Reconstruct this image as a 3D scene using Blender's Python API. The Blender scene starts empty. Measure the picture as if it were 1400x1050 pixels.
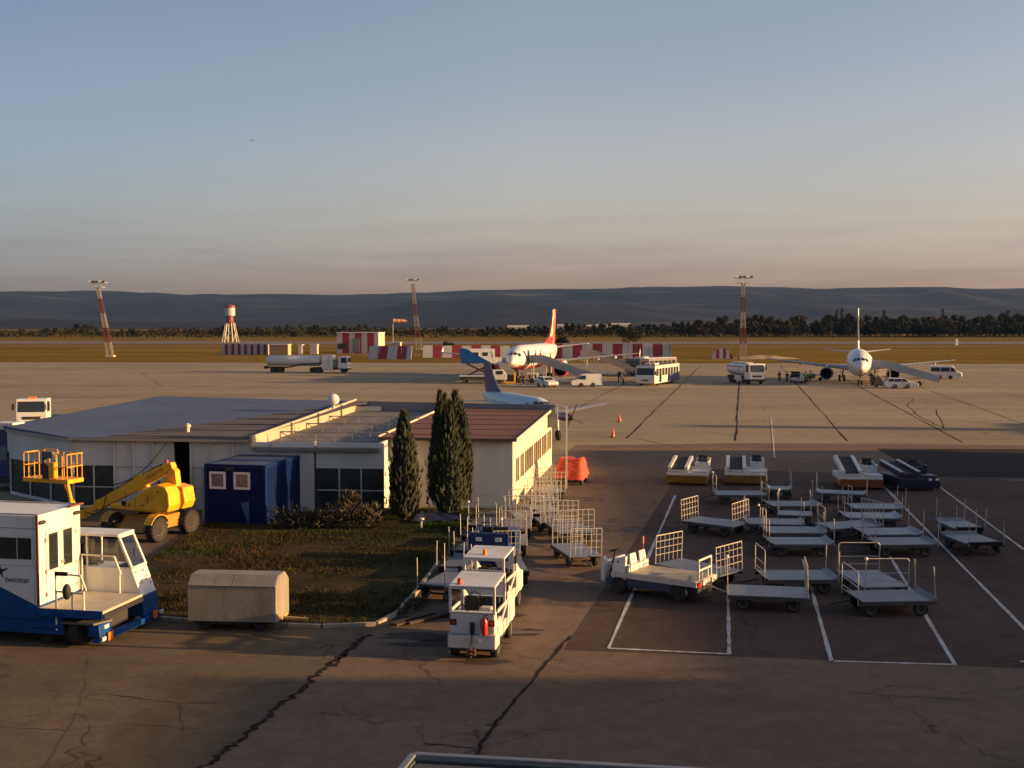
import bpy, math, random
from mathutils import Vector, Matrix, noise as mnoise

random.seed(11)
R = math.radians
SC = bpy.context.scene
COL = SC.collection

# ---------------------------------------------------------------- camera, sky, sun, exposure
F_PX, CAM_H, HORIZON = 1550.0, 9.0, 443.0          # focal length in 1400-px units, eye height, horizon row
PITCH = math.atan((525.0 - HORIZON) / F_PX)
cam_data = bpy.data.cameras.new('camera')
cam = bpy.data.objects.new('camera', cam_data)
COL.objects.link(cam)
cam.location = (0, 0, CAM_H)
cam.rotation_euler = (R(90) - PITCH, 0, 0)
cam_data.sensor_width = 36.0
cam_data.lens = 36.0 * F_PX / 1400.0
cam_data.clip_start = 0.1
cam_data.clip_end = 30000
SC.camera = cam

SUN_EL = R(9.5)
SUN_DIR = Vector((0.991 * math.cos(SUN_EL), -0.135 * math.cos(SUN_EL), math.sin(SUN_EL))).normalized()
world = bpy.data.worlds.new('World')
SC.world = world
world.use_nodes = True
wn, wl = world.node_tree.nodes, world.node_tree.links
wn.clear()
w_out = wn.new('ShaderNodeOutputWorld')
w_bg = wn.new('ShaderNodeBackground')
w_bg.inputs['Strength'].default_value = 0.10
w_sky = wn.new('ShaderNodeTexSky')
w_sky.sky_type = 'NISHITA'
w_sky.sun_disc = False
w_sky.sun_elevation = SUN_EL
w_sky.sun_rotation = math.atan2(SUN_DIR.x, SUN_DIR.y)
w_sky.altitude = 60
w_sky.air_density = 1.0
w_sky.dust_density = 1.6
w_sky.ozone_density = 1.0
# faint evening cloud banks and a mauve horizon band, laid out by direction in the sky
w_co = wn.new('ShaderNodeTexCoord')
w_sep = wn.new('ShaderNodeSeparateXYZ')
wl.new(w_co.outputs['Generated'], w_sep.inputs[0])
w_map = wn.new('ShaderNodeMapping')
w_map.inputs['Scale'].default_value = (3.0, 3.0, 46.0)
wl.new(w_co.outputs['Generated'], w_map.inputs[0])
w_noi = wn.new('ShaderNodeTexNoise')
w_noi.inputs['Scale'].default_value = 1.6
w_noi.inputs['Detail'].default_value = 5
w_noi.inputs['Roughness'].default_value = 0.55
wl.new(w_map.outputs[0], w_noi.inputs['Vector'])
w_cr = wn.new('ShaderNodeValToRGB')
w_cr.color_ramp.elements[0].position = 0.46
w_cr.color_ramp.elements[1].position = 0.64
wl.new(w_noi.outputs['Fac'], w_cr.inputs[0])
w_band = wn.new('ShaderNodeValToRGB')              # how much cloud at each elevation (sine of elevation)
be = w_band.color_ramp.elements
be[0].position, be[0].color = 0.0, (.5, .5, .5, 1)
be[1].position, be[1].color = 0.13, (0, 0, 0, 1)
e = be.new(0.035); e.color = (.75, .75, .75, 1)
e = be.new(0.075); e.color = (.45, .45, .45, 1)
wl.new(w_sep.outputs['Z'], w_band.inputs[0])
w_cm = wn.new('ShaderNodeMath'); w_cm.operation = 'MULTIPLY'
wl.new(w_cr.outputs[0], w_cm.inputs[0]); wl.new(w_band.outputs[0], w_cm.inputs[1])
w_tint = wn.new('ShaderNodeValToRGB')              # evening tint of the air by elevation
te = w_tint.color_ramp.elements
te[0].position, te[0].color = 0.0, (.78, .54, .72, 1)
te[1].position, te[1].color = 0.32, (1.0, .87, .88, 1)
e = te.new(0.05); e.color = (.89, .67, .82, 1)
e = te.new(0.09); e.color = (1.03, .79, .82, 1)
e = te.new(0.15); e.color = (1.09, .86, .87, 1)
wl.new(w_sep.outputs['Z'], w_tint.inputs[0])
w_mul = wn.new('ShaderNodeMixRGB'); w_mul.blend_type = 'MULTIPLY'; w_mul.inputs[0].default_value = 1.0
wl.new(w_sky.outputs[0], w_mul.inputs[1]); wl.new(w_tint.outputs[0], w_mul.inputs[2])
w_cl = wn.new('ShaderNodeMixRGB'); w_cl.blend_type = 'MULTIPLY'
w_cl.inputs[2].default_value = (.81, .78, .83, 1)
wl.new(w_cm.outputs[0], w_cl.inputs[0]); wl.new(w_mul.outputs[0], w_cl.inputs[1])
w_az = wn.new('ShaderNodeMapRange')                # the sky darkens away from the sun's side
w_az.inputs[1].default_value = -.45; w_az.inputs[2].default_value = .02
wl.new(w_sep.outputs['X'], w_az.inputs[0])
w_azc = wn.new('ShaderNodeValToRGB')
w_azc.color_ramp.elements[0].color = (.56, .67, .80, 1); w_azc.color_ramp.elements[1].color = (1, 1, 1, 1)
wl.new(w_az.outputs[0], w_azc.inputs[0])
w_m3 = wn.new('ShaderNodeMixRGB'); w_m3.blend_type = 'MULTIPLY'; w_m3.inputs[0].default_value = 1.0
wl.new(w_cl.outputs[0], w_m3.inputs[1]); wl.new(w_azc.outputs[0], w_m3.inputs[2])
wl.new(w_m3.outputs[0], w_bg.inputs['Color'])
wl.new(w_bg.outputs[0], w_out.inputs['Surface'])

sun_data = bpy.data.lights.new('sun', 'SUN')
sun_data.energy = 5.0
sun_data.angle = R(0.55)
sun_data.color = (1.0, 0.60, 0.25)
sun = bpy.data.objects.new('sun', sun_data)
COL.objects.link(sun)
sun.rotation_euler = SUN_DIR.to_track_quat('Z', 'Y').to_euler()

SC.view_settings.view_transform = 'Standard'
SC.view_settings.look = 'None'
SC.view_settings.gamma = 1.0
SC.view_settings.use_curve_mapping = False
SC.view_settings.exposure = 1.05
try:
    SC.cycles.max_bounces = 6
    SC.cycles.volume_bounces = 0
    SC.cycles.use_denoising = True
except Exception:
    pass

# ---------------------------------------------------------------- helpers
def G(u, v, z=0.0):
    """Point of the place at height z that the photograph shows at pixel (u, v) of 1400 x 1050."""
    dx = (u - 700.0) / F_PX
    dy = (525.0 - v) / F_PX
    d = Vector((dx, math.cos(PITCH) + dy * math.sin(PITCH), -math.sin(PITCH) + dy * math.cos(PITCH)))
    t = (z - CAM_H) / d.z
    return Vector((d.x * t, d.y * t, z))

def GD(u, v, Y):
    """Point on the pixel's ray at depth Y."""
    dx = (u - 700.0) / F_PX
    dy = (525.0 - v) / F_PX
    d = Vector((dx, math.cos(PITCH) + dy * math.sin(PITCH), -math.sin(PITCH) + dy * math.cos(PITCH)))
    t = Y / d.y
    return Vector((d.x * t, Y, CAM_H + d.z * t))

GA = R(11.5)                                        # the apron's own grid is turned 11.5 degrees from the view
AX = Vector((math.sin(GA), math.cos(GA), 0))        # away along the stands
BX = Vector((math.cos(GA), -math.sin(GA), 0))       # to the right along the terminal

MATS = {}
def mat(name, col, rough=.6, metal=0., var=.12, scale=2.5, bump=0., bscale=None, dirt=None, dirt_amt=.5, emit=None, trans=0., stretch=None, spec=None):
    """Principled paint, metal, concrete ... broken up by noise; dirt = a second colour in patches."""
    if name in MATS:
        return MATS[name]
    m = bpy.data.materials.new(name)
    m.use_nodes = True
    n, l = m.node_tree.nodes, m.node_tree.links
    b = n['Principled BSDF']
    b.inputs['Roughness'].default_value = rough
    b.inputs['Metallic'].default_value = metal
    if spec is not None:
        b.inputs['Specular IOR Level'].default_value = spec
    if trans:
        b.inputs['Transmission Weight'].default_value = trans
        b.inputs['IOR'].default_value = 1.3
    co = n.new('ShaderNodeTexCoord')
    src = co.outputs['Object']
    if stretch:
        mp = n.new('ShaderNodeMapping'); mp.inputs['Scale'].default_value = stretch
        l.new(src, mp.inputs[0]); src = mp.outputs[0]
    no = n.new('ShaderNodeTexNoise')
    no.inputs['Scale'].default_value = scale; no.inputs['Detail'].default_value = 6; no.inputs['Roughness'].default_value = .6
    l.new(src, no.inputs['Vector'])
    cr = n.new('ShaderNodeValToRGB')
    cr.color_ramp.elements[0].position = .3; cr.color_ramp.elements[1].position = .7
    cr.color_ramp.elements[0].color = (*[c * (1 - var) for c in col], 1)
    cr.color_ramp.elements[1].color = (*[min(1, c * (1 + var)) for c in col], 1)
    l.new(no.outputs['Fac'], cr.inputs[0])
    out = cr.outputs[0]
    if dirt:
        n2 = n.new('ShaderNodeTexNoise')
        n2.inputs['Scale'].default_value = scale * .6; n2.inputs['Detail'].default_value = 8; n2.inputs['Roughness'].default_value = .7
        l.new(src, n2.inputs['Vector'])
        c2 = n.new('ShaderNodeValToRGB')
        c2.color_ramp.elements[0].position = .5; c2.color_ramp.elements[1].position = .72
        c2.color_ramp.elements[1].color = (dirt_amt, dirt_amt, dirt_amt, 1)
        l.new(n2.outputs['Fac'], c2.inputs[0])
        mx = n.new('ShaderNodeMixRGB'); mx.inputs[2].default_value = (*dirt, 1)
        l.new(c2.outputs[0], mx.inputs[0]); l.new(out, mx.inputs[1]); out = mx.outputs[0]
    l.new(out, b.inputs['Base Color'])
    if bump:
        n3 = n.new('ShaderNodeTexNoise'); n3.inputs['Scale'].default_value = bscale or scale * 6; n3.inputs['Detail'].default_value = 6
        l.new(src, n3.inputs['Vector'])
        bp = n.new('ShaderNodeBump'); bp.inputs['Strength'].default_value = bump; bp.inputs['Distance'].default_value = .05
        l.new(n3.outputs['Fac'], bp.inputs['Height']); l.new(bp.outputs[0], b.inputs['Normal'])
    if emit:
        b.inputs['Emission Color'].default_value = (*emit[:3], 1); b.inputs['Emission Strength'].default_value = emit[3]
    MATS[name] = m
    return m

def stripes(name, c1, c2, period, axis=0, frac=.5, slant=0., rough=.6):
    """Painted stripes along one local axis (blast fences, masts)."""
    if name in MATS:
        return MATS[name]
    m = mat(name, c1, rough=rough, dirt=(.2, .17, .14), dirt_amt=.25)
    n, l = m.node_tree.nodes, m.node_tree.links
    b = n['Principled BSDF']
    old = b.inputs['Base Color'].links[0].from_socket
    co = n.new('ShaderNodeTexCoord'); sp = n.new('ShaderNodeSeparateXYZ'); l.new(co.outputs['Object'], sp.inputs[0])
    s = n.new('ShaderNodeMath'); s.operation = 'MULTIPLY_ADD'; s.inputs[1].default_value = slant
    l.new(sp.outputs[2], s.inputs[0]); l.new(sp.outputs[axis], s.inputs[2])
    d = n.new('ShaderNodeMath'); d.operation = 'DIVIDE'; d.inputs[1].default_value = period; l.new(s.outputs[0], d.inputs[0])
    f = n.new('ShaderNodeMath'); f.operation = 'FLOORED_MODULO'; f.inputs[1].default_value = 1; l.new(d.outputs[0], f.inputs[0])
    g = n.new('ShaderNodeMath'); g.operation = 'GREATER_THAN'; g.inputs[1].default_value = frac; l.new(f.outputs[0], g.inputs[0])
    mx = n.new('ShaderNodeMixRGB'); mx.inputs[2].default_value = (*c2, 1)
    l.new(g.outputs[0], mx.inputs[0]); l.new(old, mx.inputs[1]); l.new(mx.outputs[0], b.inputs['Base Color'])
    return m

class MB:
    """Collects faces; build() links them as ONE mesh object."""
    def __init__(s):
        s.v, s.f, s.m, s.k = [], [], [], 0
    def add(s, vs, fs):
        o = len(s.v)
        s.v += [tuple(p) for p in vs]
        for q in fs:
            s.f.append([i + o for i in q]); s.m.append(s.k)
        return s
    def use(s, k):
        s.k = k; return s
    def box(s, x0, x1, y0, y1, z0, z1):
        vs = [(x, y, z) for x in (x0, x1) for y in (y0, y1) for z in (z0, z1)]
        return s.add(vs, [(0, 1, 3, 2), (4, 6, 7, 5), (0, 4, 5, 1), (2, 3, 7, 6), (0, 2, 6, 4), (1, 5, 7, 3)])
    def hexa(s, b4, t4):
        """Box from four bottom and four top corners (same winding, counter-clockwise from above)."""
        return s.add(list(b4) + list(t4), [(3, 2, 1, 0), (4, 5, 6, 7)] + [(i, (i + 1) % 4, 4 + (i + 1) % 4, 4 + i) for i in range(4)])
    def beam(s, p, q, w, h, up=(0, 0, 1)):
        p, q = Vector(p), Vector(q)
        d = (q - p).normalized(); up = Vector(up)
        if abs(d.dot(up)) > .98: up = Vector((1, 0, 0))
        a = d.cross(up).normalized() * w / 2; b = a.cross(d).normalized() * h / 2
        vs = [p - a - b, p + a - b, p + a + b, p - a + b, q - a - b, q + a - b, q + a + b, q - a + b]
        return s.add(vs, [(0, 1, 2, 3), (7, 6, 5, 4), (0, 4, 5, 1), (1, 5, 6, 2), (2, 6, 7, 3), (3, 7, 4, 0)])
    def tube(s, p, q, r, n=8, r2=None):
        p, q = Vector(p), Vector(q); r2 = r if r2 is None else r2
        d = (q - p).normalized(); up = Vector((0, 0, 1)) if abs(d.z) < .95 else Vector((1, 0, 0))
        a = d.cross(up).normalized(); b = a.cross(d)
        vs = [p + (a * math.cos(t) + b * math.sin(t)) * r for t in [2 * math.pi * i / n for i in range(n)]]
        vs += [q + (a * math.cos(t) + b * math.sin(t)) * r2 for t in [2 * math.pi * i / n for i in range(n)]]
        return s.add(vs, [(i, (i + 1) % n, n + (i + 1) % n, n + i) for i in range(n)] + [tuple(range(n))[::-1], tuple(range(n, 2 * n))])
    def path(s, pts, r, n=8, closed=False):
        pts = [Vector(p) for p in pts]
        m = len(pts)
        for i in range(m if closed else m - 1):
            s.tube(pts[i], pts[(i + 1) % m], r, n)
        return s
    def prism(s, pts, ax, a, b):
        """Extrude polygon pts along axis ax (0,1,2) from a to b; pts are the other two coordinates in order."""
        def mk(p, t):
            return (t, p[0], p[1]) if ax == 0 else ((p[0], t, p[1]) if ax == 1 else (p[0], p[1], t))
        n = len(pts)
        vs = [mk(p, a) for p in pts] + [mk(p, b) for p in pts]
        return s.add(vs, [tuple(range(n)), tuple(range(n, 2 * n))[::-1]] + [(i, n + i, n + (i + 1) % n, (i + 1) % n) for i in range(n)])
    def loft(s, rings, caps=True, closed=True):
        n = len(rings[0]); vs = [p for r in rings for p in r]; fs = []
        for k in range(len(rings) - 1):
            for i in range(n if closed else n - 1):
                fs.append((k * n + i, k * n + (i + 1) % n, (k + 1) * n + (i + 1) % n, (k + 1) * n + i))
        if caps:
            fs += [tuple(range(n))[::-1], tuple(range((len(rings) - 1) * n, len(rings) * n))]
        return s.add(vs, fs)
    def lathe(s, prof, c=(0, 0, 0), ax=2, n=16, caps=True):
        """Spin (radius, height) profile round axis ax through c."""
        rings = []
        for r, h in prof:
            ring = []
            for i in range(n):
                t = 2 * math.pi * i / n; u, w = r * math.cos(t), r * math.sin(t)
                p = (h, u, w) if ax == 0 else ((u, h, -w) if ax == 1 else (u, w, h))
                ring.append((p[0] + c[0], p[1] + c[1], p[2] + c[2]))
            rings.append(ring)
        return s.loft(rings, caps)
    def ball(s, c, r, n=10, sq=(1, 1, 1)):
        prof = [(max(1e-3, math.sin(math.pi * i / n)), -math.cos(math.pi * i / n)) for i in range(n + 1)]
        o = len(s.v); s.lathe(prof, n=n + 4)
        for i in range(o, len(s.v)):
            p = s.v[i]; s.v[i] = (c[0] + p[0] * r * sq[0], c[1] + p[1] * r * sq[1], c[2] + p[2] * r * sq[2])
        return s
    def poly(s, pts):
        return s.add(pts, [tuple(range(len(pts)))])
    def build(s, name, mats, parent=None, smooth=False, bevel=0., seg=2, loc=None):
        me = bpy.data.meshes.new(name)
        me.from_pydata(s.v, [], s.f)
        for m in (mats if isinstance(mats, (list, tuple)) else [mats]):
            me.materials.append(m)
        me.polygons.foreach_set('material_index', s.m)
        if smooth:
            me.polygons.foreach_set('use_smooth', [True] * len(s.f))
        me.update(); me.validate()
        import bmesh
        bm = bmesh.new(); bm.from_mesh(me)
        bmesh.ops.recalc_face_normals(bm, faces=bm.faces[:]); bm.to_mesh(me); bm.free()
        if smooth:
            try: me.set_sharp_from_angle(angle=R(38))
            except Exception: pass
        o = bpy.data.objects.new(name, me)
        COL.objects.link(o)
        if parent: o.parent = parent
        if loc: o.location = loc
        if bevel:
            b = o.modifiers.new('bevel', 'BEVEL'); b.width = bevel; b.segments = seg; b.limit_method = 'ANGLE'; b.angle_limit = R(35)
        return o

def tag(o, label=None, cat=None, group=None, kind=None):
    if label: o['label'] = label
    if cat: o['category'] = cat
    if group: o['group'] = group
    if kind: o['kind'] = kind
    return o

def thing(name, label, cat, loc, rz=0., group=None):
    o = bpy.data.objects.new(name, None)
    o.empty_display_size = .3
    COL.objects.link(o)
    o.location = loc; o.rotation_euler = (0, 0, rz)
    return tag(o, label, cat, group)

def copy_tree(o, parent=None):
    c = o.copy(); COL.objects.link(c)
    if parent: c.parent = parent
    for ch in list(o.children):
        copy_tree(ch, c)
    return c

def put(o, loc, rz, label=None, group=None):
    o.location = loc; o.rotation_euler = (0, 0, rz)
    if label: o['label'] = label
    if group: o['group'] = group
    return o

def heading(d):
    return math.atan2(d.y, d.x)
RB = -GA                                            # rotation that turns local +x to the grid's right

def text_part(name, body, size, m, parent, mtx, extrude=.004):
    """Lettering as a real mesh, laid on a surface by a local matrix."""
    cu = bpy.data.curves.new(name, 'FONT'); cu.body = body; cu.size = size; cu.extrude = extrude
    cu.align_x = 'CENTER'; cu.align_y = 'CENTER'
    tmp = bpy.data.objects.new(name, cu); COL.objects.link(tmp)
    dg = bpy.context.evaluated_depsgraph_get()
    me = bpy.data.meshes.new_from_object(tmp.evaluated_get(dg))
    bpy.data.objects.remove(tmp); bpy.data.curves.remove(cu)
    me.materials.clear(); me.materials.append(m); me.name = name
    o = bpy.data.objects.new(name, me); COL.objects.link(o)
    o.parent = parent; o.matrix_local = mtx
    return o

def wheel(parent, x, y, r, w, m_t, m_r, name='wheel', rim=.58, side=1):
    """Tyre with a dished rim as its sub-part; axle along local y."""
    a = MB(); h = w / 2
    a.lathe([(r * rim, -h * .8), (r * .9, -h), (r, -h * .65), (r, h * .65), (r * .9, h), (r * rim, h * .8)], (0, 0, 0), 1, 18)
    t = a.build(name, m_t, parent, smooth=True, loc=(x, y, r))
    b = MB(); b.lathe([(r * .02, -h * .55), (r * rim * .45, -h * .75), (r * rim * .5, -h * .45), (r * rim, -h * .83), (r * rim, h * .83), (r * rim * .5, h * .45), (r * rim * .45, h * .75), (r * .02, h * .55)], (0, 0, 0), 1, 14)
    b.build('rim', m_r, t, smooth=True)
    return t

# ---- shared materials (real-world base colours)
M_TYRE = mat('tyre_rubber', (.022, .021, .02), .85, var=.25, scale=6)
M_RIM = mat('wheel_rim_grey', (.42, .40, .36), .5, var=.2, dirt=(.1, .07, .05))
M_DARK = mat('dark_underside_metal', (.03, .028, .027), .7, var=.3)
M_WHITE = mat('white_vehicle_paint', (.66, .65, .61), .38, var=.04, scale=1.2, dirt=(.36, .30, .22), dirt_amt=.6, stretch=(1, 1, .4))
M_BLUE = mat('navy_vehicle_paint', (.012, .035, .13), .4, var=.15, dirt=(.05, .05, .06), dirt_amt=.4)
M_GLASS = mat('dark_vehicle_glass', (.02, .024, .028), .08, var=.1)
M_GALV = mat('galvanised_tube', (.50, .47, .42), .48, .35, var=.15, scale=5, dirt=(.25, .15, .08), dirt_amt=.35)
M_LAMP_O = mat('amber_lens', (.75, .22, .02), .25, var=.1)
M_LAMP_R = mat('red_lens', (.5, .02, .015), .25, var=.1)
M_LAMP_W = mat('clear_headlamp', (.75, .75, .72), .15, var=.05)
M_BLACK = mat('black_rubber_trim', (.015, .014, .014), .7, var=.2)
M_RED = mat('red_enamel', (.45, .02, .02), .4, var=.12)
# ---------------------------------------------------------------- the setting: ground, apron, markings, hills
def ground_mat(name, c1, c2, scale, c3=None, streak=None, rough=.95, bump=.25, fine=40., spots=None, spec=.12, worn=None):
    m = bpy.data.materials.new(name); m.use_nodes = True
    n, l = m.node_tree.nodes, m.node_tree.links
    b = n['Principled BSDF']; b.inputs['Roughness'].default_value = rough
    b.inputs['Specular IOR Level'].default_value = spec
    co = n.new('ShaderNodeTexCoord'); mp = n.new('ShaderNodeMapping')
    mp.inputs['Rotation'].default_value = (0, 0, GA)
    if streak: mp.inputs['Scale'].default_value = (streak, 1, 1)
    l.new(co.outputs['Object'], mp.inputs[0])
    no = n.new('ShaderNodeTexNoise'); no.inputs['Scale'].default_value = scale; no.inputs['Detail'].default_value = 9; no.inputs['Roughness'].default_value = .62
    l.new(mp.outputs[0], no.inputs['Vector'])
    cr = n.new('ShaderNodeValToRGB'); el = cr.color_ramp.elements
    el[0].position, el[0].color = .32, (*c1, 1); el[1].position, el[1].color = .68, (*c2, 1)
    if c3:
        k = el.new(.5); k.color = (*c3, 1)
    l.new(no.outputs['Fac'], cr.inputs[0]); out = cr.outputs[0]
    nf = n.new('ShaderNodeTexNoise'); nf.inputs['Scale'].default_value = fine; nf.inputs['Detail'].default_value = 5; nf.inputs['Roughness'].default_value = .75
    l.new(co.outputs['Object'], nf.inputs['Vector'])
    cf = n.new('ShaderNodeValToRGB'); cf.color_ramp.elements[0].position = .3; cf.color_ramp.elements[1].position = .7
    cf.color_ramp.elements[0].color = (.80, .80, .80, 1); cf.color_ramp.elements[1].color = (1.18, 1.18, 1.18, 1)
    l.new(nf.outputs['Fac'], cf.inputs[0])
    mx = n.new('ShaderNodeMixRGB'); mx.blend_type = 'MULTIPLY'; mx.inputs[0].default_value = 1
    l.new(out, mx.inputs[1]); l.new(cf.outputs[0], mx.inputs[2]); out = mx.outputs[0]
    if spots:
        ns = n.new('ShaderNodeTexNoise'); ns.inputs['Scale'].default_value = spots[0]; ns.inputs['Detail'].default_value = 6; ns.inputs['Roughness'].default_value = .6
        ns.inputs['Distortion'].default_value = .6
        l.new(mp.outputs[0], ns.inputs['Vector'])
        cs = n.new('ShaderNodeValToRGB'); cs.color_ramp.elements[0].position = .56; cs.color_ramp.elements[1].position = .70
        cs.color_ramp.elements[1].color = (spots[1],) * 3 + (1,)
        l.new(ns.outputs['Fac'], cs.inputs[0])
        m2 = n.new('ShaderNodeMixRGB'); m2.inputs[2].default_value = (*spots[2], 1)
        l.new(cs.outputs[0], m2.inputs[0]); l.new(out, m2.inputs[1]); out = m2.outputs[0]
    if worn:                                       # hand-sized mottling, oil drips and a broken web of hairline cracks
        nm = n.new('ShaderNodeTexNoise'); nm.inputs['Scale'].default_value = 1.7; nm.inputs['Detail'].default_value = 7; nm.inputs['Roughness'].default_value = .75
        l.new(co.outputs['Object'], nm.inputs['Vector'])
        cm_ = n.new('ShaderNodeValToRGB'); cm_.color_ramp.elements[0].position = .32; cm_.color_ramp.elements[1].position = .68
        cm_.color_ramp.elements[0].color = (.80, .80, .80, 1); cm_.color_ramp.elements[1].color = (1.2, 1.2, 1.2, 1)
        l.new(nm.outputs['Fac'], cm_.inputs[0])
        m3 = n.new('ShaderNodeMixRGB'); m3.blend_type = 'MULTIPLY'; m3.inputs[0].default_value = 1; l.new(out, m3.inputs[1]); l.new(cm_.outputs[0], m3.inputs[2]); out = m3.outputs[0]
        nd = n.new('ShaderNodeTexNoise'); nd.inputs['Scale'].default_value = .9; nd.inputs['Detail'].default_value = 9; nd.inputs['Roughness'].default_value = .8
        l.new(co.outputs['Object'], nd.inputs['Vector'])
        cd_ = n.new('ShaderNodeValToRGB'); cd_.color_ramp.elements[0].position = .63; cd_.color_ramp.elements[1].position = .70; cd_.color_ramp.elements[1].color = (.7, .7, .7, 1)
        l.new(nd.outputs['Fac'], cd_.inputs[0])
        m4 = n.new('ShaderNodeMixRGB'); m4.inputs[2].default_value = (.045, .033, .026, 1); l.new(cd_.outputs[0], m4.inputs[0]); l.new(out, m4.inputs[1]); out = m4.outputs[0]
        nw = n.new('ShaderNodeTexNoise'); nw.inputs['Scale'].default_value = .8; nw.inputs['Detail'].default_value = 5; l.new(co.outputs['Object'], nw.inputs['Vector'])
        mw = n.new('ShaderNodeMixRGB'); mw.blend_type = 'LINEAR_LIGHT'; mw.inputs[0].default_value = .9; l.new(co.outputs['Object'], mw.inputs[1]); l.new(nw.outputs['Color'], mw.inputs[2])
        vo = n.new('ShaderNodeTexVoronoi'); vo.feature = 'DISTANCE_TO_EDGE'; vo.inputs['Scale'].default_value = worn; l.new(mw.outputs[0], vo.inputs['Vector'])
        vr = n.new('ShaderNodeValToRGB'); vr.color_ramp.elements[0].position = .0; vr.color_ramp.elements[0].color = (1, 1, 1, 1); vr.color_ramp.elements[1].position = .014 * worn / .3; vr.color_ramp.elements[1].color = (0, 0, 0, 1)
        l.new(vo.outputs['Distance'], vr.inputs[0])
        nk = n.new('ShaderNodeTexNoise'); nk.inputs['Scale'].default_value = .16; nk.inputs['Detail'].default_value = 3; l.new(co.outputs['Object'], nk.inputs['Vector'])
        ck = n.new('ShaderNodeValToRGB'); ck.color_ramp.elements[0].position = .45; ck.color_ramp.elements[1].position = .6; ck.color_ramp.elements[1].color = (.75, .75, .75, 1); l.new(nk.outputs['Fac'], ck.inputs[0])
        mk_ = n.new('ShaderNodeMath'); mk_.operation = 'MULTIPLY'; l.new(vr.outputs[0], mk_.inputs[0]); l.new(ck.outputs[0], mk_.inputs[1])
        m5 = n.new('ShaderNodeMixRGB'); m5.inputs[2].default_value = (.022, .016, .013, 1); l.new(mk_.outputs[0], m5.inputs[0]); l.new(out, m5.inputs[1]); out = m5.outputs[0]
    l.new(out, b.inputs['Base Color'])
    bp = n.new('ShaderNodeBump'); bp.inputs['Strength'].default_value = bump; bp.inputs['Distance'].default_value = .02
    l.new(nf.outputs['Fac'], bp.inputs['Height']); l.new(bp.outputs[0], b.inputs['Normal'])
    MATS[name] = m
    return m

M_FIELD = ground_mat('dry_airfield_grass', (.140, .086, .023), (.255, .165, .045), .035, (.195, .124, .032), streak=.25, spots=(.02, .55, (.10, .085, .025)), fine=1.2, spec=0.)
M_CONC = ground_mat('apron_concrete', (.236, .188, .121), (.350, .282, .180), .06, (.293, .235, .151), streak=.35, spots=(.22, .5, (.165, .128, .083)), fine=9., bump=.15, worn=.05)
M_ASPH = ground_mat('brown_asphalt', (.143, .099, .069), (.214, .149, .105), .12, (.177, .123, .086), streak=.5, spots=(.35, .6, (.112, .074, .053)), fine=22., worn=.13)
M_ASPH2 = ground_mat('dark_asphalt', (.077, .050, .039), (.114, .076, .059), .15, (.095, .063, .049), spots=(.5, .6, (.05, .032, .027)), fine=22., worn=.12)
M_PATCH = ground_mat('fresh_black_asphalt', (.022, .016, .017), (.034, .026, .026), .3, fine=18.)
M_LINE = ground_mat('worn_white_marking', (.42, .40, .36), (.62, .60, .55), 1.5, spots=(2.2, .75, (.12, .09, .08)), fine=30.)
M_TAR = ground_mat('black_tar_seam', (.018, .013, .010), (.035, .025, .02), 1.2, fine=20.)
M_LAWN = ground_mat('lawn_soil', (.028, .020, .008), (.060, .042, .016), .5, (.042, .034, .011), spots=(.3, .8, (.017, .026, .005)), fine=14., bump=.6)
M_RWY = ground_mat('runway_asphalt', (.16, .13, .12), (.22, .18, .16), .03, fine=1.)
M_KERB = mat('kerb_concrete', (.32, .28, .22), .9, var=.25, scale=3, bump=.3)

def sheet(name, pts, z, m, kind='structure'):
    o = MB().poly([(p.x, p.y, z) for p in pts]).build(name, m)
    return tag(o, kind=kind)

big = 14000.0
g = MB()
xs = [-big, -3000, -900, -300, 300, 900, 3000, big]
ys = [-400, 0, 300, 900, 2500, 6000, big]
g.add([(x, y, 0) for y in ys for x in xs], [(j * 8 + i, j * 8 + i + 1, (j + 1) * 8 + i + 1, (j + 1) * 8 + i) for j in range(len(ys) - 1) for i in range(7)])
tag(g.build('ground', M_FIELD), kind='structure')

def far_line(v0, v1, xl, xr):
    """Two points on the ground line through (0,v0)-(1400,v1), carried out to x = xl and xr."""
    a, b = G(0, v0), G(1400, v1); d = (b - a) / (b.x - a.x)
    return a + d * (xl - a.x), a + d * (xr - a.x)
fl, fr = far_line(495.3, 497.5, -420, 420)
sheet('apron', [Vector((-420, -60, 0)), Vector((420, -60, 0)), fr, fl], .004, M_CONC)
# runway and taxiway beyond the grass
a, b = far_line(469.6, 470.2, -1500, 1500); c, d = far_line(466.2, 466.8, -1500, 1500)
sheet('runway', [a, b, d, c], .010, M_RWY)
a, b = far_line(473.4, 473.9, -1500, 1500); c, d = far_line(472.8, 473.3, -1500, 1500)
sheet('taxiway', [a, b, d, c], .010, M_RWY)
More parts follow.
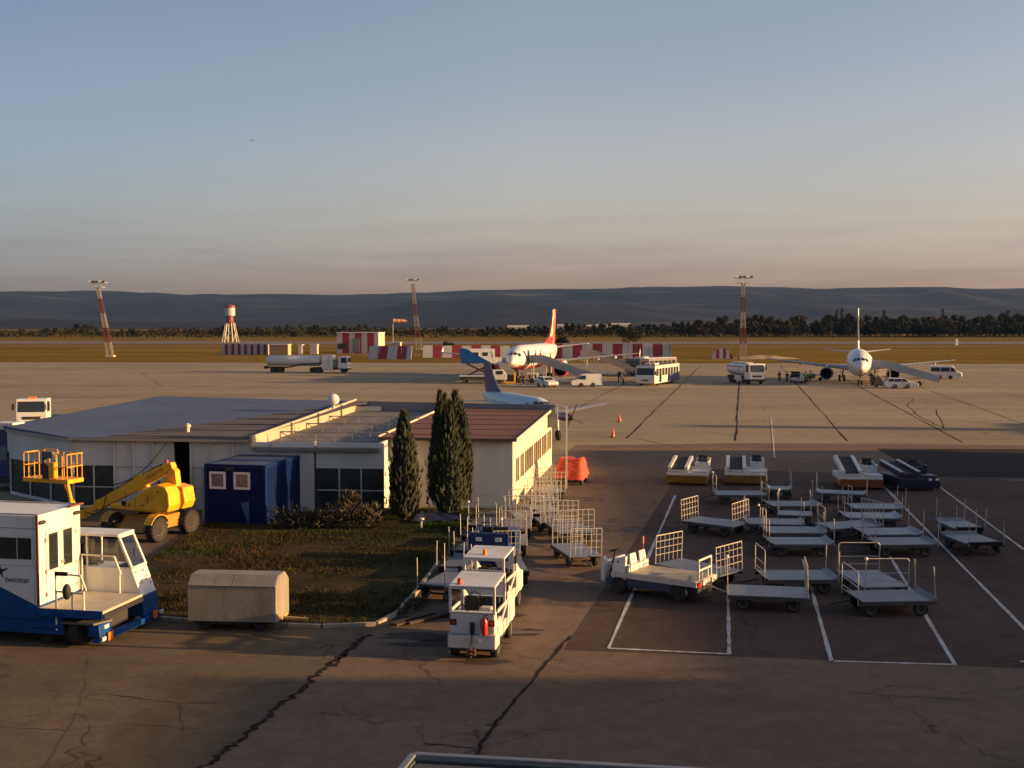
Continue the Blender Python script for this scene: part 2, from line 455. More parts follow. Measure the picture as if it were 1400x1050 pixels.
# asphalt service road in front of the sheds and under the carts
crack1 = [(272, 1052), (305, 1030), (330, 1012), (362, 986), (372, 972), (396, 957), (418, 940), (433, 922), (452, 907), (470, 896), (492, 876), (505, 868)]
near = [G(150, 1130)] + [G(u, v) for u, v in crack1] + [G(560, 840), G(640, 735), G(690, 700), G(735, 655), G(772, 622)]
near += [G(786, 609), G(1010, 606), G(1240, 607), G(1400, 609), Vector((140, 83, 0)), Vector((140, 2, 0)), Vector((-2, 2, 0))]
sheet('service_road', near, .008, M_ASPH)
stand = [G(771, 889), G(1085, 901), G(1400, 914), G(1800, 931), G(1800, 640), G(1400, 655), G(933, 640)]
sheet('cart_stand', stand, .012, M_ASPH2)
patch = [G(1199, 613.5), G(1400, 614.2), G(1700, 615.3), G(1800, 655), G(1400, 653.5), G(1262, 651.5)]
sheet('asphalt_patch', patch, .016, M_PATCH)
M_YARD = ground_mat('stained_yard_concrete', (.105, .080, .052), (.158, .121, .078), .22, (.13, .10, .065), spots=(.5, .5, (.09, .07, .05)), fine=14., bump=.15, worn=.22)
yard = [G(150, 1130)] + [G(u, v) for u, v in crack1] + [G(560, 840), G(640, 735), G(690, 700), G(525, 697), G(95, 690), G(-300, 690), Vector((-60, 2, 0))]
sheet('yard', yard, .008, M_YARD)

def strip(mb, pts, w, z, jit=0.):
    P = [Vector((p.x, p.y, 0)) for p in pts]
    L, Rr = [], []
    for i, p in enumerate(P):
        d = (P[min(i + 1, len(P) - 1)] - P[max(i - 1, 0)]).normalized(); n = Vector((-d.y, d.x, 0))
        ww = w * (1 + random.uniform(-jit, jit)) / 2
        L.append((p.x + n.x * ww, p.y + n.y * ww, z)); Rr.append((p.x - n.x * ww, p.y - n.y * ww, z))
    mb.loft([[L[i], Rr[i]] for i in range(len(P))], caps=False, closed=False)
def jag(pts, amp, n=6):
    out = []
    for i in range(len(pts) - 1):
        a, b = pts[i], pts[i + 1]; d = (b - a); nn = Vector((-d.y, d.x, 0)).normalized()
        for k in range(n):
            t = k / n; out.append(a + d * t + nn * random.uniform(-amp, amp) * (0 if k == 0 else 1))
    return out + [pts[-1]]
def dense(a, b, n=10, amp=0.):
    return [a.lerp(b, i / n) + Vector((random.uniform(-amp, amp), 0, 0)) for i in range(n + 1)]

mk = MB()
for pa, pb in [((832, 887), (923, 678)), ((832, 887), (998, 895)), ((997, 895), (995, 800)), ((1137, 905), (1098, 765)), ((1137, 904.5), (1306, 909.5)), ((1306, 910), (1180, 700)),
               ((1420, 880), (1205, 662)), ((1400, 752), (1270, 655)), ((1054, 570), (1059, 626)), ((1370, 656.5), (1500, 658)), ((1395, 905), (1500, 912))]:
    strip(mk, dense(G(*pa), G(*pb), 24), .105, .020, .35)
tag(mk.build('white_bay_lines', M_LINE), kind='structure')

tr = MB()
strip(tr, jag([G(*p) for p in crack1], .10, 9), .12, .0165, .6)
strip(tr, jag([G(*p) for p in [(452, 907), (459, 912), (462, 905), (474, 893)]], .05), .06, .0165, .6)
strip(tr, jag([G(*p) for p in [(648, 1036), (668, 1003), (690, 975), (720, 940), (745, 910), (766, 886), (780, 870)]], .04), .085, .0165, .5)
strip(tr, jag([G(*p) for p in [(580, 1017), (650, 1024)]], .02), .04, .0165, .5)
strip(tr, jag([G(*p) for p in [(664, 992), (684, 990)]], .02), .06, .0165, .5)
strip(tr, jag([G(*p) for p in [(124, 949), (180, 953), (240, 962), (300, 962)]], .05), .018, .0165, .6)
strip(tr, jag([G(*p) for p in [(1165, 948), (1240, 953), (1340, 959)]], .05), .018, .0165, .6)
strip(tr, jag([G(*p) for p in [(247, 963), (246, 985), (252, 1000)]], .05), .014, .0165, .6)
strip(tr, jag([G(*p) for p in [(300, 1000), (180, 990), (90, 1000), (0, 995)]], .1), .012, .0165, .6)
strip(tr, jag([G(*p) for p in [(120, 900), (110, 960), (60, 1050)]], .1), .012, .0165, .6)
for k in range(-26, 24):                           # joints of the apron slabs along its grid
    base = G(1006, 600) + BX * (8.45 * k)
    s0 = (0 if k > 0 else (-1.5 if k > -5 else 6)) ; s1 = 160
    if k <= -6: s0 = 12
    wj = .16 if k in (-1, 0, 1, 2, 3) else (.13 if random.random() < .5 else .06)
    if random.random() < .15 and k not in (-1, 0, 1, 2, 3): continue
    cut = s0 + (s1 - s0) * (1 if k not in (3, 4) else .9)
    strip(tr, dense(base + AX * s0, base + AX * cut, 40, .06), wj * .95, .0085, .5)
for k in range(22):
    q = G(1006, 600) + AX * (3.5 + 8.2 * k)
    if random.random() < .3: continue
    x0 = random.uniform(-160, -20); x1 = random.uniform(0, 170)
    strip(tr, dense(q + BX * x0, q + BX * x1, 40, .0), random.choice((.05, .07, .09)), .0125, .5)
for p in [[(1250, 545), (1240, 555), (1258, 570), (1290, 585), (1280, 560)], [(1330, 545), (1290, 552), (1252, 560)], [(190, 508), (223, 529)], [(1050, 556), (1043, 562), (1120, 560)], [(870, 600), (930, 612)]]:
    strip(tr, jag([G(*q) for q in p], .15), .10, .0085, .5)
tag(tr.build('tar_seams', M_TAR), kind='structure')

# oil-dark wheel tracks and stains on the service road
st = MB()
M_STAIN = ground_mat('oil_stain', (.055, .042, .037), (.085, .067, .058), 1.0, fine=25.)
for (u, v, a, b) in [(575, 870, 1.0, .35), (560, 845, .8, .2), (700, 842, .5, .18), (660, 905, .7, .2), (720, 868, .5, .1), (612, 880, 1.2, .3), (728, 862, .35, .1), (850, 836, .7, .15)]:
    c = G(u, v); st.poly([(c.x + a * (1 + .9 * mnoise.noise(Vector((u * .37, i * .8, 0)))) * math.cos(i * .449), c.y + b * 1.3 * (1 + .9 * mnoise.noise(Vector((v * .41, i * .9, 3)))) * math.sin(i * .449), .0122) for i in range(14)])  # 
tag(st.build('oil_stains', M_STAIN), kind='structure')

# lawn with its kerb
lawn_px = [(204, 846), (300, 853), (440, 858), (515, 855), (540, 842), (566, 815), (600, 770), (640, 715), (660, 697), (522, 697), (285, 716), (262, 729), (196, 775), (196, 825)]
LAWN = [G(*p) for p in lawn_px]
lw = MB()
n = len(LAWN)
lw.add([(p.x, p.y, .09) for p in LAWN] + [(p.x, p.y, 0.0) for p in LAWN], [tuple(range(n))] + [(i, (i + 1) % n, n + (i + 1) % n, n + i) for i in range(n)])
tag(lw.build('lawn', M_LAWN), kind='structure')
def inside(p, poly):
    c = False
    for i in range(len(poly)):
        a, b = poly[i], poly[i - 1]
        if (a.y > p.y) != (b.y > p.y) and p.x < (b.x - a.x) * (p.y - a.y) / (b.y - a.y) + a.x: c = not c
    return c
M_GRASS = mat('dry_lawn_blades', (.060, .042, .014), .85, var=.45, scale=.6, dirt=(.035, .028, .010), dirt_amt=.9, spec=0.)
M_GREEN = mat('green_lawn_blades', (.028, .050, .008), .85, var=.45, scale=.6, spec=0.)
gr = MB()
x0, x1 = min(p.x for p in LAWN), max(p.x for p in LAWN); y0, y1 = min(p.y for p in LAWN), max(p.y for p in LAWN)
cnt = 0
while cnt < 24000:
    p = Vector((random.uniform(x0, x1), random.uniform(y0, y1), 0))
    if not inside(p, LAWN): continue
    cnt += 1
    d = mnoise.noise(Vector((p.x * .35, p.y * .35, 0))) + .5 * mnoise.noise(Vector((p.x * 1.3, p.y * 1.3, 7)))
    if d < -.12 and random.random() < .85: continue
    gn = mnoise.noise(Vector((p.x * .22, p.y * .4, 5))) + (.55 if p.y > 47.5 and p.x > -12 else 0) + (.3 if p.x > -7 else 0)
    gr.use(1 if gn + random.gauss(0, .15) > .32 else 0)
    h = random.uniform(.03, .10) * (1 + 1.6 * max(0, d)) * (1.5 if random.random() < .04 else 1); t = random.uniform(0, 6.28); w = .02
    dx, dy = math.cos(t) * w, math.sin(t) * w; lx, ly = random.gauss(0, .6) * h, random.gauss(0, .6) * h
    gr.add([(p.x - dx, p.y - dy, .085), (p.x + dx, p.y + dy, .085), (p.x + lx, p.y + ly, .09 + h)], [(0, 1, 2)])
tag(gr.build('grass', [M_GRASS, M_GREEN]), 'short dry olive grass on the lawn before the sheds', 'grass', kind='stuff')
kb = MB()
for i in range(6):
    a, b = LAWN[i], LAWN[i + 1]; L = (b - a).length; m_ = max(1, int(L / 1.0)); d = (b - a) / m_
    for k in range(m_):
        kb.beam(a + d * (k + .02) + Vector((0, -.07, .06)), a + d * (k + .98) + Vector((0, -.07, .06)), .13, .12 + random.uniform(0, .02))
tag(kb.build('kerb', M_KERB, bevel=.015), kind='structure')

# hills: a long forested plateau with nearer ridges
M_HILL = ground_mat('hill_forest', (.007, .008, .014), (.023, .022, .028), .006, (.014, .014, .021), fine=.03, spots=(.0042, .9, (.085, .078, .066)), streak=.3, bump=0.)
def hill(name, prof, Y, depth, amp, seed, foot=9.0, nx=170, ny=18):
    us = [p[0] for p in prof]
    def sil(u):
        for i in range(len(prof) - 1):
            if prof[i][0] <= u <= prof[i + 1][0]:
                t = (u - prof[i][0]) / (prof[i + 1][0] - prof[i][0]); t = t * t * (3 - 2 * t)
                return prof[i][1] * (1 - t) + prof[i + 1][1] * t
        return prof[0][1] if u < us[0] else prof[-1][1]
    mb = MB(); vs = []
    for j in range(ny + 1):
        t = j / ny; yy = Y - depth + depth * 1.6 * t
        for i in range(nx + 1):
            u = us[0] + (us[-1] - us[0]) * i / nx
            H = CAM_H + (HORIZON - sil(u)) * Y / F_PX
            x = (u - 700) / F_PX * Y
            s = t / .62
            f = (3 * s * s - 2 * s ** 3) if s < 1 else 1 - .25 * (s - 1)
            nz = mnoise.fractal(Vector((x * .0016, yy * .0016, seed)), 1.0, 2.1, 5)
            gully = mnoise.fractal(Vector((x * .0045, yy * .0012, seed + 5)), 1.0, 2.0, 3)
            vs.append((x, yy + nz * depth * .10, max(-2, (H - foot) * max(0, f) * (1 + (.16 * nz + .18 * gully) * (1 - abs(2 * min(s, 1) - 1)) ) + (nz * amp if s > .1 else 0) + (foot * f if s > 0 else -2) )))
    w = nx + 1
    mb.add(vs, [(j * w + i, j * w + i + 1, (j + 1) * w + i + 1, (j + 1) * w + i) for j in range(ny) for i in range(nx)])
    return tag(mb.build(name, M_HILL, smooth=True), kind='structure')
hill('hills', [(-500, 402), (-200, 400), (0, 399.5), (90, 399), (150, 398.3), (210, 401.5), (270, 404), (390, 402.5), (480, 404), (575, 401), (650, 398.5), (760, 396.5), (850, 394.5), (930, 393), (1000, 391.8), (1040, 393), (1105, 396), (1160, 394), (1240, 393.5), (1330, 395.5), (1400, 394.5), (1600, 396), (1900, 400)], 6200, 2600, 5, 3.3)
hill('near_hills', [(-500, 432), (-100, 428), (0, 424), (60, 425), (160, 434), (330, 436), (450, 428), (520, 420), (600, 411), (660, 407), (740, 409), (830, 413), (900, 420), (990, 424), (1080, 415), (1150, 417), (1250, 421), (1330, 417), (1400, 420), (1600, 425), (1900, 432)], 4600, 1500, 4, 8.1, ny=14)
hill('foothills', [(-500, 441), (0, 437), (60, 436), (150, 439), (300, 440), (500, 440), (700, 440), (900, 439), (1000, 438), (1200, 437), (1500, 438), (1900, 441)], 2600, 700, 2, 1.7, ny=10)
# ---------------------------------------------------------------- buildings
M_PANEL = mat('grey_white_wall_panel', (.60, .60, .55), .7, var=.1, scale=.8, dirt=(.32, .31, .27), dirt_amt=.6, stretch=(1, 1, .3))
M_WALLW = mat('dirty_white_render', (.80, .73, .60), .85, var=.08, scale=.7, dirt=(.42, .36, .28), dirt_amt=.6, bump=.1, stretch=(1, 1, .3))
M_SUNW = mat('sun_tinted_wall', (.72, .66, .46), .8, var=.08, scale=.9, dirt=(.42, .34, .2), dirt_amt=.6, stretch=(1, 1, .35))  # the low sun's warmth on the annex side is put into this colour
M_SHGLASS = mat('dusty_workshop_glass', (.035, .045, .045), .22, var=.35, scale=1.2)
M_POST = mat('pale_steel_post', (.55, .53, .47), .6, var=.12, dirt=(.3, .2, .12), dirt_amt=.4)
M_ROOFB = mat('slate_blue_roof_felt', (.058, .094, .165), .8, var=.18, scale=.35, dirt=(.05, .065, .10), dirt_amt=.6)
M_ROOFD = mat('weathered_brown_roof_felt', (.085, .072, .07), .85, var=.3, scale=.5, stretch=(.5, 2.2, 1), dirt=(.12, .11, .11), dirt_amt=.6)
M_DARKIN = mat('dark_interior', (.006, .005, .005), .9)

def quadwall(mb, a, b, z0, z1, t=.12):
    """Vertical wall slab from a to b (plan points); the outer face runs through a-b."""
    d = (b - a); nrm = Vector((-d.y, d.x, 0)).normalized() * t
    A, B, C, D = a, b, b + nrm, a + nrm
    mb.hexa([(p.x, p.y, z0) for p in (A, B, C, D)], [(p.x, p.y, z1) for p in (A, B, C, D)])

# --- long workshop shed
E_L = G(12, 584, 3.55); E_C = G(97, 597, 3.5); E_R = G(526, 600, 3.4)
for p in (E_L, E_C, E_R): p.z = 0
_l = (E_R - E_C).length; _a = R(5.5); E_R = E_C + Vector((math.cos(_a), -math.sin(_a), 0)) * _l
fd = (E_R - E_C).normalized(); bd = Vector((-fd.y, fd.x, 0))           # along the front / into the shed
hb = thing('workshop_shed', 'long low grey workshop shed with blue grey felt roof and open dark doorway', 'shed', (0, 0, 0))
w_ = MB()
def alongf(u): # plan point on the front wall under pixel column u
    q = G(u, 600, 3.45); t = (q - E_C).dot(fd)
    # exact: intersect ray column with wall line
    dx = (u - 700) / F_PX; n_ = Vector((fd.y, -fd.x, 0)); c_ = math.cos(PITCH)
    ray = Vector((dx, c_, 0)); s = E_C.dot(n_) / ray.dot(n_); r_ = ray * s
    return r_
segs = [(97, 155, 'glass'), (155, 182, 'p'), (182, 209, 'p'), (209, 236, 'p'), (236, 259, 'door'), (259, 290, 'p'), (290, 317, 'p'), (317, 372, 'p'), (372, 428, 'p'), (431, 463, 'glass'), (463, 493, 'glass'), (493, 524, 'glass')]
zt = 3.32
gl = []
for i, (u0, u1, k) in enumerate(segs):
    a, b = alongf(u0), alongf(u1)
    off = bd * (.03 * (i % 2))
    if k == 'p': quadwall(w_, a + off, b + off, 0, zt)
    elif k == 'glass':
        quadwall(w_, a + off, b + off, 2.1, zt); quadwall(w_, a + off, b + off, 0, .12)
        g_ = MB(); quadwall(g_, a + bd * .05, b + bd * .05, .12, 2.1, .03)
        gl.append(g_)
chA, chB = E_L, E_C
quadwall(w_, chA, chB, 1.9, 3.45); quadwall(w_, chA, chB, 0, .15)
g_ = MB(); d_ = (chB - chA).normalized(); nn = Vector((-d_.y, d_.x, 0)) * .05; quadwall(g_, chA + nn, chB + nn, .15, 1.9, .03); gl.append(g_)
BK = 19.0
Lb = E_L + bd * 14.5 + fd * .6; Rb = E_R + bd * BK; Cb = Lb + bd * 4
quadwall(w_, Lb, E_L, 0, 3.5, .14); quadwall(w_, Rb, Lb, 0, 3.7, .14)
quadwall(w_, E_R + bd * .14, Rb - bd * .14, 0, 3.3, .14)
w_.build('wall', M_PANEL, hb)
for g_ in gl:
    o = g_.build('window', M_SHGLASS, hb)
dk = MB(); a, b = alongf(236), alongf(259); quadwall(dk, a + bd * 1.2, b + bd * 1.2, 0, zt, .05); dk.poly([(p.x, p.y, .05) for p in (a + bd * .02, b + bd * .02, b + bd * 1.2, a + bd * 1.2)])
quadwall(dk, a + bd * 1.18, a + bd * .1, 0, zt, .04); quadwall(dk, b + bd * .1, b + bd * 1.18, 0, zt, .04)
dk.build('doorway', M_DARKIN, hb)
for u in (98.5, 155, 182, 209, 235, 260, 290, 317, 372):
    p = alongf(u) - bd * .06
    MB().beam(p, p + Vector((0, 0, zt)), .09, .09).build('post', M_POST, hb)
# glazing bars of the two glazed fronts
for u in (126, 463, 493):
    p = alongf(u) - bd * .01; MB().beam(p + Vector((0, 0, .12)), p + Vector((0, 0, 2.1)), .06, .06).build('window_bar', M_POST, hb)
for u0, u1 in ((97, 155), (431, 524)):
    MB().beam(alongf(u0) + bd * .02 + Vector((0, 0, 1.05)), alongf(u1) + bd * .02 + Vector((0, 0, 1.05)), .04, .05).build('window_bar', M_POST, hb)
for t in (.0, .33, .66):
    p = E_L.lerp(E_C, t + .02) - Vector((0, .03, 0)); MB().beam(p + Vector((0, 0, .15)), p + Vector((0, 0, 1.9)), .07, .07).build('window_bar', M_POST, hb)
rl = MB()
for z_ in (2.05, 1.05):
    for u0, u1 in ((156, 235), (260, 371)):
        rl.beam(alongf(u0) - bd * .012 + Vector((0, 0, z_)), alongf(u1) - bd * .012 + Vector((0, 0, z_)), .025, .03)
rl.build('rail', mat('grey_wall_rail', (.28, .28, .27), .7), hb)
def roofslab(name, corners, m, th=.16):
    b4 = [(p.x, p.y, p.z - th) for p in corners]; t4 = [(p.x, p.y, p.z) for p in corners]
    return MB().hexa(b4, t4).build(name, m, hb)
def at(p, z): return Vector((p.x, p.y, z))
S1 = alongf(341); S2 = alongf(376)
# left hall roof: pale blue felt half and brown felt half
Ls = E_L - fd * .25 - bd * .25
lf = MB()
pts = [at(E_L - fd * .3, 3.62), at(E_C - bd * .3, 3.50), at(E_C + fd * 1.5 - bd * .3, 3.50), at(E_C + fd * 10.5 + bd * 18.9, 4.0), at(Lb - fd * .3 + bd * 4.4, 4.0)]
lf.add([(p.x, p.y, p.z) for p in pts] + [(p.x, p.y, p.z - .16) for p in pts], [tuple(range(5)), tuple(range(5, 10))[::-1]] + [(i, 5 + i, 5 + (i + 1) % 5, (i + 1) % 5) for i in range(5)])
lf.build('roof', M_ROOFB, hb)
rr = MB()
pts = [at(E_C + fd * 1.5 - bd * .3, 3.502), at(S1 - bd * .3, 3.52), at(S1 + bd * 19 + fd * .6, 4.08), at(E_C + fd * 10.5 + bd * 18.9, 4.002)]
rr.hexa([(p.x, p.y, p.z - .16) for p in pts], [(p.x, p.y, p.z) for p in pts])
for k in range(7):                                                    # lapped felt edges
    a = pts[0].lerp(pts[3], .04 + .135 * k); b = pts[1].lerp(pts[2], .02 + .14 * k)
    rr.beam(a + Vector((0, 0, .01)), b + Vector((0, 0, .01)), .14, .035)
rr.build('roof', M_ROOFD, hb)
ft = MB()
for a, b in ((E_L, E_C), (E_C, S1)):
    ft.beam(at(a, 3.42) - bd * .34, at(b, 3.40) - bd * .34, .04, .12)
ft.build('gutter', mat('dull_zinc_gutter', (.30, .29, .27), .5, .3), hb)
# sunlit cream side of the higher roof, stepping down to the lower right roof
cf = MB()
a0, a1 = S1 + fd * .02 - bd * .1, S1 + bd * 19 + fd * .62
cf.hexa([(p.x, p.y, z) for p, z in ((a0, 2.98), (a0 + fd * .12, 2.98), (a1 + fd * .12, 3.18), (a1, 3.18))], [(p.x, p.y, z) for p, z in ((a0, 3.62), (a0 + fd * .12, 3.62), (a1 + fd * .12, 4.18), (a1, 4.18))])
cf.build('fascia', mat('cream_metal_fascia', (.44, .37, .27), .6, var=.12, scale=1.5, dirt=(.3, .2, .12), dirt_amt=.5), hb)
for t in (.3, .55, .8):
    p = a0.lerp(a1, t) + fd * .125; MB().beam(at(p, 3.0 + .2 * t), at(p, 3.62 + .55 * t), .01, .22).build('fascia_seam', mat('fascia_gap', (.2, .17, .13), .7), hb)
pts = [at(S1 - bd * .3 + fd * .2, 3.08), at(E_R - bd * .3, 3.1), at(Rb, 3.45), at(S1 + bd * 19 + fd * .8, 3.4)]
lr = MB().hexa([(p.x, p.y, p.z - .16) for p in pts], [(p.x, p.y, p.z) for p in pts])
for k in range(5):
    a = pts[0].lerp(pts[3], .05 + .18 * k); b = pts[1].lerp(pts[2], .03 + .19 * k)
    lr.beam(a + Vector((0, 0, .01)), b + Vector((0, 0, .01)), .12, .03)
lr.build('roof', mat('grey_brown_roof_sheet', (.17, .155, .14), .75, var=.2, scale=.4, stretch=(.6, 2.5, 1), dirt=(.10, .085, .075), dirt_amt=.6), hb)
# parapet band closing the back of the sheds
bk0 = S1 + bd * 19.2; bk1 = G(762, 553, 4.05); bk1.z = 0
pb = MB(); quadwall(pb, at(bk0, 0), at(bk1, 0), 2.6, 4.02, .2); pb.build('parapet', mat('grey_blue_parapet', (.17, .18, .20), .75, var=.15, scale=.6, dirt=(.12, .1, .1)), hb)
# steel trusses standing over the lower roof
for k, t in enumerate((.12, .34, .56)):
    base = [pts[0].lerp(pts[3], t), pts[1].lerp(pts[2], t)]
    A_, B_ = at(base[0] + fd * .6, 3.62 + .2 * t), at(base[1], 3.62 + .2 * t)
    tm = MB(); tm.beam(A_, B_, .06, .06)
    m_ = 6
    for i in range(m_ + 1):
        p = A_.lerp(B_, i / m_); lo = at(p, 3.1 + .3 * t)
        tm.beam(lo, p, .05, .05)
        if i < m_:
            q = A_.lerp(B_, (i + 1) / m_)
            tm.beam(lo if i % 2 else p, q if i % 2 else at(q, 3.1 + .3 * t), .04, .04)
    tm.build('roof_truss', mat('dull_truss_steel', (.27, .26, .24), .6, var=.2), hb)
ps = G(431, 697)
MB().beam(ps, ps + Vector((0, 0, 3.35)), .13, .13).build('post', M_POST, hb)
# floodlight on the glazed front
fl_ = G(498, 632, 2.25)
f_ = MB(); f_.box(fl_.x - .3, fl_.x + .18, fl_.y - .3, fl_.y - .05, fl_.z - .10, fl_.z + .10)
f_.beam(fl_ + Vector((.18, -.1, .05)), fl_ + Vector((.45, -.1, .12)), .1, .06)
f_.build('wall_lamp', mat('yellowed_lamp_housing', (.5, .42, .08), .5), hb, bevel=.02)
vt = MB(); q = at(alongf(232) + bd * 2.2, 3.57); vt.tube(q, q + Vector((0, 0, .28)), .1); vt.lathe([(.02, .5), (.16, .4), (.16, .3)], (q.x, q.y, q.z - .05), 2, 12)
vt.build('roof_vent', mat('pale_vent_metal', (.6, .5, .35), .5), hb, smooth=True)
# drooping cable from the roof corner
cb = MB(); c0, c1 = at(alongf(232) - bd * .35, 3.35), at(alongf(150) - bd * .3, 1.15)
cpts = [c0.lerp(c1, t) - Vector((0, 0, .5 * math.sin(math.pi * t))) for t in [i / 12 for i in range(13)]]
cb.path(cpts, .025, 5); cb.build('cable', M_BLACK, hb)

# white radome on the roof
rp = G(456, 556, 4.12)
rd = thing('radome', 'small white ball antenna dome on the back edge of the shed roof', 'antenna', rp)
MB().ball((0, 0, .42), .35, 12).build('dome', M_WHITE, rd, smooth=True)
MB().tube((0, 0, -.12), (0, 0, .12), .09).build('mount', M_POST, rd)

# --- white annex with the brown roof
A_FR = G(701, 695); A_FL = G(522.5, 693.5)
_l = (A_FR - A_FL).length * .99; A_FL = A_FR - Vector((math.cos(R(8.2)), -math.sin(R(8.2)), 0)) * _l
ad = (A_FR - A_FL).normalized(); ab = Vector((-ad.y, ad.x, 0))
Wd = (A_FR - A_FL).length; Ld = 17.6
an = thing('annex_building', 'white single storey annex with rusty brown corrugated roof and sunlit window side', 'building', A_FL, heading(ad))
wa = MB()
wa.box(0, Wd, 0, .18, 0, 3.32); wa.box(0, .18, .18, Ld - .18, 0, 3.32); wa.box(0, Wd, Ld - .18, Ld, 0, 3.5)
wa.build('wall', M_WALLW, an)
sw = MB()                                                            # right side wall with its window band
Wz0, Wz1 = 1.05, 2.35
sw.box(Wd - .16, Wd + .02, .18, Ld - .18, 2.35, 3.32); sw.box(Wd - .16, Wd + .02, .18, Ld - .18, 0, 1.05)
bays = [(.18, 1.1), (4.1, 4.3), (6.6, 6.85), (10.6, 10.8), (14.6, Ld - .18)]
for y0_, y1_ in [(.18, 1.0), (2.2, 2.6), (4.1, 4.35), (8.0, 8.25), (11.8, 12.0), (14.6, 14.85), (17.2, Ld - .18)]:
    sw.box(Wd - .16, Wd + .018, y0_, y1_, 1.05, 2.35)
sw.build('side_wall', M_SUNW, an)
for y0_, y1_, n_ in [(1.0, 2.2, 2), (2.6, 4.1, 2), (4.35, 8.0, 4), (8.25, 11.8, 4), (12.0, 14.6, 3), (14.85, 17.2, 3)]:
    wf = MB()
    wf.box(Wd - .1, Wd + .0, y0_, y1_, 1.05, 1.12); wf.box(Wd - .1, Wd + .0, y0_, y1_, 2.28, 2.35)
    for i in range(n_ + 1):
        y = y0_ + (y1_ - y0_) * i / n_; wf.box(Wd - .1, Wd + .005, max(y0_, y - .05), min(y1_, y + .05), 1.12, 2.28)
    fr_ = wf.build('window', mat('cream_window_frame', (.6, .52, .38), .6, var=.15), an)
    MB().box(Wd - .09, Wd - .06, y0_, y1_, 1.08, 2.3).build('pane', mat('amber_window_pane', (.13, .10, .06), .25, var=.5, scale=1.2), fr_)
M_CORR = mat('rusty_corrugated_roof', (.125, .050, .036), .8, var=.4, scale=.9, stretch=(.35, 2.5, 1), dirt=(.16, .085, .07), dirt_amt=.7)
ro = MB(); nr = 64; vs = []
for j in range(2):
    for i in range(nr + 1):
        vs.append((-.25 + (Wd + .45) * i / nr, -.3 if j == 0 else Ld + .2, (3.40 if j == 0 else 3.72) + .03 * (i % 2)))
ro.add(vs, [(i, i + 1, nr + 2 + i, nr + 1 + i) for i in range(nr)])
for k in range(6):
    y = 1.2 + 2.5 * k; z = 3.40 + .32 * (y + .3) / (Ld + .5); ro.beam((-.25, y, z + .035), (Wd + .2, y, z + .035), .1, .02)
ro.build('roof', M_CORR, an)
ed = MB(); ed.box(-.27, Wd + .22, -.36, -.3, 3.30, 3.44); ed.build('eave_board', mat('brown_eave_board', (.13, .075, .06), .7), an)
vg = MB()
vg.hexa([(-.36, -.3, 3.34), (-.25, -.3, 3.34), (-.25, Ld + .2, 3.66), (-.36, Ld + .2, 3.66)], [(-.36, -.3, 3.50), (-.25, -.3, 3.50), (-.25, Ld + .2, 3.82), (-.36, Ld + .2, 3.82)])
vg.hexa([(Wd + .2, -.3, 3.30), (Wd + .26, -.3, 3.30), (Wd + .26, Ld + .2, 3.62), (Wd + .2, Ld + .2, 3.62)], [(Wd + .2, -.3, 3.46), (Wd + .26, -.3, 3.46), (Wd + .26, Ld + .2, 3.78), (Wd + .2, Ld + .2, 3.78)])
vg.build('verge_board', mat('pale_verge_board', (.55, .48, .38), .7, var=.15), an)

# canopy post with its bracket at the annex's back corner
cpst = thing('canopy_post', 'slim cream steel post with bracket beside the annex back corner', 'post', G(774.5, 668))
MB().beam((0, 0, 0), (0, 0, 4.5), .09, .09).build('column', M_POST, cpst)
b_ = MB(); b_.beam((0, 0, 4.46), (-.62, .3, 4.58), .08, .1); b_.beam((0, 0, 4.36), (-.55, .25, 4.1), .06, .06); b_.beam((-.62, .3, 4.62), (-.55, .25, 4.05), .06, .06)
b_.build('bracket', M_POST, cpst)

# --- blue cabin container
c_fl, c_fr = G(283, 716), G(362.5, 719)
cw = (c_fr - c_fl).length
ct = thing('site_cabin', 'navy blue container cabin with two white framed windows before the shed', 'cabin', c_fl, heading(c_fr - c_fl))
M_CAB = mat('navy_container_paint', (.001, .011, .070), .6, var=.15, dirt=(.004, .02, .07), dirt_amt=.4, spec=.15)
CH, CLn = 2.72, 6.0
cm = MB()
cm.box(0, cw, .02, .07, .1, CH - .08)
for s in (0, 1):
    for i in range(20):                                             # ribbed long sides
        y = .1 + i * (CLn - .2) / 20; x = cw * s
        cm.box(x - .03 + (-.012 if s == 0 else .012), x + .03 + (-.012 if s == 0 else .012), y, y + .17, .1, CH - .1)
    cm.box(cw * s - .03, cw * s + .03, .07, CLn - .07, .1, CH - .1)
cm.box(0, cw, CLn - .06, CLn, .1, CH - .08)
cm.build('wall', M_CAB, ct)
fm = MB()
for x in (0, cw):
    for y in (0, CLn): fm.box(x - .07, x + .07, y - .07, y + .07, 0, CH)
for y in (0, CLn):
    fm.box(.07, cw - .07, y - .055, y + .055, CH - .16, CH); fm.box(.07, cw - .07, y - .055, y + .055, 0, .14)
for x in (0, cw):
    fm.box(x - .055, x + .055, .07, CLn - .07, CH - .16, CH); fm.box(x - .055, x + .055, .07, CLn - .07, 0, .14)
fm.build('corner_frame', mat('blue_container_frame', (.002, .015, .08), .55, var=.15, spec=.2), ct, bevel=.012)
rf_ = MB(); nr = 30
rf_.add([(.06 + (cw - .12) * 0, y_, CH - .02 + .02 * (i % 2)) for i in range(nr + 1) for y_ in [.06 + (CLn - .12) * i / nr]] + [(cw - .06, .06 + (CLn - .12) * i / nr, CH - .02 + .02 * (i % 2)) for i in range(nr + 1)], [(i, i + 1, nr + 2 + i, nr + 1 + i) for i in range(nr)])
rf_.build('roof', mat('dull_blue_roof_sheet', (.07, .085, .13), .55, var=.25, scale=1.2, dirt=(.1, .09, .09)), ct)
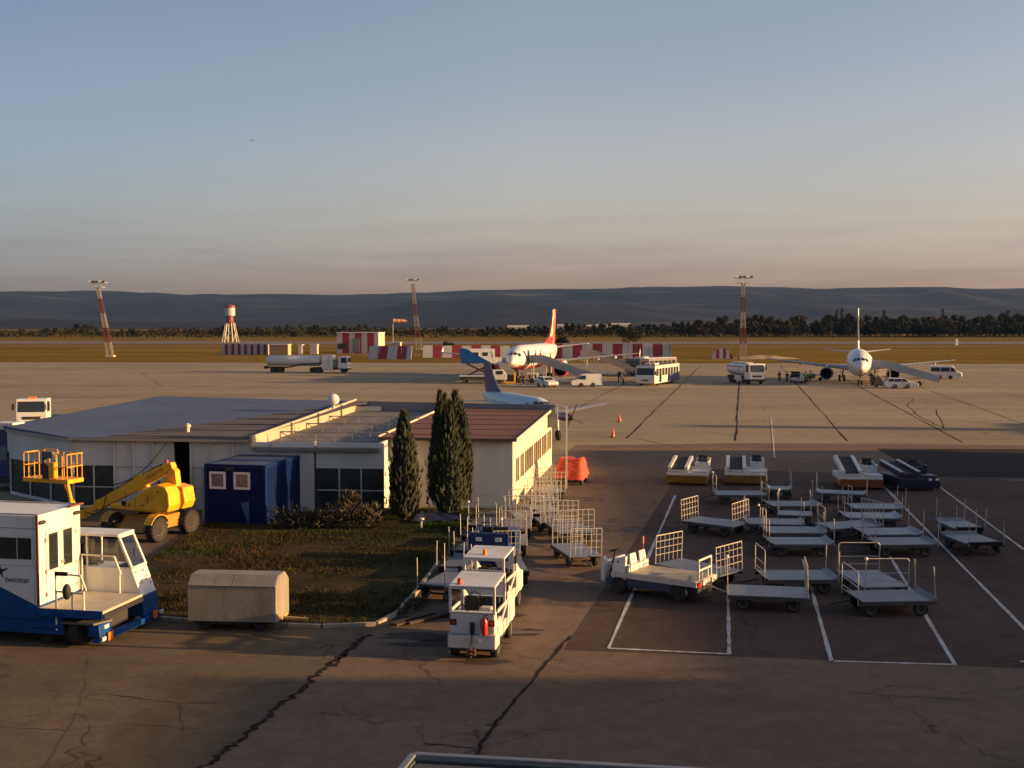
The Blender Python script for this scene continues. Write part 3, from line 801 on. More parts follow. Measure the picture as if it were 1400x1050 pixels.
for xc in (.55, 1.72):
    wf = MB(); s_ = .39
    wf.box(xc - s_, xc + s_, -.05, .03, 1.60, 1.70); wf.box(xc - s_, xc + s_, -.05, .03, 2.28, 2.38)
    wf.box(xc - s_, xc - s_ + .1, -.05, .03, 1.70, 2.28); wf.box(xc + s_ - .1, xc + s_, -.05, .03, 1.70, 2.28)
    w1 = wf.build('window', mat('white_pvc_frame', (.72, .72, .70), .4, var=.05), ct, bevel=.012)
    MB().box(xc - s_ + .1, xc + s_ - .1, -.01, .0, 1.70, 2.28).build('pane', mat('grey_net_curtain_glass', (.13, .145, .15), .25, var=.35, scale=4), w1)
MB().box(.95, 1.35, -.06, -.02, 2.45, 2.6).build('vent_grille', M_DARK, ct)
MB().prism([(1.66, .98), (2.05, 1.08), (2.05, .15), (1.98, .12)], 1, -.05, .01).build('sign_panel', mat('bright_blue_panel', (.03, .09, .26), .5, var=.2), ct)
pl = MB(); pl.box(-.28, -.12, .1, .3, .1, 2.55); pl.build('side_strip', mat('pale_blue_panel_edge', (.18, .30, .38), .6), ct)

# blue tarpaulin sheet lying on the lawn's edge
tp = MB(); P = [G(560, 716, .1), G(655, 712, .1), G(604, 699, .1), G(575, 702, .1)]
a, b, c, d = P; nx_, ny_ = 12, 5; vs = []
for j in range(ny_ + 1):
    for i in range(nx_ + 1):
        p = a.lerp(b, i / nx_).lerp(d.lerp(c, i / nx_), j / ny_); vs.append((p.x, p.y, .16 + .16 * mnoise.noise(Vector((p.x * 1.3, p.y * 1.3, 4))) ** 2 + .04 * math.sin(i * 1.7)))
tp.add(vs, [(j * (nx_ + 1) + i, j * (nx_ + 1) + i + 1, (j + 1) * (nx_ + 1) + i + 1, (j + 1) * (nx_ + 1) + i) for j in range(ny_) for i in range(nx_)])
tag(tp.build('tarpaulin', mat('dark_blue_tarpaulin', (.012, .03, .10), .5, var=.4, scale=1.5, dirt=(.02, .08, .09)), smooth=True), 'crumpled dark blue tarpaulin lying on the grass before the annex', 'tarpaulin')
sp_ = thing('lawn_lamp', 'small pale lamp stub standing on the grass beside the blue tarpaulin', 'lamp', G(576, 722, .09))
MB().tube((0, 0, 0), (0, 0, .35), .05).build('stem', M_POST, sp_); MB().ball((0, 0, .40), .10, 8, (1.4, 1, .7)).build('head', M_GALV, sp_, smooth=True)

# --- foreground canopy edge below the viewer
cp = G(565, 1031, 5.0); cq = G(960, 1053, 5.0); cl_ = G(540, 1062, 5.0)
dv = (cq - cp); cq2 = cp + dv * 2.2; dl = (cl_ - cp).normalized()
cn = thing('canopy_roof', 'blue grey sheet metal canopy roof edge just below the viewer', 'roof', (0, 0, 0))
ed_ = MB(); ed_.beam(cp, cq2, .07, .03); ed_.beam(cp, cp + dl * 3, .07, .03)
ed_.build('coping', mat('pale_zinc_coping', (.17, .20, .24), .5, .3, var=.15), cn, bevel=.01)
up_ = Vector((0, 0, -.22)); inn = (cq2 - cp).normalized(); nn_ = Vector((inn.y, -inn.x, 0))
k_ = MB(); k_.hexa([cp + up_ + nn_ * .05 + inn * .05, cp + up_ + dl * 3 + inn * .05, cq2 + up_ + dl * 3, cq2 + up_ + nn_ * .05], [cp + nn_ * .05 + up_ * .3 + inn * .05, cp + up_ * .3 + dl * 3 + inn * .05, cq2 + up_ * .3 + dl * 3, cq2 + up_ * .3 + nn_ * .05])
k_.build('roof_sheet', mat('blue_grey_sheet', (.10, .12, .15), .5, .2, var=.2, scale=1), cn)
k2 = MB(); k2.beam(cp + Vector((0, 0, -.22)), cq2 + Vector((0, 0, -.22)), .06, .36); k2.beam(cp + Vector((0, 0, -.22)), cp + dl * 3 + Vector((0, 0, -.22)), .06, .36)
k2.build('fascia', mat('dark_blue_fascia', (.06, .075, .10), .5), cn)

# --- terminal wing to the right, out of the frame: its shade covers the cart stand
tw = thing('terminal_wing', 'long two storey terminal wing in shade right of the cart stand', 'building', (62, 0, 0), 0)
TH = 9.6
t_ = MB(); t_.box(0, 22, -45, 72, 0, TH - .6); t_.build('wall', M_WALLW, tw)
MB().box(-.6, 22.6, 19, 72.6, TH - .6, TH).box(-.6, 22.6, -45.6, 19, TH - .6, TH + 2.1).build('roof', M_ROOFB, tw)  # near part raised so its shade reaches across the foreground
for k in range(13):
    for z_ in (1.4, 5.4):
        MB().box(-.06, .0, -40 + k * 8.5, -35 + k * 8.5, z_, z_ + 2.2).build('window', M_GLASS, tw)
tb = thing('shade_caster', 'low flat roofed block added out of view to cast a shadow stripe on the apron', 'building', (96, 84, 0), RB)  # unseen block and tower, added to throw a long shadow stripe
MB().box(0, 18, 0, 11, 0, 8.8).build('wall', M_WALLW, tb); MB().box(-.4, 18.4, -.4, 11.4, 8.8, 9.2).build('roof', M_ROOFB, tb)
MB().box(4, 6.5, 4, 6.5, 9.2, 14.5).build('tower', M_WALLW, tb)
for k in range(4): MB().box(1 + 4.3 * k, 4.4 + 4.3 * k, -.08, 0, .2, 4.2).build('garage_door', M_RED, tb)
# ---------------------------------------------------------------- baggage carts, belt loaders, tow tractors
M_DECK = mat('worn_aluminium_deck', (.20, .215, .25), .42, .25, var=.22, scale=2.2, stretch=(1, 3, 1), dirt=(.16, .14, .12), dirt_amt=.5)
M_CRIM = mat('pale_cart_rim', (.62, .58, .50), .5, var=.25, scale=5, dirt=(.2, .12, .07))
M_CHAS = mat('rusty_cart_chassis', (.07, .055, .045), .75, var=.35, scale=5)
_n, _l = M_DECK.node_tree.nodes, M_DECK.node_tree.links              # each deck has weathered to its own tone
_b = _n['Principled BSDF']; _s = _b.inputs['Base Color'].links[0].from_socket
_oi = _n.new('ShaderNodeObjectInfo'); _r = _n.new('ShaderNodeMapRange'); _r.inputs[3].default_value = .62; _r.inputs[4].default_value = 1.25
_l.new(_oi.outputs['Random'], _r.inputs[0]); _m = _n.new('ShaderNodeMixRGB'); _m.blend_type = 'MULTIPLY'; _m.inputs[0].default_value = 1
_l.new(_s, _m.inputs[1]); _l.new(_r.outputs[0], _m.inputs[2]); _l.new(_m.outputs[0], _b.inputs['Base Color'])
M_GATE = mat('grey_painted_tube', (.44, .41, .36), .5, .2, var=.15, scale=6, dirt=(.28, .16, .09), dirt_amt=.4)
M_CREAM = mat('cream_chequer_rim', (.62, .60, .54), .5, var=.12)

def make_cart(L, W, gates, bent=0., knob=False, H=.95, n_wheels=4):
    """Flat baggage cart: length L along x, deck at 0.5 m; gates = list of (side, style); side x-, x+, y-, y+."""
    t = thing('baggage_cart', 'flat baggage cart', 'cart', (0, 0, 0), 0, 'baggage carts')
    zd = .50; hl, hw = L / 2, W / 2
    d = MB()
    d.box(-hl + bent, hl - bent, -hw, hw, zd - .05, zd)
    if bent:
        for s in (-1, 1):
            a, b = s * (hl - bent), s * hl
            vs_b = [(min(a, b), -hw), (max(a, b), -hw), (max(a, b), hw), (min(a, b), hw)]
            d.hexa([(x, y, zd - .05 + (.10 if abs(x) > hl - .01 else 0)) for x, y in vs_b], [(x, y, zd + (.10 if abs(x) > hl - .01 else 0)) for x, y in vs_b])
    d.build('deck', M_DECK, t, bevel=.008)
    r = MB()
    for s in (-1, 1): r.box(-hl + .02, hl - .02, s * (hw - .03) - .03, s * (hw - .03) + .03, zd - .14, zd - .055)
    for x in (-hl * .7, 0, hl * .7): r.box(x - .04, x + .04, -hw + .07, hw - .07, zd - .13, zd - .06)
    for x in (-hl * .62, hl * .62):
        r.beam((x, -hw * .72, .2), (x, hw * .72, .2), .06, .06)
        for s in (-1, 1): r.beam((x, s * hw * .6, .2), (x, s * hw * .6, zd - .1), .07, .05)
    r.build('chassis', M_CHAS, t)
    for x in (-hl * .62, hl * .62):
        for s in (-1, 1): wheel(t, x, s * hw * .80, .225, .14, M_TYRE, M_CRIM, rim=.58)
    db = MB(); db.beam((-hl, 0, .36), (-hl - .62, 0, .26), .05, .05); db.lathe([(.05, -.02), (.05, .02)], (-hl - .66, 0, .25), 2, 10)
    db.build('drawbar', M_CHAS, t)
    for side, style in gates:
        gm = MB(); z1 = zd + H
        if side[0] == 'x':
            x = (hl - .02) * (1 if side[1] == '+' else -1); P = lambda u, z: (x, u * hw, z)
        else:
            y = (hw - .02) * (1 if side[1] == '+' else -1); P = lambda u, z: (u * hl, y, z)
        if style == 'posts':
            MB().tube(P(-.96, zd - .1), P(-.96, z1), .018, 6).build('corner_post', M_GATE, t, smooth=True); gm.tube(P(.96, zd - .1), P(.96, z1), .018, 6)
        elif style == 'frame':
            gm.path([P(-.96, zd - .1), P(-.96, z1 - .08), P(-.88, z1), P(.88, z1), P(.96, z1 - .08), P(.96, zd - .1)], .018, 6)
            gm.tube(P(-.96, zd + H * .5), P(.96, zd + H * .5), .013, 6)
            gm.tube(P(-.96, zd + H * .22), P(.96, zd + H * .22), .013, 6)
        elif style == 'half':
            gm.path([P(-.96, zd - .1), P(-.96, z1), P(-.1, z1), P(-.1, zd)], .018, 6); MB().tube(P(.96, zd - .1), P(.96, z1 * .9), .018, 6).build('corner_post', M_GATE, t, smooth=True)
            gm.tube(P(-.96, zd + H * .5), P(-.1, zd + H * .5), .013, 6)
        else:
            gm.path([P(-.96, zd - .1), P(-.96, z1), P(.96, z1), P(.96, zd - .1)], .019, 6)
            for k in range(1, 4): gm.tube(P(-.96, zd + H * k / 4 + .02), P(.96, zd + H * k / 4 + .02), .011, 5)
            for k in range(1, 6): u = -.96 + 1.92 * k / 6; gm.tube(P(u, zd), P(u, z1), .011, 5)
        gate = gm.build('gate' if style != 'posts' else 'corner_post', M_GATE, t, smooth=True)
        if knob:
            MB().ball(P(.96, z1), .055, 8).build('reflector', mat('white_reflector_ball', (.8, .78, .7), .3), gate, smooth=True); knob = False
    return t

protos = {}
def cart(kind, u0, v0, u1, v1, label, rz=None, L=None, W=1.45, z=.5, end=False, flip=False):
    """Place a cart whose front (near) deck edge runs from pixel (u0,v0) to (u1,v1)."""
    a, b = G(u0, v0, z), G(u1, v1, z)
    d = (b - a); w = d.length
    if not end:
        ang = heading(d); n = Vector((-d.y, d.x, 0)).normalized(); c = (a + b) / 2 + n * W / 2
        Lx = w
    else:
        n = Vector((-d.y, d.x, 0)).normalized(); c = (a + b) / 2 + n * (L or 2.6) / 2
        ang = heading(n); Lx = L or 2.6; W = w
    key = (kind, round(Lx * 4) / 4, round(W * 4) / 4)
    if key not in protos:
        protos[key] = make_cart(key[1], key[2], *KINDS[kind]); o = protos[key]
    else:
        o = copy_tree(protos[key])
    for ch in o.children:                                              # every cart a little differently bent and parked
        if ch.name.startswith(('gate', 'corner_post')): ch.rotation_euler = (random.gauss(0, .025), random.gauss(0, .025), random.gauss(0, .02))
        if ch.name.startswith('drawbar'): ch.rotation_euler = (0, 0, 0)
    return put(o, (c.x, c.y, .0185), ang + random.gauss(0, .022) + (math.pi if flip else 0), label)

KINDS = {
    'frame': ([('x-', 'frame'), ('x+', 'posts')], .18),
    'frame2': ([('x-', 'frame'), ('x+', 'frame')], .0, True),
    'posts': ([('x-', 'posts'), ('x+', 'posts')], .22),
    'mesh': ([('x-', 'mesh'), ('x+', 'mesh')], 0.),
    'meshk': ([('x-', 'frame'), ('x+', 'mesh')], 0., True),
    'half': ([('x-', 'half'), ('x+', 'posts')], .2),
    'halfk': ([('x-', 'half'), ('x+', 'frame')], .2, True),
    'onegate': ([('x+', 'mesh')], .15),
}
# the field of carts on the stand
C = cart
C('frame', 1172, 823, 1281, 822, 'empty cart nearest the right bay corner with wheels beside the white line end')
C('frame2', 1181, 803, 1240, 802, 'end-on cart with tall tube frames directly behind the nearest right cart', end=True, L=2.4)
C('frame', 1044, 793.5, 1149, 792.5, 'empty cart behind the nearest middle cart with curved tube gate at its left')
C('meshk', 998, 814, 1105, 818, 'nearest middle cart coupled to the flatbed tug by its drawbar')
C('mesh', 893, 771, 983, 789, 'cart with mesh gates standing hidden behind the flatbed tug')
C('mesh', 931, 712, 1006, 721, 'cart with two raised mesh gates alone in the second row left', W=1.4)
C('frame', 1019, 716, 1100, 718, 'cart pushed in right behind the mesh gated cart of the second row')
C('half', 1049, 744, 1143, 745, 'cart at the near end of the tight middle stack, white hubs showing')
C('halfk', 1049, 729, 1131, 729, 'second cart from the near end of the tight middle stack')
C('onegate', 1132, 724, 1208, 719, 'cart slewed to the right between the two stacks with bent mesh gate')
C('posts', 1050, 692, 1124, 692, 'cart in the middle stack next behind the slewed cart')
C('frame2', 979, 677, 1051, 677, 'far left cart of the rear row below the second belt loader')
C('frame', 1048, 669, 1084, 670, 'short looking far cart tucked in behind the rear row', W=1.2)
C('half', 1116, 674, 1184, 677, 'rear row cart below the third belt loader, deck tipped', W=1.3)
C('posts', 1156, 708, 1233, 709, 'cart with corner posts at the right, third from the near right pair')
C('half', 1163, 695, 1236, 696, 'rearmost of the carts stacked along the right white line')
C('posts', 1180, 731, 1261, 731, 'upper cart of the near right pair beside the white line')
C('frame', 1196, 745, 1282, 745, 'lower cart of the near right pair with silver wheel hubs showing')
C('posts', 1305, 724, 1350, 724, 'rear end-on cart standing alone in the right hand lane', end=True, L=2.3)
C('posts', 1325, 745, 1374, 744, 'front end-on cart standing alone in the right hand lane', end=True, L=2.3)
C('frame2', 1062, 704, 1112, 706, 'cart with tall frame in the heart of the middle stack', W=1.3)
# carts along the lawn and the annex, end-on to the viewer
C('posts', 572, 802, 609, 805, 'nearest cart beside the lawn kerb with thin corner posts', end=True, L=2.4)
C('posts', 597, 777, 634, 779, 'second cart from the viewer in the row along the lawn kerb', end=True, L=2.2)
C('posts', 612, 755, 650, 757, 'third cart from the viewer in the row along the lawn kerb', end=True, L=2.2)
C('posts', 628, 735, 664, 737, 'fourth cart from the viewer in the row along the lawn kerb', end=True, L=2.0)
C('frame2', 642, 718, 678, 719, 'farthest cart in the row along the lawn kerb by the annex corner', end=True, L=2.0)
C('onegate', 686, 784, 723, 783, 'low blue grey cart end beside the second white tractor', end=True, L=2.4)
C('mesh', 777, 762, 822, 760, 'sunlit cart with mesh gates nearest the flatbed tug, in the mesh cart row', end=True, L=2.6)
C('mesh', 766, 729, 812, 727, 'second sunlit mesh cart, right behind the nearest of its row', end=True, L=2.4)
C('mesh', 738, 715, 776, 714, 'mesh cart in the middle of the tangle before the sunlit annex wall', end=True, L=2.2)
C('frame2', 728, 700, 764, 699, 'cart with tube frames deep in the tangle along the annex', end=True, L=2.0)
C('mesh', 733, 687, 767, 686, 'mesh cart near the far end of the tangle before the orange tarp', end=True, L=2.0)
C('mesh', 688, 722, 726, 722, 'mesh cart close to the front right corner of the annex', end=True, L=2.2)
C('frame2', 683, 745, 722, 745, 'cart with dark drawbar hoop between tractors and mesh carts', end=True, L=2.2)
C('mesh', 741, 673, 772, 672, 'farthest mesh cart, touching the orange covered trailer', end=True, L=1.9)
C('frame2', 706, 708, 742, 707, 'cart with tube frames right against the sunlit annex wall', end=True, L=2.0)

# --- low belt loaders parked in a row
M_BELT = mat('brown_rubber_belt', (.030, .020, .020), .8, var=.3)
M_OCHRE = mat('ochre_yellow_paint', (.26, .12, .018), .5, var=.25, scale=3, dirt=(.12, .06, .03))
M_ORNG = mat('orange_paint', (.25, .07, .018), .5, var=.25, scale=3, dirt=(.15, .05, .03))
def belt_loader(body, skirt, label, name='belt_loader', tilt=.10):
    t = thing(name, label, 'belt loader', (0, 0, 0), 0, 'belt loaders parked behind the carts')
    # local x right, y away; 2.3 wide, 3.4 long
    b = MB(); b.box(-1.12, 1.12, 0, 2.95, .42, .70); b.box(.25, 1.15, .2, 1.2, .72, .80); b.build('body', body, t, bevel=.03)
    s = MB(); s.box(-1.14, 1.14, -.02, .02, .14, .56)
    for k in range(17): s.box(-1.1 + k * .133, -1.04 + k * .133, -.05, -.02, .16, .5)
    for x in (-1.14, 1.10): s.box(x, x + .04, .02, 2.9, .18, .42)
    s.build('skirt', skirt, t)
    c = MB(); z0, z1 = .74, .74 + 3.2 * tilt
    def slab(x0, x1, dz0, dz1, y0=.1, y1=2.9):
        c.hexa([(x0, y0, z0 + dz0), (x1, y0, z0 + dz0), (x1, y1, z1 + dz0), (x0, y1, z1 + dz0)], [(x0, y0, z0 + dz1), (x1, y0, z0 + dz1), (x1, y1, z1 + dz1), (x0, y1, z1 + dz1)])
    slab(-1.05, -.86, 0, .28); slab(-.14, .06, 0, .28); slab(-.86, -.14, 0, .14)
    c.build('conveyor_frame', body, t, bevel=.015)
    c = MB(); slab(-.85, -.15, .14, .19, .06, 2.94); c.build('belt', M_BELT, t)
    k = MB(); k.box(.30, 1.10, 1.5, 2.6, .72, 1.12); k.box(.30, 1.10, 2.45, 2.62, 1.12, 1.30); k.box(.98, 1.10, 1.3, 2.45, 1.12, 1.2); k.build('driver_box', body, t, bevel=.03)
    MB().box(.42, .92, 2.0, 2.4, 1.12, 1.22).box(.42, .92, 2.34, 2.44, 1.22, 1.45).build('seat', M_BLACK, t, bevel=.03)
    st = MB(); st.tube((.68, 1.5, 1.12), (.68, 1.62, 1.34), .025); st.lathe([(.15, 0), (.18, .015), (.15, .03)], (.68, 1.62, 1.33), 2, 14); st.build('steering_wheel', M_BLACK, t)
    for x in (.55, .95): MB().box(x - .09, x + .09, -.055, -.022, .58, .68).build('headlight', M_LAMP_W, t)
    for x in (-.95, .95):
        for y in (.6, 2.4): wheel(t, x, y, .26, .2, M_TYRE, M_RIM).rotation_euler = (0, 0, R(90))
    return t
M_LOADW = mat('chalk_white_paint', (.66, .64, .58), .5, var=.08, dirt=(.35, .28, .2), dirt_amt=.5)
M_NAVY2 = mat('dark_navy_paint', (.010, .014, .045), .45, var=.2, dirt=(.03, .03, .05))
def put_loader(o, ul, ur, v, rz): p = (G(ul, v) + G(ur, v)) / 2; o.location = (p.x, p.y, .0145); o.rotation_euler = (0, 0, rz)
put_loader(belt_loader(M_LOADW, M_OCHRE, 'white belt loader with ochre skirt, leftmost of the parked row'), 911, 966, 664, -R(15))
o = copy_tree(bpy.data.objects['belt_loader']); o['label'] = 'white belt loader with ochre skirt behind the rear carts, middle of the three'
put_loader(o, 993, 1044, 664, -R(11))
put_loader(belt_loader(M_LOADW, M_ORNG, 'white belt loader with ochre and orange skirt beside the navy loader', tilt=.17), 1150, 1206, 670, -R(7))
put_loader(belt_loader(M_NAVY2, M_NAVY2, 'dark navy belt loader with grey rails at the right of the row', tilt=.10), 1228, 1287, 672, R(5))
cw_ = bpy.data.objects['belt_loader.003']
f_ = MB()
for x in (-.98, -.02):
    f_.hexa([(x - .09, .1, 1.03), (x + .09, .1, 1.03), (x + .09, 2.9, 1.35), (x - .09, 2.9, 1.35)], [(x - .09, .1, 1.08), (x + .09, .1, 1.08), (x + .09, 2.9, 1.40), (x - .09, 2.9, 1.40)])
f_.build('side_rail', mat('pale_grey_rail', (.45, .45, .42), .5), cw_)

# --- white tow tractors
def tow_tractor(label, front=True):
    """Enclosed white electric tractor; local y- faces the viewer, 1.36 wide."""
    t = thing('tow_tractor', label, 'tractor', (0, 0, 0), 0, 'white tow tractors in line')
    w = .66
    b = MB()
    b.prism([(-w, .32), (w, .32), (w, .70), (-w, .70)], 1, -.06, .5)                     # bumper block
    b.prism([(-w + .04, .70), (w - .04, .70), (w - .04, 1.28), (-w + .04, 1.28)], 1, .02, .3)
    b.box(-w + .04, w - .04, .3, 1.0, .45, .98)
    b.hexa([(-w + .04, 1.0, .40), (w - .04, 1.0, .40), (w - .04, 2.9, .40), (-w + .04, 2.9, .40)], [(-w + .04, 1.0, .72), (w - .04, 1.0, .72), (w - .04, 2.9, .78), (-w + .04, 2.9, .78)])
    b.box(-w + .04, w - .04, 2.0, 2.9, .76, 1.08)
    b.build('body', M_WHITE, t, bevel=.035)
    for s in (-1, 1):
        sk = MB()                                                                     # side sills, door frame with a diagonal brace
        x = s * (w - .03)
        sk.beam((x, .3, 1.27), (x, 1.75, 1.22), .05, .09); sk.beam((x, .55, .75), (x, 1.7, 1.2), .05, .10); sk.beam((x, 1.72, .75), (x, 1.72, 1.25), .05, .09); sk.beam((x, .3, .8), (x, .75, .6), .05, .12)
        sk.prism([(1.72, .5), (2.9, .5), (2.9, 1.05), (2.5, 1.12), (1.85, 1.5), (1.72, 1.5)], 0, x - .025, x + .025)
        sk.build('door_frame', M_WHITE, t, bevel=.01)
    r = MB()
    r.hexa([(-w + .02, -.04, 1.96), (w - .02, -.04, 1.96), (w - .02, 1.55, 2.0), (-w + .02, 1.55, 2.0)], [(-w + .02, -.04, 2.02), (w - .02, -.04, 2.02), (w - .02, 1.55, 2.07), (-w + .02, 1.55, 2.07)])
    r.build('roof', M_WHITE, t, bevel=.025)
    p = MB()
    for s in (-1, 1):
        x = s * (w - .06); MB().beam((x, .02, 1.26), (x, .0, 1.98), .07, .07).build('pillar', M_WHITE, t, bevel=.01); MB().beam((x, 1.5, 1.0), (x, 1.5, 2.0), .07, .07).build('pillar', M_WHITE, t, bevel=.01)
    p.beam((-w + .1, .01, 1.94), (w - .1, .01, 1.94), .06, .06)
    p.build('header_bar', M_WHITE, t, bevel=.01)
    if front:
        g_ = MB(); g_.hexa([(-w + .1, .03, 1.29), (w - .1, .03, 1.29), (w - .1, .05, 1.29), (-w + .1, .05, 1.29)], [(-w + .1, .01, 1.91), (w - .1, .01, 1.91), (w - .1, .03, 1.91), (-w + .1, .03, 1.91)])
        g_.build('rear_window', mat('clear_tractor_glass', (.9, .95, .95), .03, trans=1., var=.01), t)
        MB().box(.30, .45, -.10, .01, .74, 1.16).build('extinguisher_bracket', M_BLACK, t)
        e = MB(); e.lathe([(.02, .02), (.075, .03), (.08, .08), (.08, .38), (.05, .45), (.03, .46)], (.37, -.14, .72), 2, 14); ex = e.build('fire_extinguisher', mat('extinguisher_red', (.55, .03, .02), .3), t, smooth=True)
        n_ = MB(); n_.tube((.37, -.14, 1.17), (.37, -.14, 1.25), .02); n_.beam((.33, -.14, 1.25), (.45, -.14, 1.28), .03, .02); n_.path([(.34, -.16, 1.22), (.27, -.18, 1.1), (.28, -.2, .9)], .012, 5); n_.build('valve', M_BLACK, ex)
        MB().box(-.05, .06, -.03, .02, .72, 1.02).build('vent_slot', M_BLACK, t)
        MB().box(-.22, .22, -.085, -.06, .52, .61).build('number_plate', mat('pale_plate', (.55, .53, .42), .5, var=.2, scale=14), t)
        hk = MB(); hk.box(-.12, .12, -.22, -.04, .28, .33); hk.box(-.12, .12, -.22, -.04, .18, .22); hk.tube((0, -.18, .12), (0, -.18, .42), .02); hk.box(-.1, .1, -.05, .3, .16, .34); hk.build('tow_hitch', mat('rusty_hitch', (.13, .05, .03), .7, var=.3), t)
        hs = MB(); hs.path([(.0, -.03, .72), (.01, -.08, .6), (.0, -.1, .45), (.02, -.08, .34)], .02, 6); hs.build('hose', M_BLACK, t)
        for s in (-1, 1):
            MB().lathe([(.005, -.02), (.055, -.01), (.055, .02)], (s * .52, .0, 1.02), 1, 12).build('tail_light', M_LAMP_R, t)
    else:
        MB().beam((-w + .1, .02, 1.62), (w - .1, .02, 1.62), .04, .04).build('guard_bar', M_WHITE, t)
    bz = MB(); bz.lathe([(.02, .16), (.06, .14), (.07, .02), (.09, 0)], (-.36, .12, 2.03) if front else (-.05, .35, 2.03), 2, 12); bz.build('beacon', M_LAMP_O if not front else mat('orange_red_beacon', (.6, .09, .02), .3), t, smooth=True)
    sm_ = MB()                                                              # panel joints, wiper and grab handles
    sm_.box(-w + .02, w - .02, -.064, -.05, .695, .705); sm_.box(-w + .03, w - .03, .012, .024, 1.27, 1.285)
    for s in (-1, 1):
        sm_.box(s * w - .004, s * w + .004, 1.02, 1.03, .42, .74); sm_.box(s * w - .004, s * w + .004, 1.98, 1.99, .42, 1.1); sm_.box(s * (w - .02) - .004, s * (w - .02) + .004, 2.1, 2.8, .55, .57)
    sm_.build('panel_joint', M_DARK, t)
    if front:
        MB().beam((-.1, .0, 1.31), (-.42, .015, 1.72), .02, .02).build('wiper', M_BLACK, t)
        for s in (-1, 1): MB().box(s * .52 - .09, s * .52 + .09, -.004, .018, .94, 1.1).build('lamp_housing', M_DARK, t)
    se = MB()
    for s in (-1, 1): se.box(s * .3 - .22, s * .3 + .22, 1.05, 1.45, .78, .92); se.box(s * .3 - .2, s * .3 + .2, 1.36, 1.5, .92, 1.40)
    se.build('seat', M_BLACK, t, bevel=.04)
    ds = MB(); ds.box(-w + .1, w - .1, 1.85, 2.1, 1.0, 1.25); ds.build('dashboard', M_DARK, t, bevel=.03)
    sw_ = MB(); c = (-.3, 1.72, 1.25)
    sw_.path([(c[0] + .19 * math.cos(k * .524), c[1] + .06 * math.sin(k * .524), c[2] + .18 * math.sin(k * .524)) for k in range(12)], .016, 6, True); sw_.tube(c, (c[0], c[1] + .2, c[2] - .1), .02); sw_.build('steering_wheel', M_BLACK, t, smooth=True)
    bg = MB(); bg.box(.1, .5, .36, .62, 1.0, 1.36); bg.build('paper_box', mat('crumpled_white_sack', (.6, .58, .52), .7, var=.15), t, bevel=.08)
    mr = MB(); mr.box(w, w + .05, 1.45, 1.62, 1.55, 1.78); mr.box(-w - .14, -w - .05, .0, .05, 1.55, 1.72); mr.beam((-w, .05, 1.6), (-w - .08, .03, 1.63), .02, .02); mr.build('mirror', M_BLACK, t)
    for x in (-.55, .55):
        for y in (.42, 2.35):
            o = wheel(t, x, y, .27, .2, M_TYRE, M_RIM); o.rotation_euler = (0, 0, R(90))
    MB().box(-w + .12, w - .12, .1, 2.8, .22, .42).build('underframe', M_DARK, t)
    return t
t1 = tow_tractor('white enclosed tow tractor with red fire extinguisher, nearest the viewer', True)
p = (G(611, 903.5) + G(680, 903.5)) / 2; t1.location = (p.x, p.y, .0145); t1.rotation_euler = (0, 0, -R(10))
t2 = tow_tractor('open backed white tow tractor with amber beacon behind the nearest tractor', False)
p = (G(632, 850) + G(692, 850)) / 2; t2.location = (p.x, p.y - .3, .0145); t2.rotation_euler = (0, 0, -R(11))

# --- low blue tractor in front of them
t3 = thing('tow_tractor', 'low navy blue tow tractor half hidden behind the two white tractors', 'tractor', G(668, 786), -R(10))
b = MB(); b.box(-.74, .74, 0, 2.6, .35, .85); b.box(-.74, .74, 0, .8, .85, 1.05); b.box(-.74, .74, 1.6, 2.6, .85, 1.3); b.box(-.74, .74, -.02, .12, .95, 1.52); b.build('body', M_BLUE, t3, bevel=.04)
for x in (-.35, .36): MB().box(x - .11, x + .11, -.06, -.02, 1.22, 1.36).build('headlight', M_LAMP_W, t3)
hp = MB(); hp.path([(-.34, .1, 1.5), (-.34, .1, 1.78), (-.24, .1, 1.88), (.05, .1, 1.88), (.12, .1, 1.82), (.12, .1, 1.5)], .02, 6); hp.build('grab_rail', M_DARK, t3, smooth=True)
MB().box(-.5, .5, .9, 1.4, .9, 1.08).box(-.5, .5, 1.3, 1.46, 1.08, 1.5).build('seat', M_BLACK, t3, bevel=.04)
for x in (-.62, .62):
    for y in (.45, 2.1): wheel(t3, x, y, .28, .2, M_TYRE, M_RIM).rotation_euler = (0, 0, R(90))

# --- flatbed electric tug
fb_a, fb_b = G(845, 812), G(938, 826)                                 # near wheels on the ground
fd2 = (fb_b - fb_a).normalized()
tg = thing('flatbed_tug', 'small flatbed electric tug with white seats lit by the sun beside the mesh gate', 'tug', fb_a - fd2 * .55, heading(fd2))
tg.location.z = .019
# local +x = rear (right), y = away
Lg, Wg = 3.35, 1.5
d = MB(); d.hexa([(.85, 0, .66), (Lg, 0, .66), (Lg, Wg, .66), (.85, Wg, .66)], [(.85, 0, .74), (Lg, 0, .74), (Lg, Wg, .74), (.85, Wg, .74)])
d.build('deck', mat('tan_deck_plate', (.40, .33, .22), .6, var=.2, scale=3, dirt=(.2, .15, .1)), tg, bevel=.01)
r = MB(); r.box(.3, Lg, -.05, .0, .56, .72); r.box(.3, Lg, Wg, Wg + .05, .56, .72); r.box(Lg, Lg + .05, -.05, Wg + .05, .56, .72); r.build('deck_rim', mat('pale_aluminium_rim', (.5, .5, .5), .45, .3, var=.1), tg)
b = MB(); b.box(.75, Lg - .3, .06, Wg - .06, .25, .64); b.box(.05, .75, .06, Wg - .06, .25, .45); b.build('underbody', M_BLUE, tg, bevel=.02)
b = MB(); b.box(-.12, .02, .0, Wg, .35, 1.0); b.box(.3, .8, .02, Wg - .02, .45, .98); b.build('front_panel', M_WHITE, tg, bevel=.03)
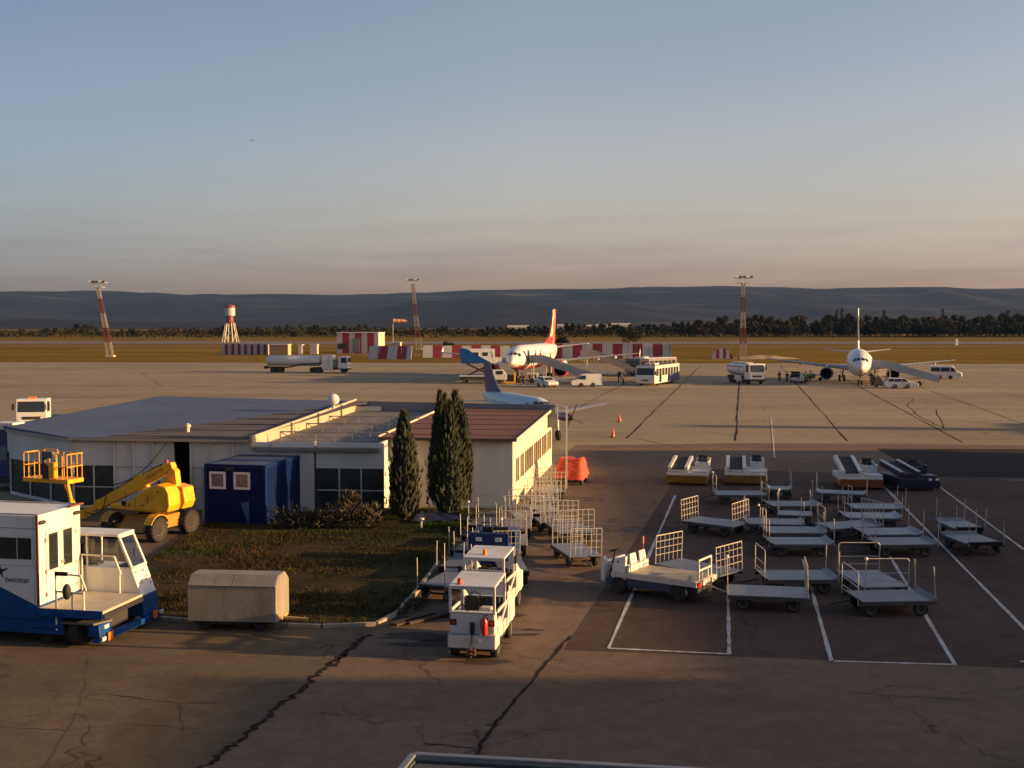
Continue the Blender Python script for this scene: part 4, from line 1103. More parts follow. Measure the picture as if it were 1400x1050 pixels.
b = MB(); b.prism([(.5, .95), (.8, .95), (.8, 1.25), (.55, 1.2)], 1, .05, .55); b.build('battery_cover', M_WHITE, tg, bevel=.03)
lh = MB(); lh.lathe([(.005, -.05), (.08, -.04), (.09, .05), (.06, .08)], (-.05, .12, 1.08), 0, 14); lh.build('headlight', M_LAMP_W, tg, smooth=True)
for y in (.42, 1.08):
    s = MB(); s.hexa([(.86, y - .24, .98), (.94, y - .24, .98), (.94, y + .24, .98), (.86, y + .24, .98)], [(.80, y - .2, 1.32), (.88, y - .2, 1.32), (.88, y + .2, 1.32), (.80, y + .2, 1.32)])
    s.build('backrest', M_LOADW, tg, bevel=.03)
    MB().box(.4, .84, y - .24, y + .24, .97, 1.06).build('seat', M_BLACK, tg, bevel=.03)
s = MB(); s.box(.86, .94, .04, .73, .74, .96); s.box(.86, .94, .77, Wg - .04, .74, .96); s.build('seat_box', M_LOADW, tg, bevel=.015)
c = MB(); c.tube((.02, .4, .45), (.22, .4, 1.36), .03); c.path([(.22 + .21 * math.cos(k * .524), .4 + .21 * math.sin(k * .524), 1.36 + .05 * math.cos(k * .524)) for k in range(12)], .02, 6, True); c.beam((.02, .4, 1.31), (.42, .4, 1.41), .03, .02); c.build('steering_wheel', M_BLACK, tg, smooth=True)
g = MB()
for y in (.35, 1.3): g.beam((Lg - .05, y, .62), (Lg - .05, y, 1.34), .06, .06)
g.beam((Lg - .05, .32, 1.36), (Lg - .05, 1.33, 1.36), .06, .06); g.beam((Lg - .05, .38, 1.03), (Lg - .05, 1.27, 1.03), .05, .06)
for y in (.6, 1.05): g.beam((Lg - .05, y, .7), (Lg - .05, y, 1.0), .05, .05)
g.build('tail_rail', M_LOADW, tg, bevel=.01)
for y in (.12, .5, 1.2): MB().box(Lg + .05, Lg + .1, y - .1, y + .1, .55, .70).build('tail_light', M_LAMP_R if y < .4 else M_LOADW, tg)
mp_ = MB(); mp_.tube((.8, 1.3, .9), (.8, 1.3, 1.75), .015); mp_.box(.78, .82, 1.26, 1.34, 1.5, 1.75); mp_.build('marker_pole', mat('faded_red_marker', (.4, .12, .08), .6), tg)
for x in (.55, 2.75):
    for y in (.1, Wg - .1): wheel(tg, x, y, .30, .2, M_TYRE, mat('dark_wheel_hub', (.10, .10, .10), .5))
MB().box(Lg - .5, Lg, .2, Wg - .2, .2, .56).build('rear_box', M_DARK, tg)
b = MB(); b.tube((Lg + .05, .7, .55), (Lg + 1.0, .8, .28), .025); b.build('drawbar', M_GALV, tg)

# --- orange covered trailer at the far end of the annex
oc = thing('covered_trailer', 'trailer heaped under a bright orange plastic net beside the annex', 'trailer', G(777, 664), -R(12))
m_ = MB(); nx_, ny_ = 16, 8; vs = []
for j in range(ny_ + 1):
    for i in range(nx_ + 1):
        x = -.85 + 1.7 * i / nx_; y = 0 + 2.4 * j / ny_
        e_ = min(1, min(i, nx_ - i) / 2.5); f__ = min(1, min(j, ny_ - j) / 2)
        z = .35 + 1.05 * (e_ * f__) ** .5 + .18 * mnoise.noise(Vector((x * 2.2, y * 2.2, 1)))
        vs.append((x * (1 + .1 * mnoise.noise(Vector((y * 2, 3, x)))) , y, max(.25, z)))
m_.add(vs, [(j * (nx_ + 1) + i, j * (nx_ + 1) + i + 1, (j + 1) * (nx_ + 1) + i + 1, (j + 1) * (nx_ + 1) + i) for j in range(ny_) for i in range(nx_)])
m_.build('net_cover', mat('orange_plastic_net', (.62, .07, .018), .6, var=.5, scale=7, bump=.8, bscale=14), oc, smooth=True)
MB().box(-.75, .75, .1, 2.3, .28, .45).build('bed', M_CHAS, oc)
for x in (-.68, .68):
    for y in (.35, 1.9): wheel(oc, x, y, .24, .16, M_TYRE, M_RIM).rotation_euler = (0, 0, R(90))

# --- grey box trailer by the kerb
gb_l, gb_r = G(257, 863.5), G(380, 864)
gt = thing('box_trailer', 'dull grey steel box trailer with a hipped lid beside the lawn kerb', 'trailer', gb_l, heading(gb_r - gb_l) - R(4)); gt.location.z = .016
w = (gb_r - gb_l).length * 1.0
M_STEELBOX = mat('weathered_galvanised_box', (.27, .245, .205), .6, .15, var=.18, scale=1.2, stretch=(1, 1, .5), dirt=(.17, .14, .11), dirt_amt=.7, bump=.1)
bx = MB(); bx.prism([(0, .30), (1.35, .30), (1.35, 1.33), (.95, 1.62), (.30, 1.62), (0, 1.36)], 0, 0, w); bx.build('body', M_STEELBOX, gt, bevel=.015)
ld = MB()
for x0_, x1_ in ((.03, w * .3), (w * .3 + .02, w * .5), (w * .5 + .02, w - .03)):
    ld.hexa([(x0_, -.02, 1.352), (x1_, -.02, 1.352), (x1_, .31, 1.622), (x0_, .31, 1.622)], [(x0_, -.035, 1.368), (x1_, -.035, 1.368), (x1_, .30, 1.645), (x0_, .30, 1.645)])
ld.build('lid', mat('lid_sheet', (.26, .245, .22), .55, .2, var=.25, scale=1.0), gt)
MB().box(w, w + .02, .5, 1.2, .25, .35).beam((w, .67, .3), (w + .75, .67, .26), .08, .06).build('drawbar', mat('yellowed_drawbar', (.35, .27, .10), .6, var=.3), gt)
MB().box(.1, w - .1, .15, 1.2, .2, .3).build('chassis', M_CHAS, gt)
for x in (.45, w - .5):
    for y in (.2, 1.15): wheel(gt, x, y, .2, .14, M_TYRE, mat('dark_wheel_hub', (.10, .10, .10), .5))

# --- dark planks lying on the ground, wheel chocks
for i, (u, v, a, l) in enumerate([(566, 850, 40, 1.7), (588, 847, 38, 1.9)]):
    q = G(u, v); o = MB().box(-l / 2, l / 2, -.16, .16, 0, .07).build('plank', mat('oil_dark_timber', (.05, .036, .028), .85, var=.35), bevel=.01)
    tag(o, ['dark timber plank on the asphalt beside the kerb, farther from the tractor', 'dark timber plank on the asphalt, the one closer to the tractor'][i], 'plank', 'dark planks by the kerb'); o.location = (q.x, q.y, .046); o.rotation_euler = (0, 0, R(a + 8))
# ---------------------------------------------------------------- terminal behind the viewer (its mass shades the near yard from the southern sky)
tm_ = thing('terminal_building', 'tall airport terminal block rising behind the viewer', 'building', (0, -1.6, 0))
MB().box(-70, 55, -30, 0, 0, 6.6).box(-70, 55, -30, -1.2, 6.6, 11).build('wall', mat('dark_terminal_cladding', (.16, .15, .14), .7, var=.15, scale=.3), tm_)
for k in range(24):
    MB().box(-68 + k * 5.1, -63.6 + k * 5.1, -1.2, -1.12, 7.6, 10.2).build('window', M_GLASS, tm_)

# ---------------------------------------------------------------- yellow boom lift
M_YEL = mat('machine_yellow', (.90, .42, .012), .42, var=.12, scale=2, dirt=(.28, .13, .02), dirt_amt=.5)
M_YEL2 = mat('machine_yellow_shaded', (.40, .19, .015), .55, var=.25, scale=3, dirt=(.12, .08, .02), dirt_amt=.6)  # shade on the chassis put into a darker yellow, with some grime
bu = Vector((-.93, .37, 0)).normalized()                               # boom runs left and away
Bw = Vector((-14.65, 46.5, 0)); wv = Vector((-bu.y * -1, -bu.x, 0)); wv = Vector((.37, .93, 0)).normalized()
cen = Bw + bu * 1.2 + wv * 1.05
bl = thing('boom_lift', 'yellow self propelled boom lift with basket raised left before the shed', 'boom lift', cen, heading(-bu))
# local: +x = away from the boom tip (right), y = away from viewer
ch = MB()
ch.prism([(-1.02, .42), (1.02, .42), (1.02, .98), (-.55, .98), (-1.02, .70)], 1, -.62, .62)
for sx in (-1, 1): ch.box(-1.2, 1.2, sx * 1.0 - .1, sx * 1.0 + .1, .42, .62)
ch.hexa([(-.78, -1.45, .40), (.78, -1.45, .40), (.78, -.62, .40), (-.78, -.62, .40)], [(-.62, -1.30, .55), (.62, -1.30, .55), (.70, -.62, 1.02), (-.70, -.62, 1.02)])
ch.build('chassis', M_YEL2, bl, bevel=.03)
MB().box(-.6, .6, -1.25, 1.25, .3, .44).build('axle_frame', M_DARK, bl)
for sx in (-1, 1):
    for sy in (-1, 1):
        o = wheel(bl, sx * 1.14, sy * 1.05, .52, .38, M_TYRE, mat('grimy_yellow_hub', (.20, .12, .03), .6, var=.3), rim=.5)
        o.rotation_euler = (0, 0, R(90))
        tr_ = MB()
        for k in range(20):
            a = 2 * math.pi * k / 20
            for s in (-1, 1):
                c = (math.cos(a) * .515, s * .09, math.sin(a) * .515); tr_.beam(c, (math.cos(a + s * .12) * .515, s * .19, math.sin(a + s * .12) * .515), .06, .05, up=(math.cos(a), 0, math.sin(a)))
        tr_.build('tread', M_TYRE, o)
        fe = MB(); r_ = .60
        pts = [(sx * 1.14 + 0, 0)]
        ring = []
        for k in range(9):
            a = R(25) + R(130) * k / 8; ring.append((sy * 1.05 + r_ * math.cos(a), .52 + r_ * math.sin(a)))
        ring2 = [(sy * 1.05 + (r_ + .03) * math.cos(R(25) + R(130) * k / 8), .52 + (r_ + .03) * math.sin(R(25) + R(130) * k / 8)) for k in range(9)]
        for k in range(8):
            q = [ring[k], ring[k + 1], ring2[k + 1], ring2[k]]
            fe.prism(q, 0, sx * 1.14 - .2, sx * 1.14 + .2)
        if sy < 0 or sx < 0: fe.build('fender', M_YEL if sx > 0 else M_YEL2, bl)
MB().lathe([(.5, .98), (.5, 1.14), (.44, 1.16)], (0, 0, 0), 2, 20).build('turntable', M_DARK, bl, smooth=True)
tu = MB()
prof = [(-1.35, 1.22), (1.35, 1.16), (1.62, 1.24), (1.72, 1.5), (1.68, 2.0), (1.52, 2.28), (1.1, 2.36), (.55, 2.18), (.05, 1.86), (-.45, 1.50), (-1.35, 1.42)]
tu.prism(prof, 1, -.95, -.18)
tu.build('engine_cowl', M_YEL, bl, bevel=.06, seg=3)
tu = MB(); tu.prism([(-1.2, 1.22), (1.45, 1.18), (1.6, 1.5), (1.5, 2.1), (1.0, 2.2), (-.3, 1.6), (-1.2, 1.5)], 1, .22, .95); tu.build('tank_cowl', M_YEL, bl, bevel=.06, seg=3)
MB().box(-.9, 1.3, -.18, .22, 1.16, 1.5).build('turret_frame', M_DARK, bl)
MB().box(-.72, -.5, -.97, -.945, 1.38, 1.58).build('cowl_hole', M_BLACK, bl)
for x, z, wx, wz in ((1.15, 2.05, .16, .08), (.62, 1.72, .10, .35), (.35, 1.45, .22, .10), (-.35, 1.42, .12, .2)):
    MB().box(x - wx / 2, x + wx / 2, -.956, -.945, z - wz / 2, z + wz / 2).build('decal', mat('orange_red_decal', (.50, .14, .02), .5, var=.3, scale=20), bl)
pv = (1.12, 0, 3.05)
an_ = MB(); an_.prism([(1.05, 2.1), (1.5, 2.2), (1.42, 2.85), (1.22, 3.0), (1.0, 2.75), (.6, 2.2)], 1, -.16, .16); an_.build('mast_bracket', M_YEL, bl, bevel=.03)
bt = (-3.85, 0, .60)
pvv, btv = Vector(pv), Vector(bt); dvv = (btv - pvv).normalized(); upv = Vector((-dvv.z, 0, dvv.x)); upv = upv if upv.z > 0 else -upv
bm_ = MB()
def boomseg(t0, t1, h0, h1, w):
    a, b = pvv + (btv - pvv) * t0, pvv + (btv - pvv) * t1
    bm_.hexa([a - upv * h0 / 2 + Vector((0, -w / 2, 0)), b - upv * h1 / 2 + Vector((0, -w / 2, 0)), b - upv * h1 / 2 + Vector((0, w / 2, 0)), a - upv * h0 / 2 + Vector((0, w / 2, 0))],
             [a + upv * h0 / 2 + Vector((0, -w / 2, 0)), b + upv * h1 / 2 + Vector((0, -w / 2, 0)), b + upv * h1 / 2 + Vector((0, w / 2, 0)), a + upv * h0 / 2 + Vector((0, w / 2, 0))])
boomseg(-.02, .10, .22, .42, .32); boomseg(.10, .28, .42, .46, .32); boomseg(.28, .36, .66, .60, .34); boomseg(.36, .74, .50, .40, .32)
bm_.build('boom', M_YEL, bl, bevel=.02)
bm_ = MB(); boomseg(.74, .78, .44, .44, .36); boomseg(.78, .93, .26, .26, .2); boomseg(.86, .90, .38, .38, .3); boomseg(.93, 1.0, .34, .30, .26)
bm_.build('boom_extension', M_YEL, bl, bevel=.02)
rod = MB(); rod.tube(pvv + dvv * .9 - upv * .35, Vector((.2, 0, 1.55)), .07, 10); rod.tube(pvv + dvv * 4.2 + upv * .28, pvv + dvv * 1.5 + upv * .30, .025, 6); rod.build('lift_cylinder', M_DARK, bl, smooth=True)
MB().lathe([(.01, .14), (.07, .12), (.08, 0)], (pv[0] - .25, 0, pv[2] + .1), 2, 10).build('beacon', M_LAMP_R, bl, smooth=True)
ang_b = math.atan2(-dvv.z, -dvv.x)
mtx = Matrix.Translation(pvv + dvv * .88 + Vector((0, -.165, 0))) @ Matrix.Rotation(-ang_b, 4, 'Y') @ Matrix.Rotation(R(90), 4, 'X')
text_part('lettering', 'HAULOTTE', .20, mat('dark_red_letters', (.30, .05, .015), .6), bl, mtx)
hs_ = MB()                                                            # hydraulic hoses looping along the boom
for o_, y_ in ((.30, -.08), (.33, 0), (.31, .08)):
    hs_.path([pvv + dvv * (.4 + .5 * k) + upv * (o_ - .07 + .03 * math.sin(k * 1.3 + y_ * 9)) + Vector((0, y_, 0)) for k in range(9)], .018, 5)
hs_.path([pvv + dvv * 3.6 + upv * .2 + Vector((0, -.2, 0)), pvv + dvv * 4.0 - upv * .3 + Vector((0, -.26, 0)), pvv + dvv * 4.5 - upv * .35 + Vector((0, -.25, 0)), pvv + dvv * 5.0 + Vector((0, -.2, 0))], .02, 5)
hs_.build('hydraulic_hose', M_BLACK, bl, smooth=True)
gl_ = MB(); gl_.box(-.52, -.5, -.957, -.944, 1.25, 2.0); gl_.box(.0, .012, -.957, -.944, 1.2, 1.8); gl_.box(.02, 1.6, -.957, -.944, 1.262, 1.272); gl_.build('cowl_joint', M_DARK, bl)
# jib and basket
jb = Vector((-4.55, .25, 1.15)); jt = Vector((-4.7, .2, 1.95))
j_ = MB(); j_.beam(btv, jb, .2, .2); j_.tube(jb, jt, .09, 10); j_.tube(jb + Vector((-.18, .1, .15)), jt + Vector((-.28, .1, .1)), .05, 8); j_.build('jib', M_YEL, bl)
ba = MB(); bc = Vector((-5.45, .15, 2.02)); bw_, bd_ = 1.28, .48
ba.box(bc.x - bw_, bc.x + bw_, bc.y - bd_, bc.y + bd_, bc.z, bc.z + .18)
ba.build('basket_floor', M_YEL, bl, bevel=.01)
rl_ = MB(); z0 = bc.z + .18; z1 = bc.z + 1.28
xs_ = [-1.22, -.95, -.62, -.2, .2, .62, .95, 1.22]
for y in (-bd_ + .03, bd_ - .03):
    for x in xs_:
        if abs(x) < .5 and y < 0: continue
        rl_.tube((bc.x + x, bc.y + y, z0), (bc.x + x, bc.y + y, z1), .02, 6)
    for z in (z1, (z0 + z1) / 2):
        if y > 0: rl_.tube((bc.x - 1.24, bc.y + y, z), (bc.x + 1.24, bc.y + y, z), .024, 6)
        else:
            rl_.tube((bc.x - 1.24, bc.y + y, z), (bc.x - .6, bc.y + y, z), .024, 6); rl_.tube((bc.x + .6, bc.y + y, z), (bc.x + 1.24, bc.y + y, z), .024, 6)
for x in (-1.24, 1.24):
    for z in (z1, (z0 + z1) / 2): rl_.tube((bc.x + x, bc.y - bd_, z), (bc.x + x, bc.y + bd_, z), .024, 6)
rl_.path([(bc.x - .2, bc.y - .3, z1), (bc.x - .15, bc.y - .3, z1 + .22), (bc.x + .55, bc.y - .3, z1 + .2), (bc.x + .62, bc.y - .3, z1)], .022, 6)
rl_.build('basket_rail', M_YEL, bl, smooth=True)
cp_ = MB(); cp_.box(bc.x - .1, bc.x + .5, bc.y - .55, bc.y - .3, z1 - .18, z1 + .1)
for k in range(5): cp_.tube((bc.x + .0 + .1 * k, bc.y - .42, z1 + .1), (bc.x + .0 + .1 * k, bc.y - .42, z1 + .2), .015, 5)
cp_.build('control_panel', mat('grey_control_box', (.10, .10, .10), .6), bl)
MB().box(bc.x + .32, bc.x + .62, bc.y - .62, bc.y - .35, z0 + .05, z0 + .75).build('basket_mount', M_YEL, bl, bevel=.03)
MB().box(bc.x - .06, bc.x + .06, bc.y - .58, bc.y - .42, z0, z0 + .95).box(bc.x + .02, bc.x + .28, bc.y - .6, bc.y - .5, z0 + .02, z0 + .6).build('hose_bundle', mat('brown_hose_cover', (.07, .03, .02), .7), bl)

# ---------------------------------------------------------------- white and blue ambulift truck at the left edge
M_AMB = mat('ambulift_white', (.70, .70, .66), .4, var=.05, scale=1.2, dirt=(.40, .36, .28), dirt_amt=.55, stretch=(1, 1, .35))
M_AMBB = mat('ambulift_blue', (.006, .060, .23), .45, var=.15, scale=2, dirt=(.02, .05, .12), dirt_amt=.5, spec=.25)
am = thing('ambulift_truck', 'white and navy high loader truck with platform and slanted cab at the left edge', 'truck', (-13.25, 31.3, .0145), RB)
bx = MB()
bx.prism([(0, 1.1), (0, 3.65), (-6.5, 3.65), (-6.5, 2.0), (-2.1, 2.0)], 1, 0, 2.15)
bx.build('body', M_AMB, am, bevel=.02)
bl2 = MB(); bl2.prism([(0, 1.09), (-2.1, 1.99), (-6.5, 1.99), (-6.5, .75), (0, .75)], 1, .004, 2.146); bl2.build('skirt', M_AMBB, am, bevel=.01)
dr = MB()                                                             # sunlit front door leaf with frame
dr.box(.0, .035, .42, 1.86, 1.12, 3.2); dr.box(.0, .05, 1.115, 1.155, 1.12, 3.2)
d_o = dr.build('door', M_AMB, am, bevel=.008)
for y in (.55, 1.25):
    MB().box(.036, .045, y, y + .36, 2.05, 3.02).build('door_window', M_GLASS, d_o, bevel=.0)
    rimm = MB()
    for a, b, c, d in ((y - .03, y, 2.02, 3.05), (y + .36, y + .39, 2.02, 3.05), (y, y + .36, 2.02, 2.05), (y, y + .36, 3.02, 3.05)): rimm.box(.036, .05, a, b, c, d)
    rimm.build('window_seal', M_BLACK, d_o)
MB().box(.036, .075, 1.09, 1.13, 2.1, 2.2).box(.036, .07, 1.17, 1.2, 2.1, 2.2).build('door_handle', M_GALV, d_o)
for y in (.22, 1.9):
    MB().ball((.07, y, 3.44), .11, 8, (.5, 1.25, .55)).build('work_lamp', M_DARK, am, smooth=True)
MB().box(.0, .10, 1.5, 2.18, 3.65, 3.70).box(.0, .06, -.02, .02, 1.1, 3.66).build('edge_trim', mat('rust_red_trim', (.20, .06, .03), .6), am)
for x0_, x1_ in ((-1.42, -.62), (-.58, -.16)):
    MB().box(x0_, x1_, -.014, -.003, 2.42, 3.02).build('window', M_GLASS, am)
jn = MB()                                                             # panel joints, rub strip and hinges of the box body
for x_ in (-1.5, -.09): jn.box(x_ - .004, x_ + .004, -.006, .0, 1.95 if x_ < -1 else 1.2, 3.6)
jn.box(-6.4, -.02, -.008, .0, 3.28, 3.30); jn.box(-6.4, -.02, -.006, .0, 2.235, 2.245)
jn.build('panel_joint', mat('grey_panel_joint', (.28, .28, .27), .6), am)
hg = MB()
for z_ in (1.35, 2.0, 2.9):
    for y_ in (.40, 1.84): hg.box(.035, .06, y_ - .03, y_ + .03, z_ - .06, z_ + .06)
hg.build('hinge', M_GALV, d_o)
MB().box(-6.4, .02, .06, .10, 3.65, 3.69).box(-6.4, .02, 2.05, 2.09, 3.65, 3.69).build('roof_gutter', M_GALV, am)
st_ = MB()
for k, (y_, z_, w_s) in enumerate(((2.35, 1.62, .16), (2.38, 1.30, .20), (2.9, 1.2, .10))): st_.add([(1.625 + (1.74 - z_) * .38 + .012, y_ - w_s / 2, z_), (1.625 + (1.74 - z_) * .38 + .012, y_ + w_s / 2, z_), (1.625 + (1.74 - z_ - .05) * .38 + .012, y_ + w_s / 2, z_ + .05), (1.625 + (1.74 - z_ - .05) * .38 + .012, y_ - w_s / 2, z_ + .05)], [(0, 1, 2, 3)])
st_.build('sticker', mat('grey_badge', (.3, .3, .28), .5), am)
# dark script and a star-like swoosh on the side
mtx = Matrix.Translation((-.62, -.006, 1.83)) @ Matrix.Rotation(R(90), 4, 'X')
M_INK = mat('grey_lettering', (.05, .06, .08), .6)
text_part('lettering', 'twinstar', .23, M_INK, am, mtx)
em = MB()
for a0, rr_ in ((20, .30), (95, .22), (160, .26), (230, .2), (300, .22)):
    a = R(a0); em.add([(-1.15 + .06 * math.cos(a + 1.57), -.006, 2.05 + .06 * math.sin(a + 1.57)), (-1.15 + rr_ * math.cos(a), -.006, 2.05 + rr_ * math.sin(a)), (-1.15 + .06 * math.cos(a - 1.57), -.006, 2.05 + .06 * math.sin(a - 1.57))], [(0, 1, 2)])
em.build('emblem', M_INK, am)
lb = MB(); lb.box(-6.5, .75, .06, .14, .32, .75); lb.box(-6.5, 1.0, 2.0, 2.1, .32, .75); lb.box(.0, .75, .02, .10, .75, 1.02); lb.box(-.3, .75, .01, .06, .5, .62); lb.build('chassis_side', M_AMBB, am, bevel=.015)
un = MB(); un.box(-6.5, 1.7, .35, 1.8, .35, .78); un.box(.3, 1.6, .3, 2.0, .75, .94); un.build('underframe', M_DARK, am)
pf = MB(); pf.box(.02, 2.0, .0, 2.14, .98, 1.06); pf.build('platform', mat('tan_platform_floor', (.42, .38, .31), .7, var=.15, scale=2, dirt=(.25, .21, .16)), am, bevel=.01)
pe = MB(); pe.box(.02, 2.0, -.03, .0, .84, 1.07); pe.build('platform_edge', M_AMBB, am); MB().box(1.2, 2.03, .03, 2.1, .85, .97).build('roller_edge', M_BLACK, am)
sp_ = MB(); sp_.hexa([(.72, -.02, .66), (1.72, -.02, .66), (1.95, .55, .66), (.72, .55, .66)], [(.72, -.02, .71), (1.72, -.02, .71), (1.95, .55, .71), (.72, .55, .71)]); sp_.build('step', mat('grey_tread_plate', (.12, .12, .11), .6, .3), am)
bp_ = MB()
bp_.hexa([(1.62, .0, .16), (1.9, .0, .16), (2.1, 3.1, .16), (1.9, 3.1, .16)], [(1.72, .0, .34), (1.92, .0, .34), (2.12, 3.1, .34), (1.92, 3.1, .34)])
bp_.hexa([(1.52, -.02, .34), (1.92, -.02, .34), (1.94, .55, .34), (1.60, .55, .34)], [(1.62, -.02, .66), (1.88, -.02, .66), (1.92, .55, .66), (1.7, .55, .66)])
bp_.build('bumper', M_AMBB, am, bevel=.02)
for y, z in ((.10, .27), (2.95, .34)): MB().box(1.93 + .065 * y, 1.97 + .065 * y, y - .09, y + .09, z - .05, z + .05).build('headlight', M_LAMP_W, am)
for y, z in ((.38, .30), (2.6, .36)): MB().box(1.95 + .065 * y, 1.98 + .065 * y, y - .12, y + .12, z - .12, z + .1).build('indicator', M_LAMP_O, am)
MB().box(1.89, 1.93, .2, .42, .52, .62).build('headlight', M_LAMP_W, am)
cb_ = MB()                                                            # driver's cab along the far side
cb_.prism([(-.9, .9), (1.92, .95), (1.62, 1.74), (1.62, 1.78), (-.9, 1.78)], 1, 2.2, 3.05)
cb_.build('cab', M_AMB, am, bevel=.02)
cl_b = MB(); cl_b.prism([(1.0, .36), (2.0, .36), (1.93, .945), (1.0, .89)], 1, 2.2, 3.06); cl_b.build('cab_skirt', M_AMBB, am, bevel=.02)
rf2 = MB(); rf2.box(-.9, 1.22, 2.17, 3.08, 2.70, 2.78); rf2.build('cab_roof', M_AMB, am, bevel=.02)
for y in (2.24, 3.01):
    for x in (-.86, .15): MB().beam((x, y, 1.77), (x, y, 2.71), .05, .05).build('pillar', M_AMB, am)
    MB().beam((1.60, y, 1.76), (1.18, y, 2.72), .08, .07).build('pillar', M_AMB, am, bevel=.01)
ws = MB(); ws.hexa([(1.60, 2.28, 1.80), (1.60, 2.97, 1.80), (1.58, 2.97, 1.80), (1.58, 2.28, 1.80)], [(1.21, 2.28, 2.66), (1.21, 2.97, 2.66), (1.19, 2.97, 2.66), (1.19, 2.28, 2.66)])
M_CLEAR = mat('clear_cab_glass', (.82, .88, .86), .04, trans=1., var=.02)
ws.build('windshield', M_CLEAR, am)
MB().beam((1.62, 2.24, 1.79), (1.62, 3.01, 1.79), .06, .06).beam((1.19, 2.24, 2.68), (1.19, 3.01, 2.68), .06, .06).build('windshield_frame', M_AMB, am)
MB().box(-.83, .12, 2.235, 2.245, 1.8, 2.68).box(.18, 1.16, 2.235, 2.245, 1.8, 2.60).build('side_window', M_CLEAR, am)
MB().box(-.2, .35, 2.45, 2.85, 1.2, 1.85).box(-.3, -.1, 2.45, 2.85, 1.85, 2.4).build('driver_seat', M_BLACK, am, bevel=.04)
MB().box(1.0, 1.5, 2.3, 2.95, 1.5, 1.8).build('dashboard', M_DARK, am, bevel=.03)
for z, y in ((1.62, 2.75), (1.45, 2.82)):
    MB().lathe([(.004, 0), (.05, .01), (.05, .02)], (1.665 + (1.62 - z) * .38, y, z), 0, 10).build('badge', mat('grey_badge', (.3, .3, .28), .5), am)
mtx = Matrix.Translation((1.76, 2.62, 1.38)) @ Matrix.Rotation(R(-20), 4, 'Y') @ Matrix.Rotation(R(90), 4, 'Z') @ Matrix.Rotation(R(90), 4, 'X')
text_part('lettering', 'twinstar', .13, M_INK, am, mtx)
MB().box(1.15, 1.22, 3.08, 3.2, 1.95, 2.2).build('mirror', M_BLACK, am)
def rail(name, pts_list):
    r_ = MB()
    for p in pts_list: r_.path(p, .028, 8)
    return r_.build(name, mat('cream_rail_tube', (.62, .58, .48), .45, var=.1), am, smooth=True)
rail('railing', [[(.55, .04, .45), (.55, .04, 2.05), (1.32, .04, 2.02), (1.48, .04, 1.62), (1.40, .04, 1.62), (1.40, .04, 1.03)], [(.55, .04, 1.55), (1.40, .04, 1.52)], [(1.05, .04, 1.03), (1.05, .04, 1.55)]])
rail('railing', [[(.06, 2.1, 1.05), (.06, 2.1, 2.15), (1.12, 2.1, 2.13), (1.32, 2.1, 1.62), (1.28, 2.1, 1.62), (1.28, 2.1, 1.05)]])
MB().box(.55, .95, -.03, .03, 2.0, 2.12).build('grip', M_BLACK, am, bevel=.02)
k = MB(); k.ball((.95, -.06, 1.58), .17, 8, (.7, .7, 1.35)); k.build('rubber_bumper', M_BLACK, am, smooth=True)
wh = wheel(am, 1.12, .38, .40, .36, M_TYRE, M_DARK); wh.rotation_euler = (0, 0, R(68))
wheel(am, 1.12, 2.6, .40, .36, M_TYRE, M_DARK).rotation_euler = (0, 0, R(68))
wheel(am, -3.2, .3, .45, .4, M_TYRE, M_RIM); wheel(am, -3.2, 1.9, .45, .4, M_TYRE, M_RIM)
wheel(am, .1, .3, .26, .2, M_TYRE, M_DARK)

# ---------------------------------------------------------------- trucks seen over the left end of the shed
def cabover(parent, W, z0, z1, Ld, m_body, y0=0.):
    """Square truck cab facing local -y, centred on x = 0."""
    c = MB(); c.prism([(y0, z0), (y0 + Ld, z0), (y0 + Ld, z1), (y0 + .18, z1), (y0, z0 + (z1 - z0) * .45)], 0, -W / 2, W / 2); cab_ = c.build('cab', m_body, parent, bevel=.05)
    zz = z0 + (z1 - z0) * .47
    g = MB(); g.hexa([(-W / 2 + .12, y0 + .004, zz), (W / 2 - .12, y0 + .004, zz), (W / 2 - .12, y0 + .05, zz), (-W / 2 + .12, y0 + .05, zz)], [(-W / 2 + .16, y0 + .125, z1 - .2), (W / 2 - .16, y0 + .125, z1 - .2), (W / 2 - .16, y0 + .2, z1 - .2), (-W / 2 + .16, y0 + .2, z1 - .2)])
    g.build('windscreen', M_GLASS, cab_)
    for s in (-1, 1):
        MB().box(s * (W / 2 + .004) - .008, s * (W / 2 + .004) + .008, y0 + .3, y0 + Ld * .7, zz, z1 - .22).build('side_window', M_GLASS, cab_)
        m_ = MB(); m_.box(s * (W / 2 + .2) - .09, s * (W / 2 + .2) + .09, y0 - .05, y0 + .02, z1 - .9, z1 - .35); m_.beam((s * W / 2, y0 + .1, z1 - .4), (s * (W / 2 + .2), y0, z1 - .38), .03, .03); m_.build('mirror', M_BLACK, cab_)
        MB().box(s * W * .36 - .15, s * W * .36 + .15, y0 - .03, y0 + .01, z0 + .15, z0 + .32).build('headlight', M_LAMP_W, cab_)
    MB().box(-W * .3, W * .3, y0 - .02, y0 + .01, z0 + .35, z0 + .6).build('grille', M_DARK, cab_)
    MB().box(-W / 2, W / 2, y0 - .06, y0 + .1, z0 - .25, z0 + .05).build('bumper', M_DARK, cab_)
    return cab_
q = G(43, 591)
wt = thing('truck', 'white truck cab looking over the left end of the shed roof', 'truck', (q.x, q.y, .012), R(11))
cabover(wt, 2.4, .7, 2.75, 1.9, M_WHITE)
MB().box(-1.1, 1.1, 2.1, 7.5, .6, .9).build('chassis', M_DARK, wt); MB().box(-1.1, -.4, 2.3, 4.5, .9, 1.6).build('load_body', M_DARK, wt, bevel=.03)
MB().box(-.3, .3, .5, .8, 2.75, 2.92).build('roof_light', M_LAMP_O, wt)
